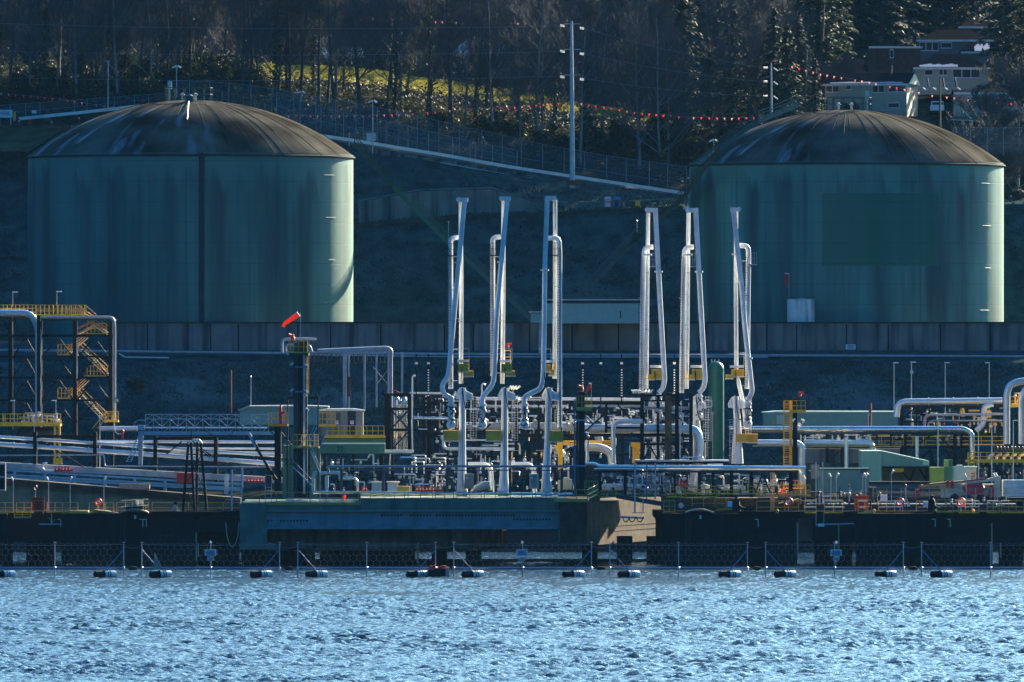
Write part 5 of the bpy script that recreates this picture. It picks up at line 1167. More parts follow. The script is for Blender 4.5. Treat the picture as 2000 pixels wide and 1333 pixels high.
# ------------------------------------------------------------------ marine loading arms
def arm(label,Y,riser,outb,inb,lad,head,boxes,joint,cage,collar,extra=()):
    """every polyline is in photo points; radii in photo pixels"""
    k=sc(Y); bx_,by_=riser[0]; t=thing('marine_loader',label,'loading arm',P(bx_,by_,Y),'marine loading arms')
    def tube(name,pts,r,dy=0.,m='white',rad=8,par=None,n=14):
        w=[P(x,y,Y+dy) for x,y in pts]; b=bend(w,rad*k) if len(w)>2 else w
        rs=r if not isinstance(r,tuple) else [r[0]+(r[1]-r[0])*i/(len(b)-1) for i in range(len(b))]
        rs=[q*k for q in rs] if isinstance(rs,list) else rs*k
        return MB().tube(b,rs,n).build(name,m,par or t,True)
    q=riser; r0=8.5
    b=MB(); pts=[P(x,y,Y) for x,y in q]; b.tube(pts,[ (12 if i==0 else 8.5 if i==1 else 7.2-(i*.25))*k for i in range(len(q))],16); rz=b.build('riser','white',t,True)
    b=MB(); b.bar(P(q[0][0],q[0][1],Y-.55),P(q[-1][0],q[-1][1],Y-.48),.7*k,.5*k); b.build('conduit','navy_steel',rz)
    tube('inboard_arm',inb,4.0,1.3); lt=tube('ladder_tube',lad,4.8,.5,rad=14)
    x=lad[0][0]+ (lad[0][0]-outb[0][0]>0 and 4.5 or -4.5)*-1; 
    ladder(lad[-1][0]-1.5,min(p[1] for p in lad)+18,max(p[1] for p in lad)-4,Y+.5-5.8*k,'navy_steel',lt,5.5,5.,t=.7)
    # outboard arm: upper tapered box beam, lower pipe with the S bend
    a,bq=outb[0],outb[1]
    MB().bar(P(a[0],a[1],Y-.4),P(bq[0],bq[1],Y-.4),9.5*k,7*k).build('outboard_beam','white',t)
    tube('outboard_pipe',outb[1:],4.9,-.4,rad=12)
    b=MB()
    for x,y in collar: b.lathe(P(x,y,Y-.4),[(8*k,-1.6*k),(8*k,1.6*k)],14); 
    b.build('collar','white',t)
    hx0,hx1,hy=head; b=MB(); b.bx(hx0,hy-3.5,hx1,hy+4.5,Y-.75,1.9); b.lathe(P(hx0+2 if abs(hx0-outb[0][0])>abs(hx1-outb[0][0]) else hx1-2,hy,Y-.6),[(4.5*k,-.3),(4.5*k,.9)],14,'Y'); b.build('head_sheave','white',t)
    # triple swivel and coupler under the S bend
    jx,jy=joint; b=MB(); prof=[]
    for z,r in ((0,5.6),(3,5.6),(3,8),(6,8),(6,6),(13,6.5),(17,9),(20,9),(20,6),(30,5.5),(33,8),(36,8)): prof.append((r*k,-z*k))
    b.lathe(P(jx,jy,Y-.4),prof,14); j=b.build('swivel_joint','white',t,True)
    MB().lathe(P(jx,jy+44,Y-.5),[(8*k,-.35),(9*k,-.2),(9*k,.2),(6*k,.3)],16,'Y').build('coupler','white',t,True)
    b=MB(); rq=random.Random(int(bx_))
    for i in range(8): a1=rq.uniform(0,6.28); c=P(jx,jy+rq.uniform(8,48),Y-.8); b.tube([c,c+Vector((math.cos(a1)*9*k,-.1,math.sin(a1)*5*k))],1.1*k,5)
    for i in range(3): b.tube(bend([P(jx+rq.uniform(-6,6),jy+8,Y-.8),P(jx+rq.uniform(-13,13),jy+22,Y-1.),P(jx+rq.uniform(-8,8),jy+38,Y-.8)],.5),.7*k,5)
    b.build('hydraulic_line','navy_steel',j)
    b=MB(); y0_=max(p[1] for p in lad[:3])+12; y1_=min(lad[-1][1],inb[-1][1])-6
    for i in range(5):
        y=y0_+(y1_-y0_)*i/4; xl=lad[-1][0]; xi=inb[0][0]+(inb[-1][0]-inb[0][0])*.5; b.bar(P(xl,y,Y+.9),P(xi,y,Y+.9),1.3*k,.1)
    b.build('tie_bar','galv',t); b=MB()
    for tube_,rr_ in ((inb,4.6),(lad,5.4)):
        x,yb=tube_[-1]; xt=tube_[0][0] if tube_ is inb else x
        for f in (.3,.62,.9): yy=tube_[0][1]+(yb-tube_[0][1])*f+14; b.lathe(P(xt+(x-xt)*f if tube_ is inb else x,yy,Y+(1.3 if tube_ is inb else .5)),[(rr_*k,-.8*k),(rr_*k,.8*k)],12)
    b.build('flange','galv',t)
    for bb in boxes:
        b=MB(); b.bx(bb[0],bb[1],bb[2],bb[3],Y+bb[4],1.5); w=b.build('counterweight','yellow',t)
        b=MB(); n=max(2,int((bb[3]-bb[1])/2.6))
        for i in range(1,n): y=bb[1]+(bb[3]-bb[1])*i/n; b.bx(bb[0]+.3,y-.25,bb[2]-.3,y+.25,Y+bb[4]-.03,.03)
        b.build('plate_gap','olive',w)
        MB().bx(bb[0]-1,bb[3]+.05,bb[2]+1,bb[3]+2.3,Y+bb[4]+.1,1.3).build('weight_tray','white',w)
    cx0,cy0,cx1,cy1=cage; b=MB()
    for x in np.arange(cx0,cx1+.1,(cx1-cx0)/3): b.bar(P(x,cy0,Y-.5),P(x,cy1,Y-.5),.8*k); b.bar(P(x,cy0,Y+.9),P(x,cy1,Y+.9),.8*k)
    for y in (cy0,(cy0+cy1)/2): b.bar(P(cx0,y,Y-.5),P(cx1,y,Y-.5),.8*k); b.bar(P(cx0,y,Y+.9),P(cx1,y,Y+.9),.8*k)
    b.bx(cx0-1,cy1,cx1+1,cy1+2.2,Y-.55,1.5); b.build('access_cage','navy_steel' if bx_<1200 else 'galv',t)
    # ladder with cage beside the riser
    s=1; lx=q[0][0]+16
    b=MB()
    for d in (0,5.5,11): b.bar(P(lx+d,862,Y+.6),P(lx+d,775,Y+.6),.8*k)
    for y in range(776,862,5): b.bar(P(lx,y,Y+.6),P(lx+11,y,Y+.6),.6*k)
    b.build('ladder','galv',t)
    # knuckle casing at riser top and cables
    b=MB(); tx,ty=q[-1]; b.prism([(tx-14,ty+14),(tx-8,ty+3),(tx,ty-2),(tx+8,ty+6),(tx+20,ty+12),(tx+21,ty+24),(tx-13,ty+22)],Y+.1,1.3); b.lathe(P(tx,ty+12,Y+.2),[(9*k,-.3),(9*k,.3)],16,'Y'); b.build('knuckle','white',t)
    b=MB(); bq=boxes[0]; mx=(bq[0]+bq[2])/2
    b.tube(bend([P(mx-4,bq[1]+3,Y-.4),P(mx-3,bq[3]+20,Y-.9),P(tx+2,ty+22,Y-.9),P(tx+9,ty+50,Y-.9),P(tx+14,ty+34,Y-.7)],1.),.9*k,5); b.build('hose','rubber',t)
    b=MB(); y=(bq[1]-8); b.bx(min(bq[0],tx-10),y,max(bq[2],tx+10),y+5,Y+.3,1.); b.bar(P(bq[2],y,Y+.5),P(bq[2],y-22,Y+.5),.8*k); b.bar(P(bq[0]-6,y-22,Y+.5),P(bq[2],y-22,Y+.5),.8*k); b.build('service_platform','white',t)
    for e in extra: e(t,tube,k)
    return t
def left_arm(i,label,dx,outb,inb,lad,head,joint,collar,boxes,cage,riser):
    return arm(label,1060,riser,outb,inb,lad,head,boxes,joint,cage,collar)
left_arm(0,'first loading arm, nearest the tall black fire monitor tower',0,[(907.5,388),(896,514),(886,620),(876,735),(863,752),(866,770),(881,778),(881,786)],[(899,393),(901,560),(900,750)],[(896,464),(880,466),(880,490),(880,760)],(893,914,390),(881,786),[(895.5,513)],[(895,711,916,726,-.5),(906,724,924,735,-.2),(866,841,896,861,-.9)],(875,476,894,499),[(903,974),(902,930),(903,865),(903,758)])
left_arm(1,'second loading arm, between the first and the one with twin upright tubes',82,[(991,387),(979,514),(970,620),(965,735),(962,752),(949,768),(942,776),(942,786)],[(983,391),(983,560),(981,750)],[(978,463),(962,465),(962,490),(962,735)],(977,998,388),(942,786),[(979,512)],[(979,711,1000,726,-.5),(988,724,1006,734,-.2),(949,841,978,861,-.9)],(958,475,979,498),[(984,974),(984,930),(985,865),(986,758)])
left_arm(2,'third loading arm, with two upright white tubes side by side',170,[(1069,384),(1064,526),(1063,640),(1061,738),(1056,760),(1038,768),(1024,776),(1024,786)],[(1084,391),(1084,560),(1083,740)],[(1070,466),(1091,464),(1093,490),(1093,835)],(1064,1085,387),(1024,786),[(1064,528)],[(1058,712,1076,726,.6),(1072,722,1083,733,.8),(1073,842,1100,862,-.9)],(1072,475,1090,498),[(1068,974),(1067,930),(1070,865),(1072,758)])
RY2=1076
for i,(dx,lab,bx0) in enumerate(((0,'fourth loading arm, nearest the tan column, with a lamp row at its foot',0),(78,'fifth loading arm, its pipe rising in front of the tall green vessel',0))):
    e=dx+ (1 if i else 0)
    arm(lab,RY2,[(1283+e,900),(1283+e,860),(1281+e,820),(1280+e,775)],[(1280+e,409),(1286+e,531),(1292+e,640),(1298+e,745),(1294+e,760),(1286+e,768)],[(1265.5+e,416),(1264+e,560),(1262+e,760)],[(1276+e,483),(1259+e,484),(1257+e,505),(1252+e,768)],(1262+e,1285+e,410),[(1273+e,722,1293+e,740,-.4),(1266+e,732,1278+e,741,-.7)],(1286+e,770),(1270+e,495,1281+e,520),[(1265+e,498),(1286+e,531)])
arm('sixth loading arm, standing alone against the right tank with a wide split foot',RY2,[(1440,906),(1440,850),(1440,820),(1436,775)],[(1432,406),(1447,546),(1455,640),(1469,765),(1464,776),(1460,782)],[(1437.5,412),(1437,560),(1438,728),(1452,790),(1457,838)],[(1444,480),(1461,481),(1462,498),(1459,760)],(1427,1445,409),[(1429,722,1453,735,.4),(1418,732,1432,739,.2),(1437,848,1459,863,-.6),(1459.3,848,1480,864,-.4)],(1460,784),(1464,494,1478,516),[(1437,497),(1462,700)])
# ------------------------------------------------------------------ fire monitor towers
def monitor(px,py,Y,par,s=1.,flip=1):
    k=sc(Y)*s; b=MB(); b.lathe(P(px,py,Y),[(4*k,-5*k),(4*k,0),(2.5*k,2*k),(3.5*k,5*k),(.5*k,7*k)],10); b.tube([P(px,py-2,Y),P(px-flip*8*s,py-5*s,Y-.2),P(px-flip*9*s,py-8*s,Y-.2)],[3*k,3.4*k,2.2*k],10); b.build('fire_monitor','red',par,True)
def tower(label,x0,x1,ytop,ybase,Y,plat,m='black_steel'):
    t=thing('monitor_tower',label,'tower',P((x0+x1)/2,ybase,Y)); w=x1-x0; k=sc(Y)
    MB().bx(x0+w*.32,ytop,x1,ybase,Y,1.2).build('column',m,t); MB().bx(x0,ytop+2,x0+w*.3,ybase,Y+.05,.8).build('channel','navy_steel',t)
    p0,p1,py0,py1=plat; b=MB(); b.bx(p0,py1,p1,py1+4.5,Y-1.,3.2); b.build('platform',"olive" if x0>1000 else 'navy_steel',t); railing([(p0,py1),(p1,py1)],py1-py0,Y-.95,'yellow',t,step=9,w=1.1); railing([(p0+3,py1),(p1-2,py1)],py1-py0,Y+2.1,'yellow',t,step=11,w=1.1)
    return t
T1=tower('tall black fire monitor tower with a yellow caged top and orange windsock',573,600,668,972,1052,(564,603,665,690))
monitor(572,660,1052,T1,1.,1); b=MB(); b.prism([(564,690),(573,690),(580,704)],1051.5,1.5); b.build('gusset','navy_steel',T1)
b=MB(); b.bx(592,690,596,965,1051.6,.4); b.build('riser_pipe','galv',T1); b=MB(); b.bx(598,690,599.2,770,1051.5,.2); b.bx(602,690,603.2,770,1051.5,.2)
for y in range(694,770,5): b.bx(598,y,603,y+.8,1051.5,.15)
b.build('ladder','yellow',T1)
def lamps(par,pts,Y,m='lamp_white'):
    b=MB(); k=sc(Y)
    for x,y,d in pts: b.tube([P(x-d,y-1.5,Y-.3),P(x+d,y+2,Y-.5)],2.*k,8); b.bar(P(x,y,Y),P(x,y+6,Y),.8*k)
    b.build('floodlight',m,par)
for y,x in ((711,570),(714,598),(765,598),(772,596),(762,570),(800,600)): lamps(T1,[(x,y,3 if x>580 else -3)],1051.5,'galv')
b=MB(); b.bx(576,716,600,719,1051.4,.2); b.bx(576,764,600,767,1051.4,.2); b.build('band','pipe_blue',T1)
b=MB(); b.bx(561,776,563,972,1056,.3); b.bx(620,776,622.5,972,1056,.3); b.bx(561,775,622,779,1056,.3); b.build('portal_frame','black_steel',T1)
# stair flights and landings of the black tower
t=thing('tower_stairs','zigzag stair with yellow landing wrapped round the black fire monitor tower','stairs',P(604,874,1051)); railing([(572,873),(622,873)],24,1050.4,'yellow',t,step=9); MB().bx(571,873,623,876,1050.4,2.).build('landing','olive',t)
b=MB()
for (xa,ya,xb,yb) in ((584,873,600,850),(626,872,640,836),(602,872,618,835),(606,880,625,925),(572,912,612,952)): b.bar(P(xa,ya,1050.2),P(xb,yb,1050.2),2.4*dk,.1); b.bar(P(xa,ya-12,1050.2),P(xb,yb-12,1050.2),1.*dk,.1)
b.build('stair_stringer','blue_steel',t)
b=MB()
for i in range(9): b.bx(612.5,849+i*2.8,620.5,850.2+i*2.8,1050.1,.3)
b.build('stair_tread','cream',t)
t2=thing('gangway_landing','yellow railed landing at the foot of the blue lattice gangway','landing',P(542,832,1056)); MB().bx(524,829,562,833,1055,3).build('deck_plate','yellow',t2); railing([(524,829),(561,829)],22,1055,'yellow',t2,step=6.5); MB().bx(536,833,549,960,1056,1.).build('column','black_steel',t2); b=MB(); b.bar(P(524,838,1056),P(536,850,1056),2*dk); b.bar(P(549,845,1056),P(571,872,1056),2.4*dk); b.build('bracket','black_steel',t2)
t=thing('fire_hydrant','tall red fire hydrant on the landing of the lattice gangway','hydrant',P(548,829,1054.6)); MB().lathe(P(548,829,1054.6),[(3*dk,0),(3*dk,20*dk),(2*dk,22*dk),(3*dk,25*dk),(2.4*dk,36*dk),(.5*dk,38*dk)],10).build('barrel','red',t,True); MB().tube([P(546,810,1054.3),P(556,805,1054.3)],2*dk,8).build('outlet','red',t)
T2=tower('slim black fire monitor tower beside the bright red windsock',1125,1142,765,966,1058,(1126,1156,774,798)); monitor(1137,759,1058,T2,.8,1)
MB().bx(1121,780,1124,968,1057.6,.4).build('side_rail','pipe_blue',T2); lamps(T2,[(1147,815,3),(1148,824,2),(1152,820,3),(1146,846,3),(1149,852,2)],1057.6,'galv'); b=MB(); b.bx(1120,820,1146,823,1057.5,.2); b.build('band','blue_steel',T2)
MB().prism([(1128,950),(1139,950),(1145,968),(1122,968)],1057.7,1.2).build('foot','black_steel',T2)
T3=thing('monitor_tower','yellow and black fire monitor tower with caged ladder beside the white pipe bend','tower',P(1551,912,1070)); Y=1070; MB().bx(1549,778,1557,935,Y,1.).build('column','black_steel',T3); MB().bx(1542,783,1547,912,Y-.1,.5).build('ladder_rail','yellow',T3)
b=MB(); b.bx(1530,783,1532,912,Y-.4,.2)
for y in np.arange(783,912,4.6): b.bx(1532,y,1542,y+.9,Y-.3,.15)
for y in range(790,912,17): b.bx(1529,y,1546,y+1.4,Y-.9,.1)
b.build('caged_ladder','yellow',T3); MB().bx(1543,803,1574,806.5,Y-.8,2.6).build('platform','yellow',T3); railing([(1531,803),(1573,803)],20,Y-.8,'yellow',T3,step=8,w=1.1); monitor(1562,771,Y,T3,.8,-1); lamps(T3,[(1568,821,3),(1562,829,3),(1560,833,2),(1550,820,-2)],Y-.6,'lamp_white')
# ------------------------------------------------------------------ generic steel rack
def rack(label,cols,beams,braces,Y,d=3.,m='black_steel',y0=None,y1=None,cat='pipe rack',name='pipe_rack'):
    """cols: (x,w,ytop,ybot); beams: (x0,x1,y,h); braces: (xa,ya,xb,yb,w)"""
    t=thing(name,label,cat,P(cols[0][0],max(c[3] for c in cols),Y))
    for c in cols:
        b=MB(); b.bx(c[0]-c[1]/2,c[2],c[0]+c[1]/2,c[3],Y,.35); b.build('column',m,t)
        if d>1: b=MB(); b.bx(c[0]-c[1]*.4+2,c[2],c[0]+c[1]*.4+2,c[3],Y+d,.3); b.build('column',m,t)
    for q in beams: MB().bx(q[0],q[2]-q[3]/2,q[1],q[2]+q[3]/2,Y+.36,.3).build('beam',m,t); 
    if d>1:
        b=MB()
        for q in beams: b.bx(q[0],q[2]-q[3]/2,q[1],q[2]+q[3]/2,Y+d+.35,.3)
        if b.v: b.build('back_beam',m,t)
    for q in braces: MB().bar(P(q[0],q[1],Y+.5),P(q[2],q[3],Y+.5),(q[4] if len(q)>4 else 2.4)*sc(Y),.12).build('brace',m,t)
    return t
def fittings(par,x0,x1,y0,y1,Y,n,seed,mats=('white_pipe','grey_pipe','silver','black_steel'),d=2.,r=(.7,1.8)):
    """small bore pipes, valves and flanges carried by a rack"""
    rq=random.Random(seed); k=sc(Y)
    for i in range(n):
        m=rq.choice(mats); b=MB(); x=rq.uniform(x0,x1); y=rq.uniform(y0,y1); Z_=Y+rq.uniform(0,d); c=rq.random(); nm='small_pipe'
        if c<.36:
            L=rq.uniform(8,34); xe=min(x+L,x1); q=[P(x,y,Z_),P(xe,y,Z_)]
            if xe-x<3: continue
            if rq.random()<.5: q.append(P(xe,min(y1,y+rq.uniform(6,22))+2,Z_))
            b.tube(bend(q,.25) if len(q)>2 else q,rq.uniform(*r)*k,7)
        elif c<.68:
            L=rq.uniform(8,30); b.tube([P(x,y,Z_),P(x,min(y1,y+L)+2,Z_)],rq.uniform(*r)*k,7)
        elif c<.86:
            w=rq.uniform(2,4); nm='valve'; b.lathe(P(x,y,Z_),[(w*.5*k,-w*k),(w*k,-w*.4*k),(w*k,w*.4*k),(w*.5*k,w*k)],9,rq.choice('XZ'))
            b.tube([P(x,y,Z_-.1),P(x,y-w*2,Z_-.1)],.5*k,5); b.ring(P(x,y-w*2,Z_-.1),w*.8*k,.35*k,10,'Z',4)
        else: nm='junction_box'; w=rq.uniform(2,6); h=rq.uniform(3,8); b.bx(x,y,x+w,y+h,Z_,.3)
        b.build(nm,m,par,True)
# ------------------------------------------------------------------ stair tower at the left
Y=1112
t=rack('black steel stair tower with yellow flights below the left tank',[(20,8,615,840),(77,9,618,840),(146,8,620,850),(216,8,626,840)],[(-10,224,622,4),(-10,224,656,5),(-10,222,697,4),(-10,222,738,4),(-10,222,782,4)],
 [(a,y+38,b_,y+2,2.6) for y in (660,700,742,786) for a,b_ in ((26,48),(72,52),(82,112),(142,116),(152,182),(212,186))],Y,5,name='stair_tower',cat='stair tower'); ST=t
MB().bx(74,624,224,627,Y-.1,4.5).build('roof_deck','navy_steel',t); MB().bx(72,617,79,845,Y-2.2,.5).build('column','black_steel',t); b=MB(); b.bx(80,617,140,620,Y-.2,2.); b.build('deck_edge','white_pipe',t)
for s,(x0_,x1_,yt,m_) in enumerate(((-10,168,596,'yellow'),)): railing([(x0_,616),(x1_,616)],20,Y-.2,m_,t,step=8,w=1.1,lines=3); railing([(70,616),(165,616)],20,Y+3,m_,t,step=9,w=1.1)
b=MB(); b.bar(P(166,596,Y-.2),P(189,616,Y-.2),1.2*sc(Y)); b.bar(P(154,597,Y-.2),P(180,617,Y-.2),1.2*sc(Y)); b.build('hand_rail','yellow',t)
fl=[(158,617,214,652),(152,684,176,712),(150,678,208,736),(152,778,208,832),(150,762,178,784)]
b=MB(); h=MB()
for (xa,ya,xb,yb) in ((160,620,206,652),(152,682,208,734),(150,770,206,826)):
    for o_ in (0,9): b.bar(P(xa+o_,ya,Y+.8+o_*.1),P(xb+o_,yb,Y+.8+o_*.1),1.6*sc(Y),.1)
    for o_ in (2,11): h.bar(P(xa+o_,ya-11,Y+.8+o_*.1),P(xb+o_,yb-11,Y+.8+o_*.1),1.1*sc(Y))
    for i in range(12): f=i/12; x=xa+(xb-xa)*f; y=ya+(yb-ya)*f; b.bx(x+1,y,x+8,y+.8,Y+.8,.9); 
    for i in range(5): f=i/4; x=xa+(xb-xa)*f; y=ya+(yb-ya)*f; h.bar(P(x+2,y,Y+.8),P(x+2,y-11,Y+.8),.9*sc(Y))
for (xa,ya,xb,yb) in ((148,654,190,632),(128,694,166,660),(132,778,168,744)):
    b.bar(P(xa,ya,Y+2.6),P(xb,yb,Y+2.6),1.6*sc(Y),.1); b.bar(P(xa+6,ya,Y+2.9),P(xb+6,yb,Y+2.9),1.6*sc(Y),.1); h.bar(P(xa,ya-11,Y+2.6),P(xb,yb-11,Y+2.6),1.*sc(Y)); h.bar(P(xa+6,ya-11,Y+2.9),P(xb+6,yb-11,Y+2.9),1.*sc(Y))
b.build('stair_flight','cream',t); h.build('hand_rail','yellow',t)
for x0_,x1_,y in ((170,208,653),(113,152,694),(170,210,736),(113,155,779)): railing([(x0_,y),(x1_,y)],21,Y+.6,'yellow',t,step=7,w=1.1); MB().bx(x0_,y,x1_,y+2.4,Y+.6,2.5).build('landing','yellow',t)
pipe('large pale pipe bending down at the twin columns of the stair tower',[(-20,612),(60,612),(75,640),(75,840)],6.5,'white_pipe',Y-.9,rad=22)
pipe('slim grey pipe bending down at the outer corner of the stair tower',[(80,620),(222,620),(224,640),(224,820)],2.6,'grey_pipe',Y-.7,rad=10)
pipe('thin grey conduit up the third column of the stair tower',[(150,740),(150,660)],1.2,'galv',Y-.5)
t=thing('green_sign','small green sign on the outer pipe of the stair tower','sign',P(228,786,Y-1.2)); MB().bx(223,777,233,787,Y-1.2,.06).build('board','vessel_green',t); marks((224,779,232,785),2,Y-1.2,'sign_white',t,2)
t=thing('stair_platform','yellow railed stair platform at the foot of the stair tower','stair',P(212,824,Y-2)); railing([(206,822),(231,822)],18,Y-2,'yellow',t,step=7); MB().bx(205,822,231,825,Y-2,2).build('landing','yellow',t); b=MB()
for o_ in (0,10): b.bar(P(180+o_,838,Y-2),P(206+o_,806,Y-2),1.2*sc(Y)); 
b.build('hand_rail','yellow',t); MB().bx(216,825,222,920,Y-1.5,.5).build('column','black_steel',t)
# yellow platform with black vessel
Y=1100
t=thing('yellow_platform','yellow railed platform on a yellow post above the dark horizontal vessel','platform',P(112,905,Y)); MB().bx(-10,828,118,833,Y,4).build('deck_plate','yellow',t); railing([(-8,828),(118,828)],19,Y,'yellow',t,step=14,w=1.6); railing([(-8,828),(118,828)],19,Y+3.8,'yellow',t,step=17,w=1.2); b=MB()
b.bx(105,828,109,905,Y+.3,.4); b.bx(114,828,118,905,Y+.3,.4)
for y in range(836,905,5): b.bx(109,y,114,y+1,Y+.4,.2)
b.build('ladder_post','yellow',t); MB().bx(104,896,121,907,Y+.1,1).build('post_foot','yellow',t)
fittings(t,36,115,806,828,Y+1,26,3,('white','galv'))
t=thing('dark_vessel','dark horizontal vessel lying under the yellow platform','vessel',P(68,853,Y+2)); MB().tube([P(32,849,Y+2),P(40,846,Y+2),P(66,845,Y+2),P(92,846,Y+2),P(104,849,Y+2)],[.2,.55,.7,.55,.2],16).build('shell','navy_steel',t,True); b=MB(); b.bx(45,848,49,870,Y+2,.5); b.bx(88,848,92,870,Y+2,.5); b.build('saddle','navy_steel',t)
for x,lab in ((28,'lamp post over the yellow platform nearest the picture edge'),(109,'lamp post over the yellow platform beside its ladder'),(67,'lamp post in front of the yellow platform on the first trestle column'),(195,'tall lamp post at the second trestle column')):
    mast(lab,x,{28:828,109:828,67:846,195:915}[x],{28:783,109:783,67:812,195:812}[x],Y-1 if x!=195 else 1090,'L' if x!=195 else 'tri',.9)
# trestle frames
Y=1088
t=rack('long dark trestle carrying the pale pipes behind the orange warning sign',[(68,7,844,925),(185,7,844,930),(303,7,852,938),(421,7,856,945)],[(71,190,853,6),(303,425,856,5),(300,470,909,3)],[(80,862,180,922,2.4),(296,870,190,940,2.4) if False else (310,900,356,862,2.4),(425,900,376,862,2.2),(182,925,80,862,.8),(310,936,352,918,2.2),(418,900,380,870,2)],Y,2)
pipe('upper slanting pale pipe of the trestle',[(-20,853),(110,861),(560,892)],3.2,'white_pipe',Y+1,flange=70)
pipe('second slanting pale pipe of the trestle, thicker than the upper one',[(-20,867),(120,876),(330,891),(560,908)],4.6,'white_pipe',Y+.6,flange=58)
pipe('level pale pipe high behind the trestle columns',[(190,863),(540,864)],2.8,'white_pipe',Y+2.5,flange=40); pipe('lower level pale pipe behind the trestle columns',[(330,876),(540,877)],2.,'white_pipe',Y+2.7); pipe('dim level pipe behind the second trestle bay',[(330,884),(545,886)],3.,'grey_pipe',Y+2.9)
b=MB(); b.prism([(-20,902),(560,934),(560,945),(-20,915)],Y-.4,1.2); tag(b.build('pipe_duct','grey_pipe'),'broad white slanting duct along the trestle above the causeway','duct')
pipe('thin steel handrail pipe stepping down past the second trestle column',[(-20,890),(203,889),(205,911),(560,912.5)],1.3,'galv',Y-1.2)
t=thing('cable_tray','blue grey cable tray on stub posts along the causeway edge','cable tray',P(200,945,Y-1.6)); b=MB()
for dy in (0,9,14): b.prism([(-20,915+dy),(470,945+dy*.8),(470,949+dy*.8),(-20,918.5+dy)],Y-1.6,.3)
b.build('tray','blue_steel',t)
for x in (28,87,146,205,263,322,380): MB().bx(x-2.2,918+x*.06,x+2.8,942+x*.07,Y-1.8,.3).build('stub_post','blue_steel',t)
def valves(label,x0,x1,y,Y,m='red'):
    t=thing('valve_manifold',label,'valve',P((x0+x1)/2,y,Y)); k=sc(Y); MB().tube([P(x0,y,Y),P(x1,y,Y)],1.8*k,8).build('header','red',t,True)
    x=x0+3
    while x<x1-2: b=MB(); b.lathe(P(x,y,Y),[(2.6*k,-2.5*k),(2.6*k,2.*k),(1*k,3*k),(1*k,6*k)],8); b.ring(P(x,y-6,Y),2*k,.5*k,10,'Y',4); b.build('valve','red',t,True); x+=6.3
    return t
valves('dark red valve row on the white duct of the trestle',106,142,919,Y-1.7); valves('dark red valve row near the foot of the prop struts',481,515,941,Y-2); pipe('short white pipe hook beside the first red valve row',[(92,905),(84,905),(82,915),(88,920),(106,920)],2.,'white',Y-1.6,rad=6)
tag(MB().bx(345,924,374,944,Y-2.2,.8).build('red_cabinet','red'),'red cabinet behind the black A frame trestle','cabinet')
tag(MB().bx(232,945,292,955,1077,1).build('pale_block','timber_pale'),'pale block on the causeway ledge behind the cable tray','block')
for i,(x,yt) in enumerate(((26,933),(95,933),(137,933),(203,932))):
    t=thing('deck_lamp',['bent deck lamp nearest the picture edge in front of the causeway','bent deck lamp just right of the orange warning sign','bent deck lamp above the yellow spill tray','bent deck lamp next to the red life ring by the causeway'][i],'lamp post',P(x,1000,DY+2),'bent deck lamps'); b=MB(); b.tube(bend([P(x,1002,DY+2),P(x,940,DY+2),P(x-4 if i in(0,1) else x+3,yt,DY+2)],.3),.9*dk,6); b.build('pole','galv',t,True); s_=-1 if i in (0,1) else 1; MB().tube([P(x+s_*1,938,DY+1.9),P(x+s_*4,932,DY+1.8)],[1.6*dk,2.1*dk],8).build('lamp_head','lamp_white',t,True)
t=thing('warning_beacon','small red beacon on a forked white pole above the orange sign','beacon',P(69,972,DY+1)); b=MB(); b.tube([P(69,972,DY+1),P(70,952,DY+1)],.9*dk,6); b.bar(P(66,953,DY+1),P(70,960,DY+1),.8*dk); b.build('pole','galv',t); MB().lathe(P(71,951,DY+1),[(1.8*dk,-3*dk),(1.8*dk,1*dk),(.4*dk,2.6*dk)],8).build('beacon_head','red',t)
# gangway of blue lattice
Y=1062; k=sc(Y)
t=thing('lattice_gangway','blue lattice gangway with twin trusses and a ladder down at its end','gangway',P(400,850,Y)); GT=t
for dy,nm in ((0,'front'),(2.,'back')):
    b=MB()
    for ya,h in ((810,1.8),(819,1.6),(834,2.),(847,3.5)): b.bar(P(284 if ya<830 else 270,ya,Y+dy),P(524,ya,Y+dy),h*k,.12)
    n=15
    for i in range(n+1):
        x=284+(524-284)*i/n; b.bar(P(x,810,Y+dy),P(x,847,Y+dy),1.1*k)
        if i<n: x2=284+(524-284)*(i+1)/n; b.bar(P(x,834 if i%2 else 847,Y+dy),P(x2,847 if i%2 else 834,Y+dy),1.*k); b.bar(P(x,810 if i%2 else 819,Y+dy),P(x2,819 if i%2 else 810,Y+dy),1.*k); b.bar(P(x,819 if i%2 else 834,Y+dy),P(x2,834 if i%2 else 819,Y+dy),1.3*k)
    b.build('truss','blue_steel' if nm=='front' else 'white',t)  # back truss coloured white to stand for its sunlit diagonals
b=MB(); b.bx(270,843,540,850,Y-.15,.1); b.bx(270,836,520,837.5,Y-.1,2.2); b.build('walk_plate','blue_steel',t)
b=MB()
for x,xt in ((247,273),(256,280)): b.bar(P(x,902,Y-.3),P(xt,846,Y-.3),1.8*k)
for i in range(14): f=i/13; b.bar(P(247+26*f,902-56*f,Y-.3),P(256+24*f,902-56*f,Y-.3),1.*k)
b.build('end_ladder','blue_steel',t); b=MB(); b.prism([(270,850),(280,850),(278,908),(270,908)],Y+.3,.3)
for i in range(8): b.bar(P(270,852+i*7,Y+.2),P(278,858+i*7,Y+.2),.8*k)
b.build('lattice_leg','galv',t); b=MB(); b.bx(268,831,282,840,Y-.3,1.); b.tube(bend([P(262,834,Y),P(262,826,Y),P(272,820,Y),P(284,822,Y)],.3),.7*k,6); b.build('end_frame','blue_steel',t)
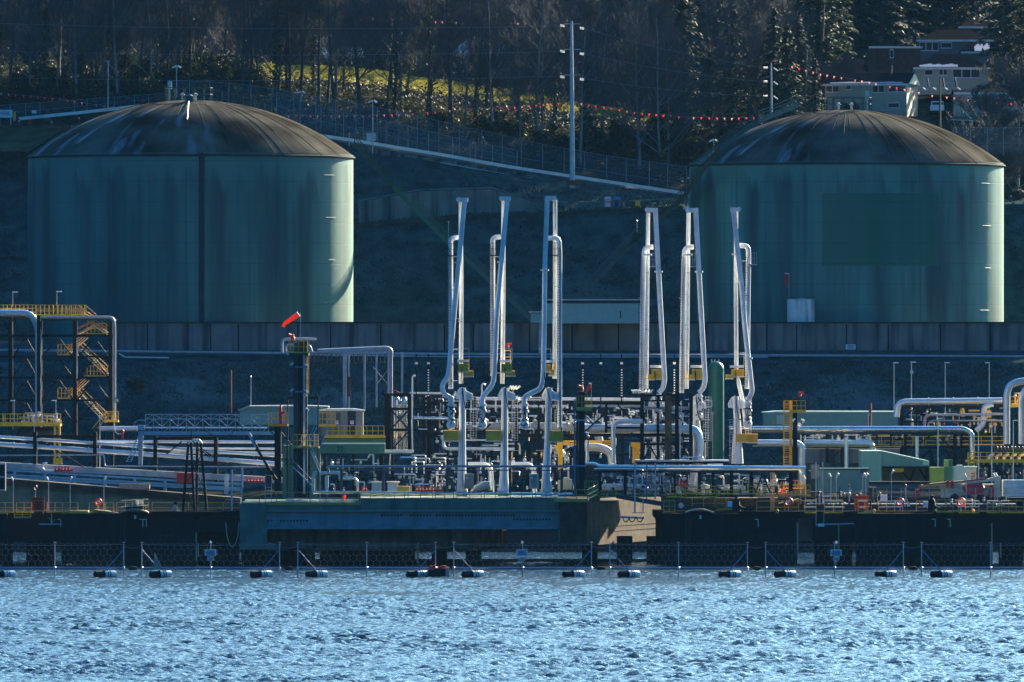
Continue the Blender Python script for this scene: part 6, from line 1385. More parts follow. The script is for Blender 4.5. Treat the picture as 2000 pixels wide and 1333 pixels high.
b=MB(); b.tube(bend([P(386,820,Y-.4),P(390,826,Y-.4),P(412,852,Y-.4),P(440,858,Y-.4),P(462,838,Y-.4),P(468,818,Y-.4)],1.),.5*k,5); b.build('slack_cable','rubber',t)
t=thing('prop_strut','pair of black prop struts leaning under the gangway end','prop',P(540,945,1054)); b=MB(); b.bar(P(488,848,1054),P(536,938,1054),4.2*dk,.25); b.bar(P(500,876,1053.5),P(545,944,1053.5),4.*dk,.25); b.build('strut','black_steel',t); b=MB(); b.bar(P(486,846,1053.8),P(498,874,1053.8),4.5*dk,.3); b.build('sleeve','blue_steel',t)
t=rack('black A frame trestle standing on the first dolphin deck',[(-999,1,0,1)],[],[],1053,0,name='steel_trestle',cat='trestle') if False else thing('steel_trestle','black four legged trestle with a pale cap on the first dolphin deck','trestle',P(383,1002,1054))
b=MB()
for xa,xb,dy in ((357,368,0),(380,373,.1),(404,392,0),(384,385,2.)): MB().bar(P(xa,1002,1054+dy),P(xb,864,1054+dy),5.*dk,.28).build('leg','black_steel',t)
for q in ((366,940,398,880),(372,900,402,960),(366,955,377,993),(400,958,382,993),(376,868,392,884)): b.bar(P(q[0],q[1],1053.9),P(q[2],q[3],1053.9),1.6*dk)
b.bx(361,953,400,955,1053.8,.2); b.bx(366,908,396,910,1053.8,.2); b.build('brace','black_steel',t); MB().prism([(366,868),(371,862),(377,858),(389,858),(394,863),(395,866),(374,861),(369,868)],1053.7,.9).build('cap','lamp_white',t); MB().bar(P(374.5,860,1054),P(374.5,838,1054),2.*dk).build('spike','black_steel',t)
t=thing('survey_pole','twin grey service poles at the platform corner by the gangway','pole',P(450,1000,1052)); b=MB(); b.bx(451,918,454.5,1004,1052,.2); b.bx(471,914,474.5,985,1052,.2); b.bx(438,926,446,966,1053,.1); b.build('post','galv',t); b=MB()
for y in (927,943,958,968,976): b.bx(440,y,474,y+1.4,1052.2,.1)
b.build('rung','galv',t)
t=thing('access_ladder','pale ladder on a dark block at the platform corner','ladder',P(524,984,1051)); ladder(524,946,984,1050.8,'galv',t,12,6.5,t=1.2); MB().bx(518,929,531,946,1051,.8).build('block','navy_steel',t)
# ------------------------------------------------------------------ electrical room and deck behind the black tower
Y=1082
t=thing('louvre_cabin','grey equipment cabin with louvre panels on the yellow railed deck','cabin',P(668,850,Y)); MB().bx(626,801,709,852,Y,3).build('cabin_wall','grey_box',t); MB().prism([(624,801),(640,798.5),(690,798.5),(712,801.5),(712,803),(624,803)],Y-.2,3.4).build('cabin_roof','white_pipe',t)
for x in (627,655,681): 
    b=MB()
    for i in range(9): b.bx(x,807+i*2.3,x+10,808.2+i*2.3,Y-.06,.06)
    b.build('louvre','navy_steel',t)
MB().bx(679,803,695,850,Y-.04,.04).build('door','navy_steel',t)
for x in (654,684): q=MB().bx(x,822,x+7,829,Y-.09,.03).build('label_plate','sign_white',t); marks((x+1,823,x+6,826),1,Y-.09,'red',q,x)
t=thing('yellow_deck','green deck beam with yellow railing under the grey louvre cabin','deck',P(690,860,Y-1.5)); MB().bx(632,852,752,856,Y-1.6,5).build('deck_edge','yellow',t); railing([(639,852),(750,852)],20,Y-1.6,'yellow',t,step=11,w=1.2); railing([(622,831),(655,831)],24,Y-2.,'yellow',t,step=9); MB().bx(622,831,656,834,Y-2.,2).build('landing','yellow',t); MB().bx(632,857,752,869,Y-1.,.5).build('deck_beam','green_paint',t)
t=thing('site_trailer','pale teal low building between the lattice gangway and the embankment','building',P(500,808,1128)); MB().prism([(468,800),(486,794),(590,793),(640,795),(640,830),(468,830)],1128,5).build('wall','teal_siding',t); MB().prism([(465,800.5),(486,793),(592,792),(642,794),(642,796.5),(486,796),(466,803)],1127.7,5.6).build('roof','galv',t)
# pipe bridge with white bent and legs
Y=1150
t=rack('dark pipe rack row at the back, filling between the arms',[(850,5,775,960),(905,5,778,960),(960,4,780,958),(1030,5,782,958),(1085,4,785,958),(1112,5,790,958)],[(845,1130,790,4),(845,1130,822,5),(850,1120,858,4),(850,1120,892,4),(850,1120,930,3)],[(855,822,900,860,2.4),(962,860,1026,824,2.4),(1035,894,1082,860,2.4)],1098,2.5); fittings(t,845,1125,785,955,1095,95,71,('white_pipe','grey_pipe','silver','black_steel','navy_steel','yellow'))
t=rack('dark pipe rack row at the back, behind the tan column and huge elbow',[(1150,5,785,960),(1215,4,790,960),(1275,4,785,958),(1335,4,790,958),(1376,4,800,958)],[(1140,1380,806,4),(1140,1380,860,4),(1140,1380,888,4),(1140,1380,932,3)],[(1152,860,1212,808,2.4),(1218,890,1270,862,2.4)],1098,2.5); fittings(t,1140,1380,790,955,1095,80,72,('white_pipe','grey_pipe','silver','black_steel','cream'))
pipe('long pale pipeline along the foot of the stained retaining wall',[(-20,684),(540,690),(900,692),(2030,697)],2.3,'grey_pipe',1176,flange=90)
pipe('second thin pipeline below the long one at the retaining wall',[(560,693),(900,697.5),(1500,698)],1.4,'grey_pipe',1175); pipe('short lit pipe end stepping under the pipeline near the stair tower',[(232,691),(244,698),(330,699)],1.3,'white_pipe',1173)
pipe('white bent pipe loop beside the top of the black tower',[(551,689),(551,663),(600,662),(618,664)],2.8,'grey_pipe',1165,rad=9); pipe('smaller white bent pipe loop behind the yellow caged tower top',[(558,689),(558,674),(605,674),(609,689)],2.6,'grey_pipe',1164,rad=9)
pipe('thick frosted pipe bending down at the end of the pipe bridge',[(620,687),(755,681),(763,684),(762,700),(762,800)],5.,'grey_pipe',Y,rad=14)
t=rack('open pipe bridge on tall slim legs in front of the embankment',[(673,7,688,800),(681,3.5,690,800),(712,4,688,800),(735,3.2,689,796),(785,4,688,770)],[(560,765,688,2.4)],[(728,716,765,760,1.),(735,752,766,712,1.)],Y-.6,.5,'grey_pipe',cat='pipe bridge',name='pipe_bridge')
b=MB(); rq=random.Random(3)
for i in range(19): x=604+i*8.6; b.bx(x,692,x+1.6,690+rq.uniform(9,22),Y+2,.2)
b.bx(604,710,668,711.5,Y+2,.2); b.bx(690,708,750,709,Y+2,.2); b.build('hanger','dark_concrete',t)
q=MB().bx(678.5,736,684,775,Y-.9,.1).build('red_sleeve','rust',t)
for x,yt,lab in ((813,692,'first'),(836.5,692,'second'),(1138,701,'third'),(1173.5,692,'fourth'),(1214,692,'fifth'),(1317,692,'sixth')):
    t=thing('instrument_pole',f'{lab} banded slim pole among the loading arms, counted from the black framed stacks','pole',P(x,790,1080),'banded slim poles'); b=MB(); b.tube([P(x,790,1080),P(x,yt,1080)],1.3*sc(1080),7); b.build('shaft','black_steel',t); b=MB()
    for i in range(11): b.tube([P(x,722+i*5,1080),P(x,724+i*5,1080)],1.5*sc(1080),7)
    if x not in (813,1173.5): b.build('white_band','sign_white',t)
    MB().bx(x-2.5,708,x+2.5,712,1079.8,.3).build('instrument_box','sign_white',t)
for x,y,lab in ((695,800,'short stubby vent rods beside the grey louvre cabin'),): pass
# ------------------------------------------------------------------ process racks behind the arms
Y=1084
t=rack('black framed module holding two silver stacks',[(757,12,769,884),(800,8,772,884),(828,6,768,884)],[(751,832,771,5),(751,830,799,5),(751,830,840,5),(751,830,882,4)],[(764,838,798,802,3),(764,802,798,838,3),(764,880,798,843,2.6),(834,775,822,800,3),(812,800,824,840,2.4),(804,842,826,880,2.4)],Y,3)
for x in (774.5,789): 
    k=sc(Y); b=MB(); b.lathe(P(x,882,Y+1.6),[(6.6*k,0),(6.6*k,98*k),(5.6*k,104*k),(4*k,106*k)],18); b.build('silver_stack','silver',t,True); b=MB(); 
    for i in range(6): b.lathe(P(x,882,Y+1.6),[(6.8*k,(8+i*16)*k),(6.8*k,(9+i*16)*k)],18)
    b.build('band','grey_pipe',t)
MB().tube(bend([P(761,766,Y),P(770,762,Y),P(782,768,Y)],.3),.8*sc(Y),6).build('red_hose','red',t)
pipe('thin white vent pipe with hooked top before the silver stacks',[(805,884),(805,737),(808,733),(812,736)],1.7,'white_pipe',Y-.5,rad=4); pipe('second hooked white vent pipe between the first two loading arms',[(941,800),(941,752),(945,749),(948,753)],1.5,'white_pipe',Y-.5,rad=4)
pipe('white process pipe stepping down beside the silver stacks',[(804,820),(806,884),(762,884),(761,926),(780,927),(811,927),(814,936)],1.6,'white_pipe',Y-2,rad=4)
pipe('white gooseneck vent over the pale cabinets',[(719,895),(722,888),(729,888),(730,942)],1.9,'white',Y-12,rad=5)
t=rack('tall black rack just behind the first loading arm',[(838,8,768,962),(854,4,772,960),(872,8,790,960)],[(828,900,768,4),(828,905,788,5),(830,905,812,5),(832,900,848,5),(832,868,886,4)],[(850,810,838,846,2.4),(842,850,866,884,2.6),(862,886,842,910,2.4),(850,905,900,958,3.4),(800,958,840,905,3.4)],Y,3); fittings(t,815,905,770,845,Y-.4,60,21); fittings(t,835,905,850,955,Y-.4,50,22)
pipe('bright pipe end pointing at the first loading arm from the silver stacks',[(808,817),(876,818)],3.6,'silver',Y-.8,flange=16); pipe('pale top pipe leaving the silver stack module',[(800,768),(872,769)],1.8,'white',Y-.6)
t=rack('dense black rack behind the second and third loading arms',[(926,8,772,960),(1008,6,800,900),(1052,5,790,960),(934,5,850,905)],[(905,1120,801,5),(905,1010,845,6),(1010,1130,851,6),(905,1060,787,3),(870,1000,863,3)],[(940,846,958,828,3),(1070,800,1100,845,2.4),(1125,838,1100,800,2.4),(1032,906,1044,886,1.6)],Y,3); fittings(t,905,1060,775,845,Y-.5,80,23); fittings(t,905,1110,866,958,Y-.5,90,24,('white','white_pipe','silver','grey_pipe')); fittings(t,1060,1125,790,905,Y-.5,40,25)
MB().bx(1120,845,1130,905,Y,.3).build('column','black_steel',t)
pipe('pale pipe running level behind the arms at platform cage height',[(920,779),(1142,780),(1258,781)],3.,'white',Y+2,flange=50); pipe('dim pipe below the pale level pipe behind the arms',[(920,794),(1110,794)],2.4,'grey_pipe',Y+2.2); pipe('bright white pipe passing behind the first loading arms',[(866,850),(866,872),(872,877),(960,877),(1005,878)],3.2,'white',Y-1,rad=8,flange=26); pipe('upper bright pipe passing behind the first loading arms',[(885,860),(1000,860)],1.7,'white',Y-1.2,flange=20)
pipe('broad grey pipe running behind the third loading arm',[(905,833),(1135,834),(1158,838),(1168,850),(1172,870)],8.,'grey_pipe',Y+1,rad=18)
for x,lab in ((0,'white elbow pipe curving down between the first two loading arms'),(84,'white elbow pipe curving down between the second and third loading arms')): pipe(lab,[(914+x,908),(948+x,908),(958+x,916),(960+x,965)],5.,'white_pipe',1066,rad=13)
for x,lab in ((907,'grey cabinet at the foot of the first loading arm'),(1034,'grey cabinet left of the third loading arm foot')):
    t=thing('control_cabinet',lab,'cabinet',P(x+9,955,1058.6)); MB().bx(x,926,x+18,955,1058.6,.9).build('cabinet_body','grey_box' if x<1000 else 'galv',t); MB().bx(x+3,928,x+15,953,1058.57,.03).build('door','grey_box',t); MB().bx(x+4,932,x+6.5,936,1058.55,.03).build('label_plate','sign_white',t)
for x,lab in ((726,'first pale cabinet on the lower deck under the gooseneck vent'),(757,'second pale cabinet on the lower deck, right of the gooseneck vent')):
    t=thing('control_cabinet',lab,'cabinet',P(x+10,962,1060)); MB().bx(x,943,x+20,962,1060,1).build('cabinet_body','pale_teal' if x<730 else 'white_pipe',t); MB().bx(x-2,941,x+22,943.5,1059.8,1.4).build('cabinet_roof','white',t)
t=thing('vessel_skid','grey horizontal pump vessel on the platform between the arms','pump',P(940,962,1060)); MB().tube([P(921,962,1060),P(930,955,1060),P(945,950,1060),P(957,948,1060)],[.2,.4,.5,.45],12).build('casing','grey_pipe',t,True); MB().bx(924,958,962,964,1059.8,1).build('skid','dark_concrete',t)
for i,(x0_,x1_,lab) in enumerate(((705,720,'low red valve row beside the first pale cabinet'),(810,866,'red pipe fittings along the platform before the tall black rack'))): valves(lab,x0_,x1_,958,1056)
tag(MB().bx(776,950,800,962,1059,1).build('yellow_crate','yellow'),'yellow crate on the platform beside the second pale cabinet','crate')
pipe('long thin blue pipe crossing in front of the loading arm feet',[(580,927),(590,924),(636,924),(640,911),(1142,911)] if False else [(642,923),(640,911.5),(1144,911)],2.2,'pipe_blue',1054,rad=3)
t=thing('pipe_support','row of dark posts holding the long blue pipe along the platform','pipe support',P(900,960,1054.5))
for x in (667,748,873,996,1097): MB().bx(x-2.6,915,x+2.6,968,1054.5,.3).build('post','navy_steel',t)
b=MB(); b.bx(640,918,1120,920,1054.7,.3); b.build('beam','navy_steel',t)
pipe('blue grey pipe bending down twice on the lower deck beside the black tower',[(612,966),(612,924),(664,924),(664,936)],3.2,'blue_steel',1057,rad=5); pipe('short fat pipe stub under the blue grey bend',[(638,930),(638,966)],3.6,'blue_steel',1058); pipe('steel pipe bending down before the first pale cabinet',[(668,934),(692,934),(698,940),(698,964)],2.8,'silver',1057,rad=6,flange=30)
t=rack('low dark pipe rack on the lower deck behind the blue pipe',[(690,4,884,962),(634,5,885,962),(745,8,890,962),(766,5,888,962)],[(630,770,885,5),(630,850,918,3),(690,860,933,2.)],[],1068,2); fittings(t,630,750,888,958,1068,60,27); fittings(t,770,870,888,960,1066,60,28)
t=thing('white_cap_beam','pale flat beam on top of the low dark pipe rack','beam',P(720,883,1067.5)); MB().bx(686,879,808,884,1067,.8).build('flange_plate','white_pipe',t); MB().bx(690,884.2,805,886,1067.2,.4).build('web','grey_pipe',t)
# yellow crane beam
t=thing('crane_beam','yellow overhead crane beam with an angled post by the third loading arm','crane',P(1095,905,1072)); MB().bx(1088,861,1201,870,1072,.5).build('beam','yellow',t); MB().bx(1090,870.2,1099,920,1072,.5).build('post','yellow',t); MB().prism([(1082,870.2),(1090,870.2),(1090,886)],1072,.4).build('brace','yellow',t); marks((1110,863.5,1150,867),1,1072,'ink',t,5); marks((1174,862,1198,869),2,1072,'ink',t,6)
t=thing('yellow_stand','squat yellow steel stand beside the black frame with the lamp row','stand',P(1243,905,1072)); MB().bx(1235,866,1249,905,1072,.6).build('post','yellow',t); MB().prism([(1232,865),(1262,865),(1262,869),(1252,878),(1232,872)],1071.8,.9).build('head','yellow',t)
# big frame right of the monitor tower
Y=1066
t=rack('tall black frame around the tan column between fourth and fifth arms',[(1254,7,768,900),(1322,7,765,898),(1285,5,773,898),(1349,6,768,900),(1184,5,790,846)],[(1254,1322,773,3.5),(1140,1258,788,6),(1140,1330,850,6),(1184,1254,836,4),(1256,1345,868,4),(1256,1320,783,3)],[(1150,812,1174,792,3),(1206,790,1232,820,3),(1140,845,1182,808,3),(1232,846,1256,858,3),(1258,898,1270,872,3),(1284,898,1270,872,3),(1298,870,1312,895,3),(1204,856,1218,870,2)],Y,3); fittings(t,1256,1350,776,896,Y+.8,90,31); fittings(t,1145,1250,796,835,Y+1,40,32,('white','grey_pipe','black_steel'))
b=MB(); b.prism([(1298,772),(1305,772),(1305,898),(1300,898)],Y-.6,.3); tag(MB().plan([(P(1298.5,0,Y-1).x,Y-1),(P(1306,0,Y-1.4).x,Y-1.5),(P(1312,0,Y-1).x,Y-.7),(P(1306,0,Y-.6).x,Y)],P(0,898,Y).z,P(0,772,Y).z).build('tan_column','concrete'),'tan square column catching the sun between two black columns','column')
tag(MB().bx(1300,768,1313,772.5,Y-1.2,1).build('column_cap','black_steel'),'dark cap on the tan square column','cap'); C.objects['column_cap'].parent=C.objects['tan_column']
for q in ('label','category'): del C.objects['column_cap'][q]
t=thing('lamp_row','row of sunlit floodlights on top of the black frame','floodlight',P(1262,766,Y))
for i,(x,d) in enumerate(((1236,3),(1241,3),(1246,3),(1250,2),(1260,-2),(1266,-2),(1272,-3))): b=MB(); b.tube([P(x-d,762,Y),P(x+d*.6,766,Y-.4)],[1.3*sc(Y),2.4*sc(Y)],8); b.build('floodlight','lamp_white',t,True)
MB().bar(P(1234,768,Y+.1),P(1274,768,Y+.1),1.2*sc(Y)).build('bar','galv',t)
t=thing('lamp_row','row of sunlit floodlights between the second and third loading arms','floodlight',P(1003,760,Y))
for x,d in ((996,2),(1001,2),(1006,3),(1012,4)): b=MB(); b.tube([P(x-d,761,Y),P(x+d*.8,755,Y-.4)],[1.3*sc(Y),2.4*sc(Y)],8); b.build('floodlight','lamp_white',t,True)
MB().bar(P(1002,790,Y+.1),P(1002,762,Y+.1),1.2*sc(Y)).build('pole','galv',t)
pipe('huge white pipe elbow curving down in front of the fifth loading arm',[(1140,838),(1330,838),(1362,840),(1366,872),(1362,900),(1352,960)],9.5,'white_pipe',Y+1.2,rad=34)
pipe('white pipe dropping beside the slim monitor tower frame',[(1255,823),(1206,823),(1198,830),(1198,905)],4.4,'white_pipe',Y-.6,rad=9); pipe('thick white pipe arching behind the yellow crane beam',[(1130,874),(1172,874),(1194,884),(1196,910)],8,'white_pipe',Y+3,rad=22); pipe('upright white pipe stub under the yellow crane beam',[(1147,904),(1147,860)],3.4,'white_pipe',Y-.5)
pipe('pale small bend pipe beside the tan column',[(1282,800),(1290,805),(1291,818),(1302,819)],2.6,'white_pipe',Y-.3,rad=5); pipe('thin pale riser pipe on the black column by the huge elbow',[(1328,820),(1328,895),(1372,892),(1376,902)],1.3,'white_pipe',Y-.5,rad=3); pipe('dark grey pipe through the top of the tall black frame',[(1256,797),(1350,798)],3,'grey_pipe',Y+1.5); pipe('second grey pipe through the top of the tall black frame',[(1140,793),(1256,794)],2.2,'grey_pipe',Y+1.8)
t=thing('steel_deck','thin steel deck under the tan column and huge elbow','deck',P(1330,902,Y-1)); MB().bx(1241,899,1378,902,Y-2,6).build('deck_plate','galv',t); MB().bx(1241,902.2,1424,906,Y-1.5,5).build('deck_beam','black_steel',t); MB().bx(1378,899,1424,901.8,Y-1.8,4).build('deck_plate','galv',t); b=MB(); b.bx(1382,906,1412,913,Y-2.2,.8); b.build('duct','white',t)
t=thing('green_vessel','tall dark green vessel with a domed top between fifth and sixth arms','vessel',P(1398,905,1102)); k=sc(1102); a=P(1398.5,0,1102)
prof=[(15.5*k,P(0,905,1102).z),(15.5*k,P(0,722,1102).z)]+[(15.5*k*math.cos(i*math.pi/16),P(0,722,1102).z+16*k*math.sin(i*math.pi/16)) for i in range(1,8)]; MB().lathe((a.x,1102,0),prof,40).build('vessel_shell','vessel_green',t,True)
for y in (722,800,860): MB().lathe((a.x,1102,0),[(15.8*k,P(0,y+.6,1102).z),(15.8*k,P(0,y-.6,1102).z)],40).build('weld_band','vessel_green',t)
b=MB()
for x in (1390,1396,1404): b.tube([P(x,708,1101),P(x,702,1101)],1*k,6)
b.build('nozzle','galv',t); b=MB(); b.tube([P(1392,902,1100),P(1392,806,1100)],.7*k,6); b.ring(P(1392,808,1100),2.6*k,.6*k,12,'Y',4); b.build('sample_line','galv',t)
t=thing('service_tower','narrow pale service ladder between the fifth arm and the green vessel','ladder',P(1380,890,1074)); ladder(1378,805,895,1073.5,'galv',t,9,5,cage=True); b=MB(); b.bx(1370,819,1386,821,1073.5,1); b.bx(1374,782,1391,783.5,1073.5,.1); b.bx(1374,794,1391,795,1073.5,.1); b.bx(1374,782,1375,819,1073.5,.1); b.bx(1390,782,1391,795,1073.5,.1); b.build('landing','white',t)
t=thing('service_tower','narrow pale service ladder at the foot of the sixth arm','ladder',P(1429,905,1074)); ladder(1429,820,904,1073.3,'galv',t,7,5,cage=True)
# long white pipe over the dolphin deck, with its support frame
Y=1058
pipe('bright white pipe pair line running along the deck to the yellow tower',[(1143,906),(1162,906),(1170,911),(1574,914)],3.2,'bright_clad',Y,rad=4,flange=70); pipe('lower thin line of the bright white pipe pair',[(1160,916),(1560,918)],1.4,'bright_clad',Y+.2)
t=rack('dark pipe support frame under the bright white pipe',[(1171,6,921,972),(1221,6,918,972),(1318,5,920,966),(1365,4,921,960),(1392,5,920,970),(1428,5,920,970),(1467,7,920,972),(1544,7,920,960)],[(1160,1560,921.5,4)],[(1489,925,1474,968,3),(1489,925,1504,962,3)],Y+.3,2.); fittings(t,1170,1330,925,965,Y+1,90,41,('white','white_pipe','grey_pipe','silver','black_steel')); fittings(t,1330,1545,925,965,Y+2,110,42,('white','white_pipe','grey_pipe','cream','black_steel'))
for x0_,x1_,y,r,lab in ((1174,1238,951,6,'white rounded pipe vessel behind the dark support frame near the slim tower'),(1240,1260,951,5,'short white pipe end right of the rounded pipe vessel'),(1366,1386,951,5,'short white drum behind the deck railing'),(1408,1456,953,5.5,'white rounded drum on the deck near the yellow stairs')):
    tag(MB().tube([P(x0_,y+1,Y+4),P(x0_+5,y,Y+4),P(x1_-5,y,Y+4),P(x1_,y+1,Y+4)],[r*.5*dk,r*dk,r*dk,r*.6*dk],14).build('pipe_vessel','white',None,True),lab,'vessel')
t=thing('round_valve','big dark round valve behind the white pipe vessel','valve',P(1187,940,Y+5)); MB().lathe(P(1187,941,Y+5),[(3*dk,-.3),(12*dk,-.2),(12*dk,.2),(3*dk,.3)],20,'Y').build('wheel','navy_steel',t); MB().bx(1184,941,1190,956,Y+5,.4).build('stem','navy_steel',t)
valves('red valve row under the bright white pipe near the huge elbow',1321,1346,948,Y+1); tag(MB().prism([(1452,936),(1460,932),(1480,938),(1478,942)],Y+3,3).build('white_awning','white'),'small white awning roof behind the dark support frame','awning')
tag(MB().bx(1268,925,1306,960,Y+6,2).build('grey_skid','grey_box'),'grey skid cabinet under the bright white pipe beside the twin posts','cabinet')
tag(MB().prism([(1090,940),(1107,933),(1117,938),(1117,956),(1090,956)],1062,2).build('beige_cabinet','cream'),'beige pitched cabinet left of the slim monitor tower foot','cabinet')
rails('long yellow guard rail on the deck under the bright white pipe',[(1300,972,1400),(1320,966,1490)],Y=1057,h=16,m='yellow',step=20)
rails('yellow guard rail between the sunlit pier and the dark pipe support',[(1172,972,1280)],Y=1059,h=14,m='yellow',step=15)
t=thing('deck_stairs','yellow deck stairs with orange gear beside the pale square post','stairs',P(1545,968,1062)); railing([(1518,968),(1582,968)],20,1061,'yellow',t,step=7,w=1.1); railing([(1530,955),(1570,955)],16,1062,'yellow',t,step=6,w=1.); MB().bx(1518,968,1584,970,1061,2).build('landing','olive',t); MB().bx(1526,955,1534,964,1061.3,.4).build('orange_gear','orange',t); b=MB(); b.bar(P(1519,962,1061),P(1527,941,1061),1.4*dk); b.build('hand_rail','yellow',t)
for i,(x,y) in enumerate(((1564,925),(1573,936),(1623,932),(1634,932),(1685,932),(1691,932),(1741,926),(1887,932),(1943,932),(1948,931))):
    o='bent floodlight on a slim post, '+['left of the teal container','just before the teal container corner','first of the pair in front of the teal container','second of the pair in front of the teal container','beside the dark teal container door','right of the dark teal container door','in front of the open green shed bay','over the red tank of the crane trailer','first of two past the crane trailer','second of two past the crane trailer'][i]
    t=thing('deck_lamp',o,'lamp post',P(x,985,1063),'bent floodlights along the far deck'); s_=-1 if i in (2,7,8,9,0,1) else 1; MB().tube([P(x,985,1063),P(x,y,1063)],.8*dk,6).build('pole','galv',t); MB().tube([P(x,y,1062.9),P(x+s_*4,y-7,1062.8)],[1.3*dk,2.2*dk],8).build('lamp_head','lamp_white',t,True)
# ------------------------------------------------------------------ shore buildings at the right
Y=1136
t=shed('long pale green corrugated building at the foot of the embankment',1492,1754,805,832,Y,6,'teal_siding','pale_teal',False,3.4); MB().prism([(1490,806),(1515,803.5),(1757,804),(1757,806.5),(1490,808)],Y-.2,6.5).build('roof','pale_teal',t); MB().bx(1517,811,1530,829,Y-.1,.1).build('door','pale_teal',t); b=MB(); b.bx(1508,819,1514,827,Y-.1,.1); b.build('wall_box','olive',t); b=MB()
for x in range(1500,1752,18): b.bx(x,832,x+2,837,Y+.2,.3)
b.build('stilt','dark_concrete',t)
tag(MB().tube([P(1699,838,1128),P(1700,788,1128)],2.8*sc(1128),8).build('timber_post','rust',None,True),'rusty timber post standing before the long pale green building','post'); mast('thin grey lamp post in front of the rusty timber post',1696,893,808,1120,'tri',.8)
Y=1108
pipe('long silver pipe bridge line running towards the U shaped pipes',[(1424,838),(1880,838),(1890,842),(1898,848),(1899,905)],5.2,'silver',Y,rad=5); pipe('lower dark line under the long silver pipe',[(1424,846),(1895,846)],2.4,'navy_steel',Y+.3)
t=rack('black pipe rack under the long silver pipe',[(1615,5,842,905),(1644,5,842,905),(1713,3,842,872),(1740,3,842,872),(1768,5,842,895),(1865,6,842,930),(1878,4,842,930)],[(1590,1890,874,5),(1700,1890,847,4),(1860,1890,895,3)],[(1801,895,1818,878,4),(1832,930,1816,880,4),(1846,878,1868,912,4),(1816,900,1836,930,3.4),(1818,850,1785,874,2),(1835,855,1862,878,2),(1622,900,1640,880,2),(1500,885,1520,905,2)],Y+.6,3); fittings(t,1560,1700,842,860,Y+1,40,51,('grey_pipe','cream','white_pipe')); fittings(t,1700,1890,850,870,Y+2,26,52,('grey_pipe','yellow'))
railing([(1700,870),(1960,870)],17,Y+2.5,'yellow',t,step=21,w=1.2)
pipe('fat white pipe bending down beside the yellow monitor tower',[(1479,866),(1556,866),(1566,872),(1566,950)],7.,'white_pipe',Y-4,rad=16); pipe('fat white pipe bending down at the green shed roof',[(1570,865),(1700,866),(1705,876),(1706,886)],6.,'white_pipe',Y-1,rad=14); pipe('upright pale pipe dropping from the pipe bridge before the green shed',[(1653,854),(1653,918)],4.,'white_pipe',Y-2); pipe('upright pale pipe behind the open green shed roof',[(1791,852),(1791,895)],3.4,'white_pipe',Y-1)
pipe('upper yellow edged pipe under the fat white pipes',[(1470,872),(1760,873)],1.2,'olive',Y-1.5)
tag(MB().bx(1565,877,1760,905,1122,1).build('block_wall','wall_concrete'),'dim concrete block wall behind the fat white pipes','wall')
Y=1116
pipe('big pale pipe along the top of the far pipe rack',[(1751,815),(1754,790),(1766,785),(1958,783)],6.,'white_pipe',Y,rad=16,flange=60); pipe('pale pipe dropping from the big top pipe to the yellow manifold',[(1940,790),(1922,794),(1920,830),(1906,842)],5.4,'white_pipe',Y-1,rad=16)
pipe('slim pale pipe loop below the big top pipe',[(1805,838),(1806,815),(1815,811),(1960,809)],2.4,'grey_pipe',Y-2,rad=10); pipe('slimmer pale pipe loop inside the slim pale one',[(1812,838),(1813,827),(1820,822),(1958,822)],1.6,'grey_pipe',Y-2.3,rad=7)
for x,lab in ((1966,'tall white U shaped pipe over the yellow manifold'),(1996,'second tall white U shaped pipe cut by the picture edge')): pipe(lab,[(x,868),(x,{1966:770,1996:780}[x]),(x+6,{1966:752,1996:760}[x]),(x+30,{1966:744,1996:752}[x]),(x+80,745)],6.6,'white_pipe',Y-6,rad=26)
t=rack('black pipe rack with yellow platforms under the big top pipe',[(1760,5,791,905),(1790,4,792,838),(1815,4,792,838),(1888,5,792,905),(1950,5,790,905)],[(1756,1960,794,4),(1756,1960,824,3),(1800,1960,848,3)],[(1790,796,1812,820,2.4),(1812,796,1790,820,2.4),(1762,820,1785,798,2.4),(1830,796,1850,820,2.4)],Y+.6,3); fittings(t,1765,1960,797,850,Y+1,70,53,('grey_pipe','yellow','cream','black_steel'))
t=thing('valve_platform','yellow railed valve platform behind the first U shaped pipe','platform',P(1982,794,Y-1)); railing([(1974,792),(2010,792)],17,Y-1,'yellow',t,step=8); MB().bx(1974,792,2010,796,Y-1,2).build('deck_plate','yellow',t); fittings(t,1974,1995,768,790,Y-.5,14,54,('cream','yellow'))
for x0_,x1_,y,lab in ((1876,1884,800,'small yellow stair frame under the big top pipe'),(1928,1936,802,'small yellow platform end under the big top pipe')): tag(MB().bx(x0_,y,x1_,y+14,Y-1.5,.3).build('inspection_stand','yellow'),lab,'stand')
Y=1102
t=thing('yellow_manifold','yellow manifold platform with a row of pale pipe elbows','manifold',P(1945,905,Y)); MB().bx(1888,900,2020,904,Y,3).build('deck_plate','yellow',t); railing([(1890,900),(2015,900)],16,Y,'yellow',t,step=13,w=1.4); b=MB()
for i in range(9): b.bx(1894+i*13,904.2,1897+i*13,908,Y+.2,.4)
b.build('deck_stub','yellow',t)
for x in (1934,1949,1963,1978,1993): MB().tube(bend([P(x-3,900,Y+1),P(x-2,890,Y+1),P(x+8,887,Y+1)],.4),2.6*sc(Y),10).build('pipe_elbow','cream',t,True)
b=MB()
for x in range(1940,2004,7): b.lathe(P(x,876,Y+1.4),[(2.6*sc(Y),-2.6*sc(Y)),(2.6*sc(Y),2.6*sc(Y)),(.8*sc(Y),4*sc(Y))],8)
b.bx(1938,878,2004,882,Y+1.3,.4); b.build('valve_row','navy_steel',t); fittings(t,1895,2000,908,935,Y+.6,60,55,('black_steel','navy_steel','grey_pipe')); b=MB(); b.bx(1890,886,1893,930,Y-.2,.2); b.bx(1901,886,1904,930,Y-.2,.2)
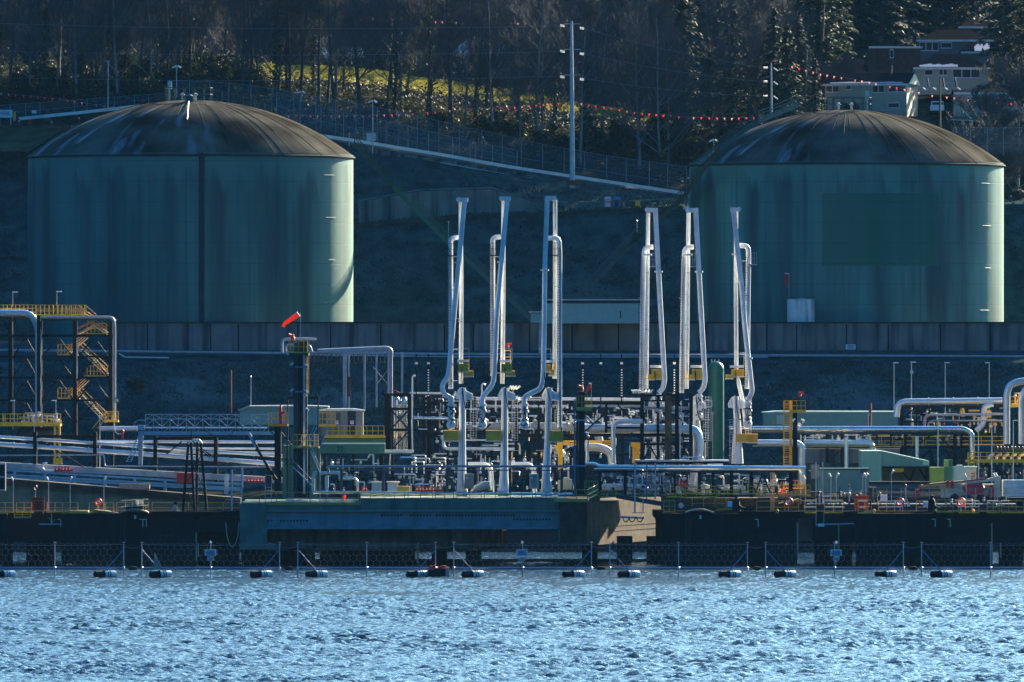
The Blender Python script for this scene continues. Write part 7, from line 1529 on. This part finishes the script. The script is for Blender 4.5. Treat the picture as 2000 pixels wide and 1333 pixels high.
for y in range(888,930,5): b.bx(1893,y,1901,y+1,Y-.2,.1)
b.build('ladder','yellow',t)
for x in (1930,1945,1978): MB().bx(x,905,x+4,960,Y+.3,.4).build('leg','black_steel',t)
for x,y0_,y1_,lab in ((1832,950,818,'slim grey lamp post before the lime painted tank'),(1911,940,820,'slim grey lamp post at the end of the silver pipe'),(1937,945,818,'hoop topped grey lamp post at the yellow manifold'),(1979,945,822,'slim grey lamp post before the second U shaped pipe')): mast(lab,x,y0_,y1_,1092,'T' if x!=1937 else 'tri',1.1)
Y=1090
t=thing('open_shed','green corrugated shed with a sloping roof and a dark open bay','shed',P(1750,945,Y)); MB().bx(1682,881,1722,945,Y,8).build('end_wall','teal_siding',t); MB().prism([(1722.2,881),(1815,901),(1815,914),(1722.2,914)],Y+.1,8).build('fascia','teal_siding',t); b=MB()
for i in range(24): x=1724+i*3.8; b.bx(x,882.5+(x-1722)*.215,x+1.3,913,Y+.02,.08)
b.build('wall_rib','teal_siding',t); MB().bx(1722.2,914.2,1815,946,Y+7.5,.3).build('back_wall','grey_box',t); MB().bx(1812,914.2,1815,946,Y+.2,7).build('corner_post','black_steel',t); b=MB(); b.bar(P(1756,918,Y+4),P(1785,944,Y+4),3*sc(Y)); b.bar(P(1812,944,Y+4),P(1796,916,Y+4),3*sc(Y)); b.bar(P(1776,944,Y+4),P(1786,916,Y+4),3*sc(Y)); b.build('brace','black_steel',t); MB().bx(1745,915,1765,923,Y+2,1).build('hoist','yellow',t); MB().bx(1722.2,911.5,1815,914.1,Y-.05,.3).build('lintel','black_steel',t)
tag(MB().bx(1803,901,1814,909,Y-.1,.1).build('notice_plate','pale_teal'),'small grey panel on the low end of the green shed fascia','sign')
t=thing('shipping_container','teal corrugated shipping container on the far deck','container',P(1640,965,1076)); MB().bx(1597,916,1697,966,1076,2.6).build('container_wall','teal_siding',t); b=MB()
for i in range(26): x=1606+i*3.5; b.bx(x,919,x+1.6,963,1075.92,.08)
b.build('wall_rib','teal_siding',t); b=MB(); b.bx(1596,915,1698,918,1075.88,2.8); b.bx(1596,964,1698,967,1075.88,2.8); b.bx(1580,920,1596.8,966,1076.4,2); b.build('container_frame','green_rail',t); MB().bx(1680,918.5,1692,925,1075.85,.05).build('label_plate','ink_blue',t); MB().bx(1584,908,1600,936,1075.5,.1).build('gate_panel','grey_box',t)
for x in (1594,1607): tag(MB().bx(x-1.3,903,x+1.3,985,1074,.25).build('gate_post','galv'),{1594:'grey gate post left of the teal container panel',1607:'thicker grey gate post in front of the teal container'}[x],'post')
t=thing('lime_tank','lime green painted tank box with a smaller box on top beside the green shed','tank',P(1838,945,1086)); MB().bx(1817,913,1844,945,1086,2.5).build('tank_wall','lime_paint',t); b=MB(); b.bx(1816,914,1845,916,1085.9,2.7); b.bx(1816,919,1845,920,1085.9,2.7); b.bx(1828,912,1829.5,945,1085.9,.2); b.build('rib','lime_paint',t); MB().bx(1844.2,899,1853,912,1086.4,1).build('top_box','lime_paint',t); MB().bx(1844.2,912,1866,945,1086.2,2).build('side_box','green_paint',t); MB().bx(1853.2,898,1861,912,1086.5,1).build('motor','vessel_green',t)
t=thing('grey_kiosk','grey green equipment kiosk with a pitched end and coloured labels','kiosk',P(1885,940,1084)); MB().prism([(1863,940),(1864,914),(1870,909),(1880,909),(1885,914),(1885,940)],1084,2).build('end_wall','pale_teal',t); MB().bx(1885.2,914,1907,942,1084.1,1.8).build('side_wall','cream',t); MB().bx(1884,911.5,1909,915,1083.9,2.2).build('kiosk_roof','pale_teal',t); b=MB()
for x,y,m in ((1897,924,0),(1897,929,0),(1897,933,0)): b.bx(x,y,x+2.6,y+2.6,1084.05,.05)
b.build('label_plate','ink_blue',t); b=MB(); b.bx(1901,924,1904,927,1084.05,.05); b.bx(1901,929,1904,932,1084.05,.05); b.build('label_plate','red',t)
t=thing('crane_trailer','cream and red crane trailer parked behind the chain link fence','crane',P(1870,975,1074)); Y=1074; k=sc(Y); MB().prism([(1800,947),(1850,941),(1925,937),(1945,931),(1954,931),(1954,939),(1900,944),(1850,948),(1800,951)],Y,.7).build('boom','cream',t); MB().prism([(1803,946),(1850,942.5),(1927,934.5),(1927,937),(1850,945),(1803,948.5)],Y-.05,.04).build('boom_stripe','red',t); MB().bx(1944,932,1954.5,972,Y-.1,1.5).build('mast','cream',t); MB().bx(1855,946,1948,968,Y+.4,1.6).build('chassis','cream',t)
b=MB(); b.tube([P(1882,958,Y-.2),P(1887,956,Y-.2),P(1918,956,Y-.2),P(1922,958,Y-.2)],[.3,.62,.62,.3],14); b.build('red_tank','red',t,True); MB().prism([(1929,972),(1934,948),(1939,948),(1946,972)],Y-.4,.5).build('red_support','red',t); b=MB()
for x in (1848,1857): b.prism([(x,955),(x+1,939),(x+5,938),(x+6,955)],Y-.1,.5)
b.build('clamp','red',t); b=MB(); b.bx(1838,948,1855,972,Y+.2,1); b.build('control_stand','cream',t)
for x in (1865,1890,1915,1935): q=MB().lathe(P(x,972,Y+.2),[(.1,-.15),(.42,-.15),(.42,.15),(.1,.15)],16,'Y').build('wheel','rubber',t,True)
MB().prism([(1780,974),(1790,956),(1796,956),(1796,974)],Y,.8).build('red_stand','red',t); railing([(1794,955),(1855,955)],7,Y-.2,'yellow',t,step=10,w=.9)
link_fence('chain link fence along the far deck before the crane trailer',lambda x:953.5,lambda x:971,[1705,1732,1760,1788,1815,1845,1875,1905,1936,1965,2010],1066)
tag(MB().bx(1959,938,2002,970,1073,2).build('white_cabin','white_pipe'),'pale blue white cabin at the picture edge beyond the crane trailer','cabin')
b=MB(); b.prism([(1697,952),(1712,952),(1720,970),(1712,974),(1697,974)],1072,2); tag(b.build('concrete_chute','concrete'),'pale concrete chute block between the teal container and crane trailer','block')
tag(MB().bx(1690,941,1818,946,1080,2).build('dark_sill','black_steel'),'dark sill beam under the open green shed','beam')
t=thing('warning_beacon','red beacon on a forked white pole before the crane trailer','beacon',P(1769,986,1060)); b=MB(); b.tube([P(1769,986,1060),P(1769,951,1060)],.9*dk,6); b.bar(P(1764,953,1060),P(1769,959,1060),.8*dk); b.build('pole','galv',t); MB().lathe(P(1769,949,1060),[(1.8*dk,-3*dk),(1.8*dk,1.5*dk),(.4*dk,3*dk)],8).build('beacon_head','red',t)
t=thing('warning_beacon','red beacon on a slim pole in front of the teal container','beacon',P(1658,980,1060)); MB().tube([P(1658,980,1060),P(1658,952,1060)],.8*dk,6).build('pole','galv',t); MB().lathe(P(1658,949,1060),[(1.8*dk,-3*dk),(1.8*dk,2*dk),(.4*dk,3*dk)],8).build('beacon_head','red',t)
tag(MB().prism([(1968,972),(2010,972),(2010,995),(1990,988)],1060,2).build('black_ramp','black_steel'),'black ramp corner at the picture edge above the last yellow railing','ramp')
t=rack('low service rack of small pipes in front of the teal container and stairs',[(1575,3,955,985),(1640,2,952,985),(1700,2,952,985)],[(1560,1800,972,2),(1580,1700,962,1.2)],[],1064,.5,'navy_steel'); fittings(t,1580,1720,960,985,1064,50,61,('grey_pipe','navy_steel','galv','olive')); fittings(t,1720,2000,975,988,1063,40,62,('grey_pipe','navy_steel','galv'))

t=thing('monitor_stand','small red fire monitor on a yellow frame behind the second loading arm','fire monitor',P(992,712,1068)); monitor(991,676,1068,t,.8,-1); b=MB()
for x in (986,997): b.bx(x-.8,684,x+.8,712,1068,.1)
b.bx(985,684,998,686,1067.9,.3); b.bx(985,697,998,698.4,1067.9,.3); b.build('frame','yellow',t)
tag(MB().tube([P(451,806,1135),P(451,723,1135)],1.8*sc(1135),8).build('timber_mast','rust',None,True),'brown timber mast standing before the embankment above the lattice gangway','mast')
mast('thin pale aerial mast beside the brown timber mast above the lattice gangway',490,806,736,1132,'ball',.8)
pipe('fat pale pipe passing behind the gangway ladder at the stair tower foot',[(196,838),(268,838)],5.,'white_pipe',1108); pipe('thin white pipe bending under the fat pale pipe at the stair tower foot',[(223,826),(224,843),(230,848),(238,848)],1.2,'white_pipe',1107,rad=4)
t=thing('fire_hydrant','small red hydrant under the fat pale pipe at the stair tower foot','hydrant',P(239,858,1106)); MB().lathe(P(239,858,1106),[(.13,0),(.13,.7),(.2,.75),(.2,.95),(.05,1.1)],10).build('barrel','red',t,True); MB().tube([P(236,844,1106),P(242,844,1106)],.1,6).build('outlet','red',t)
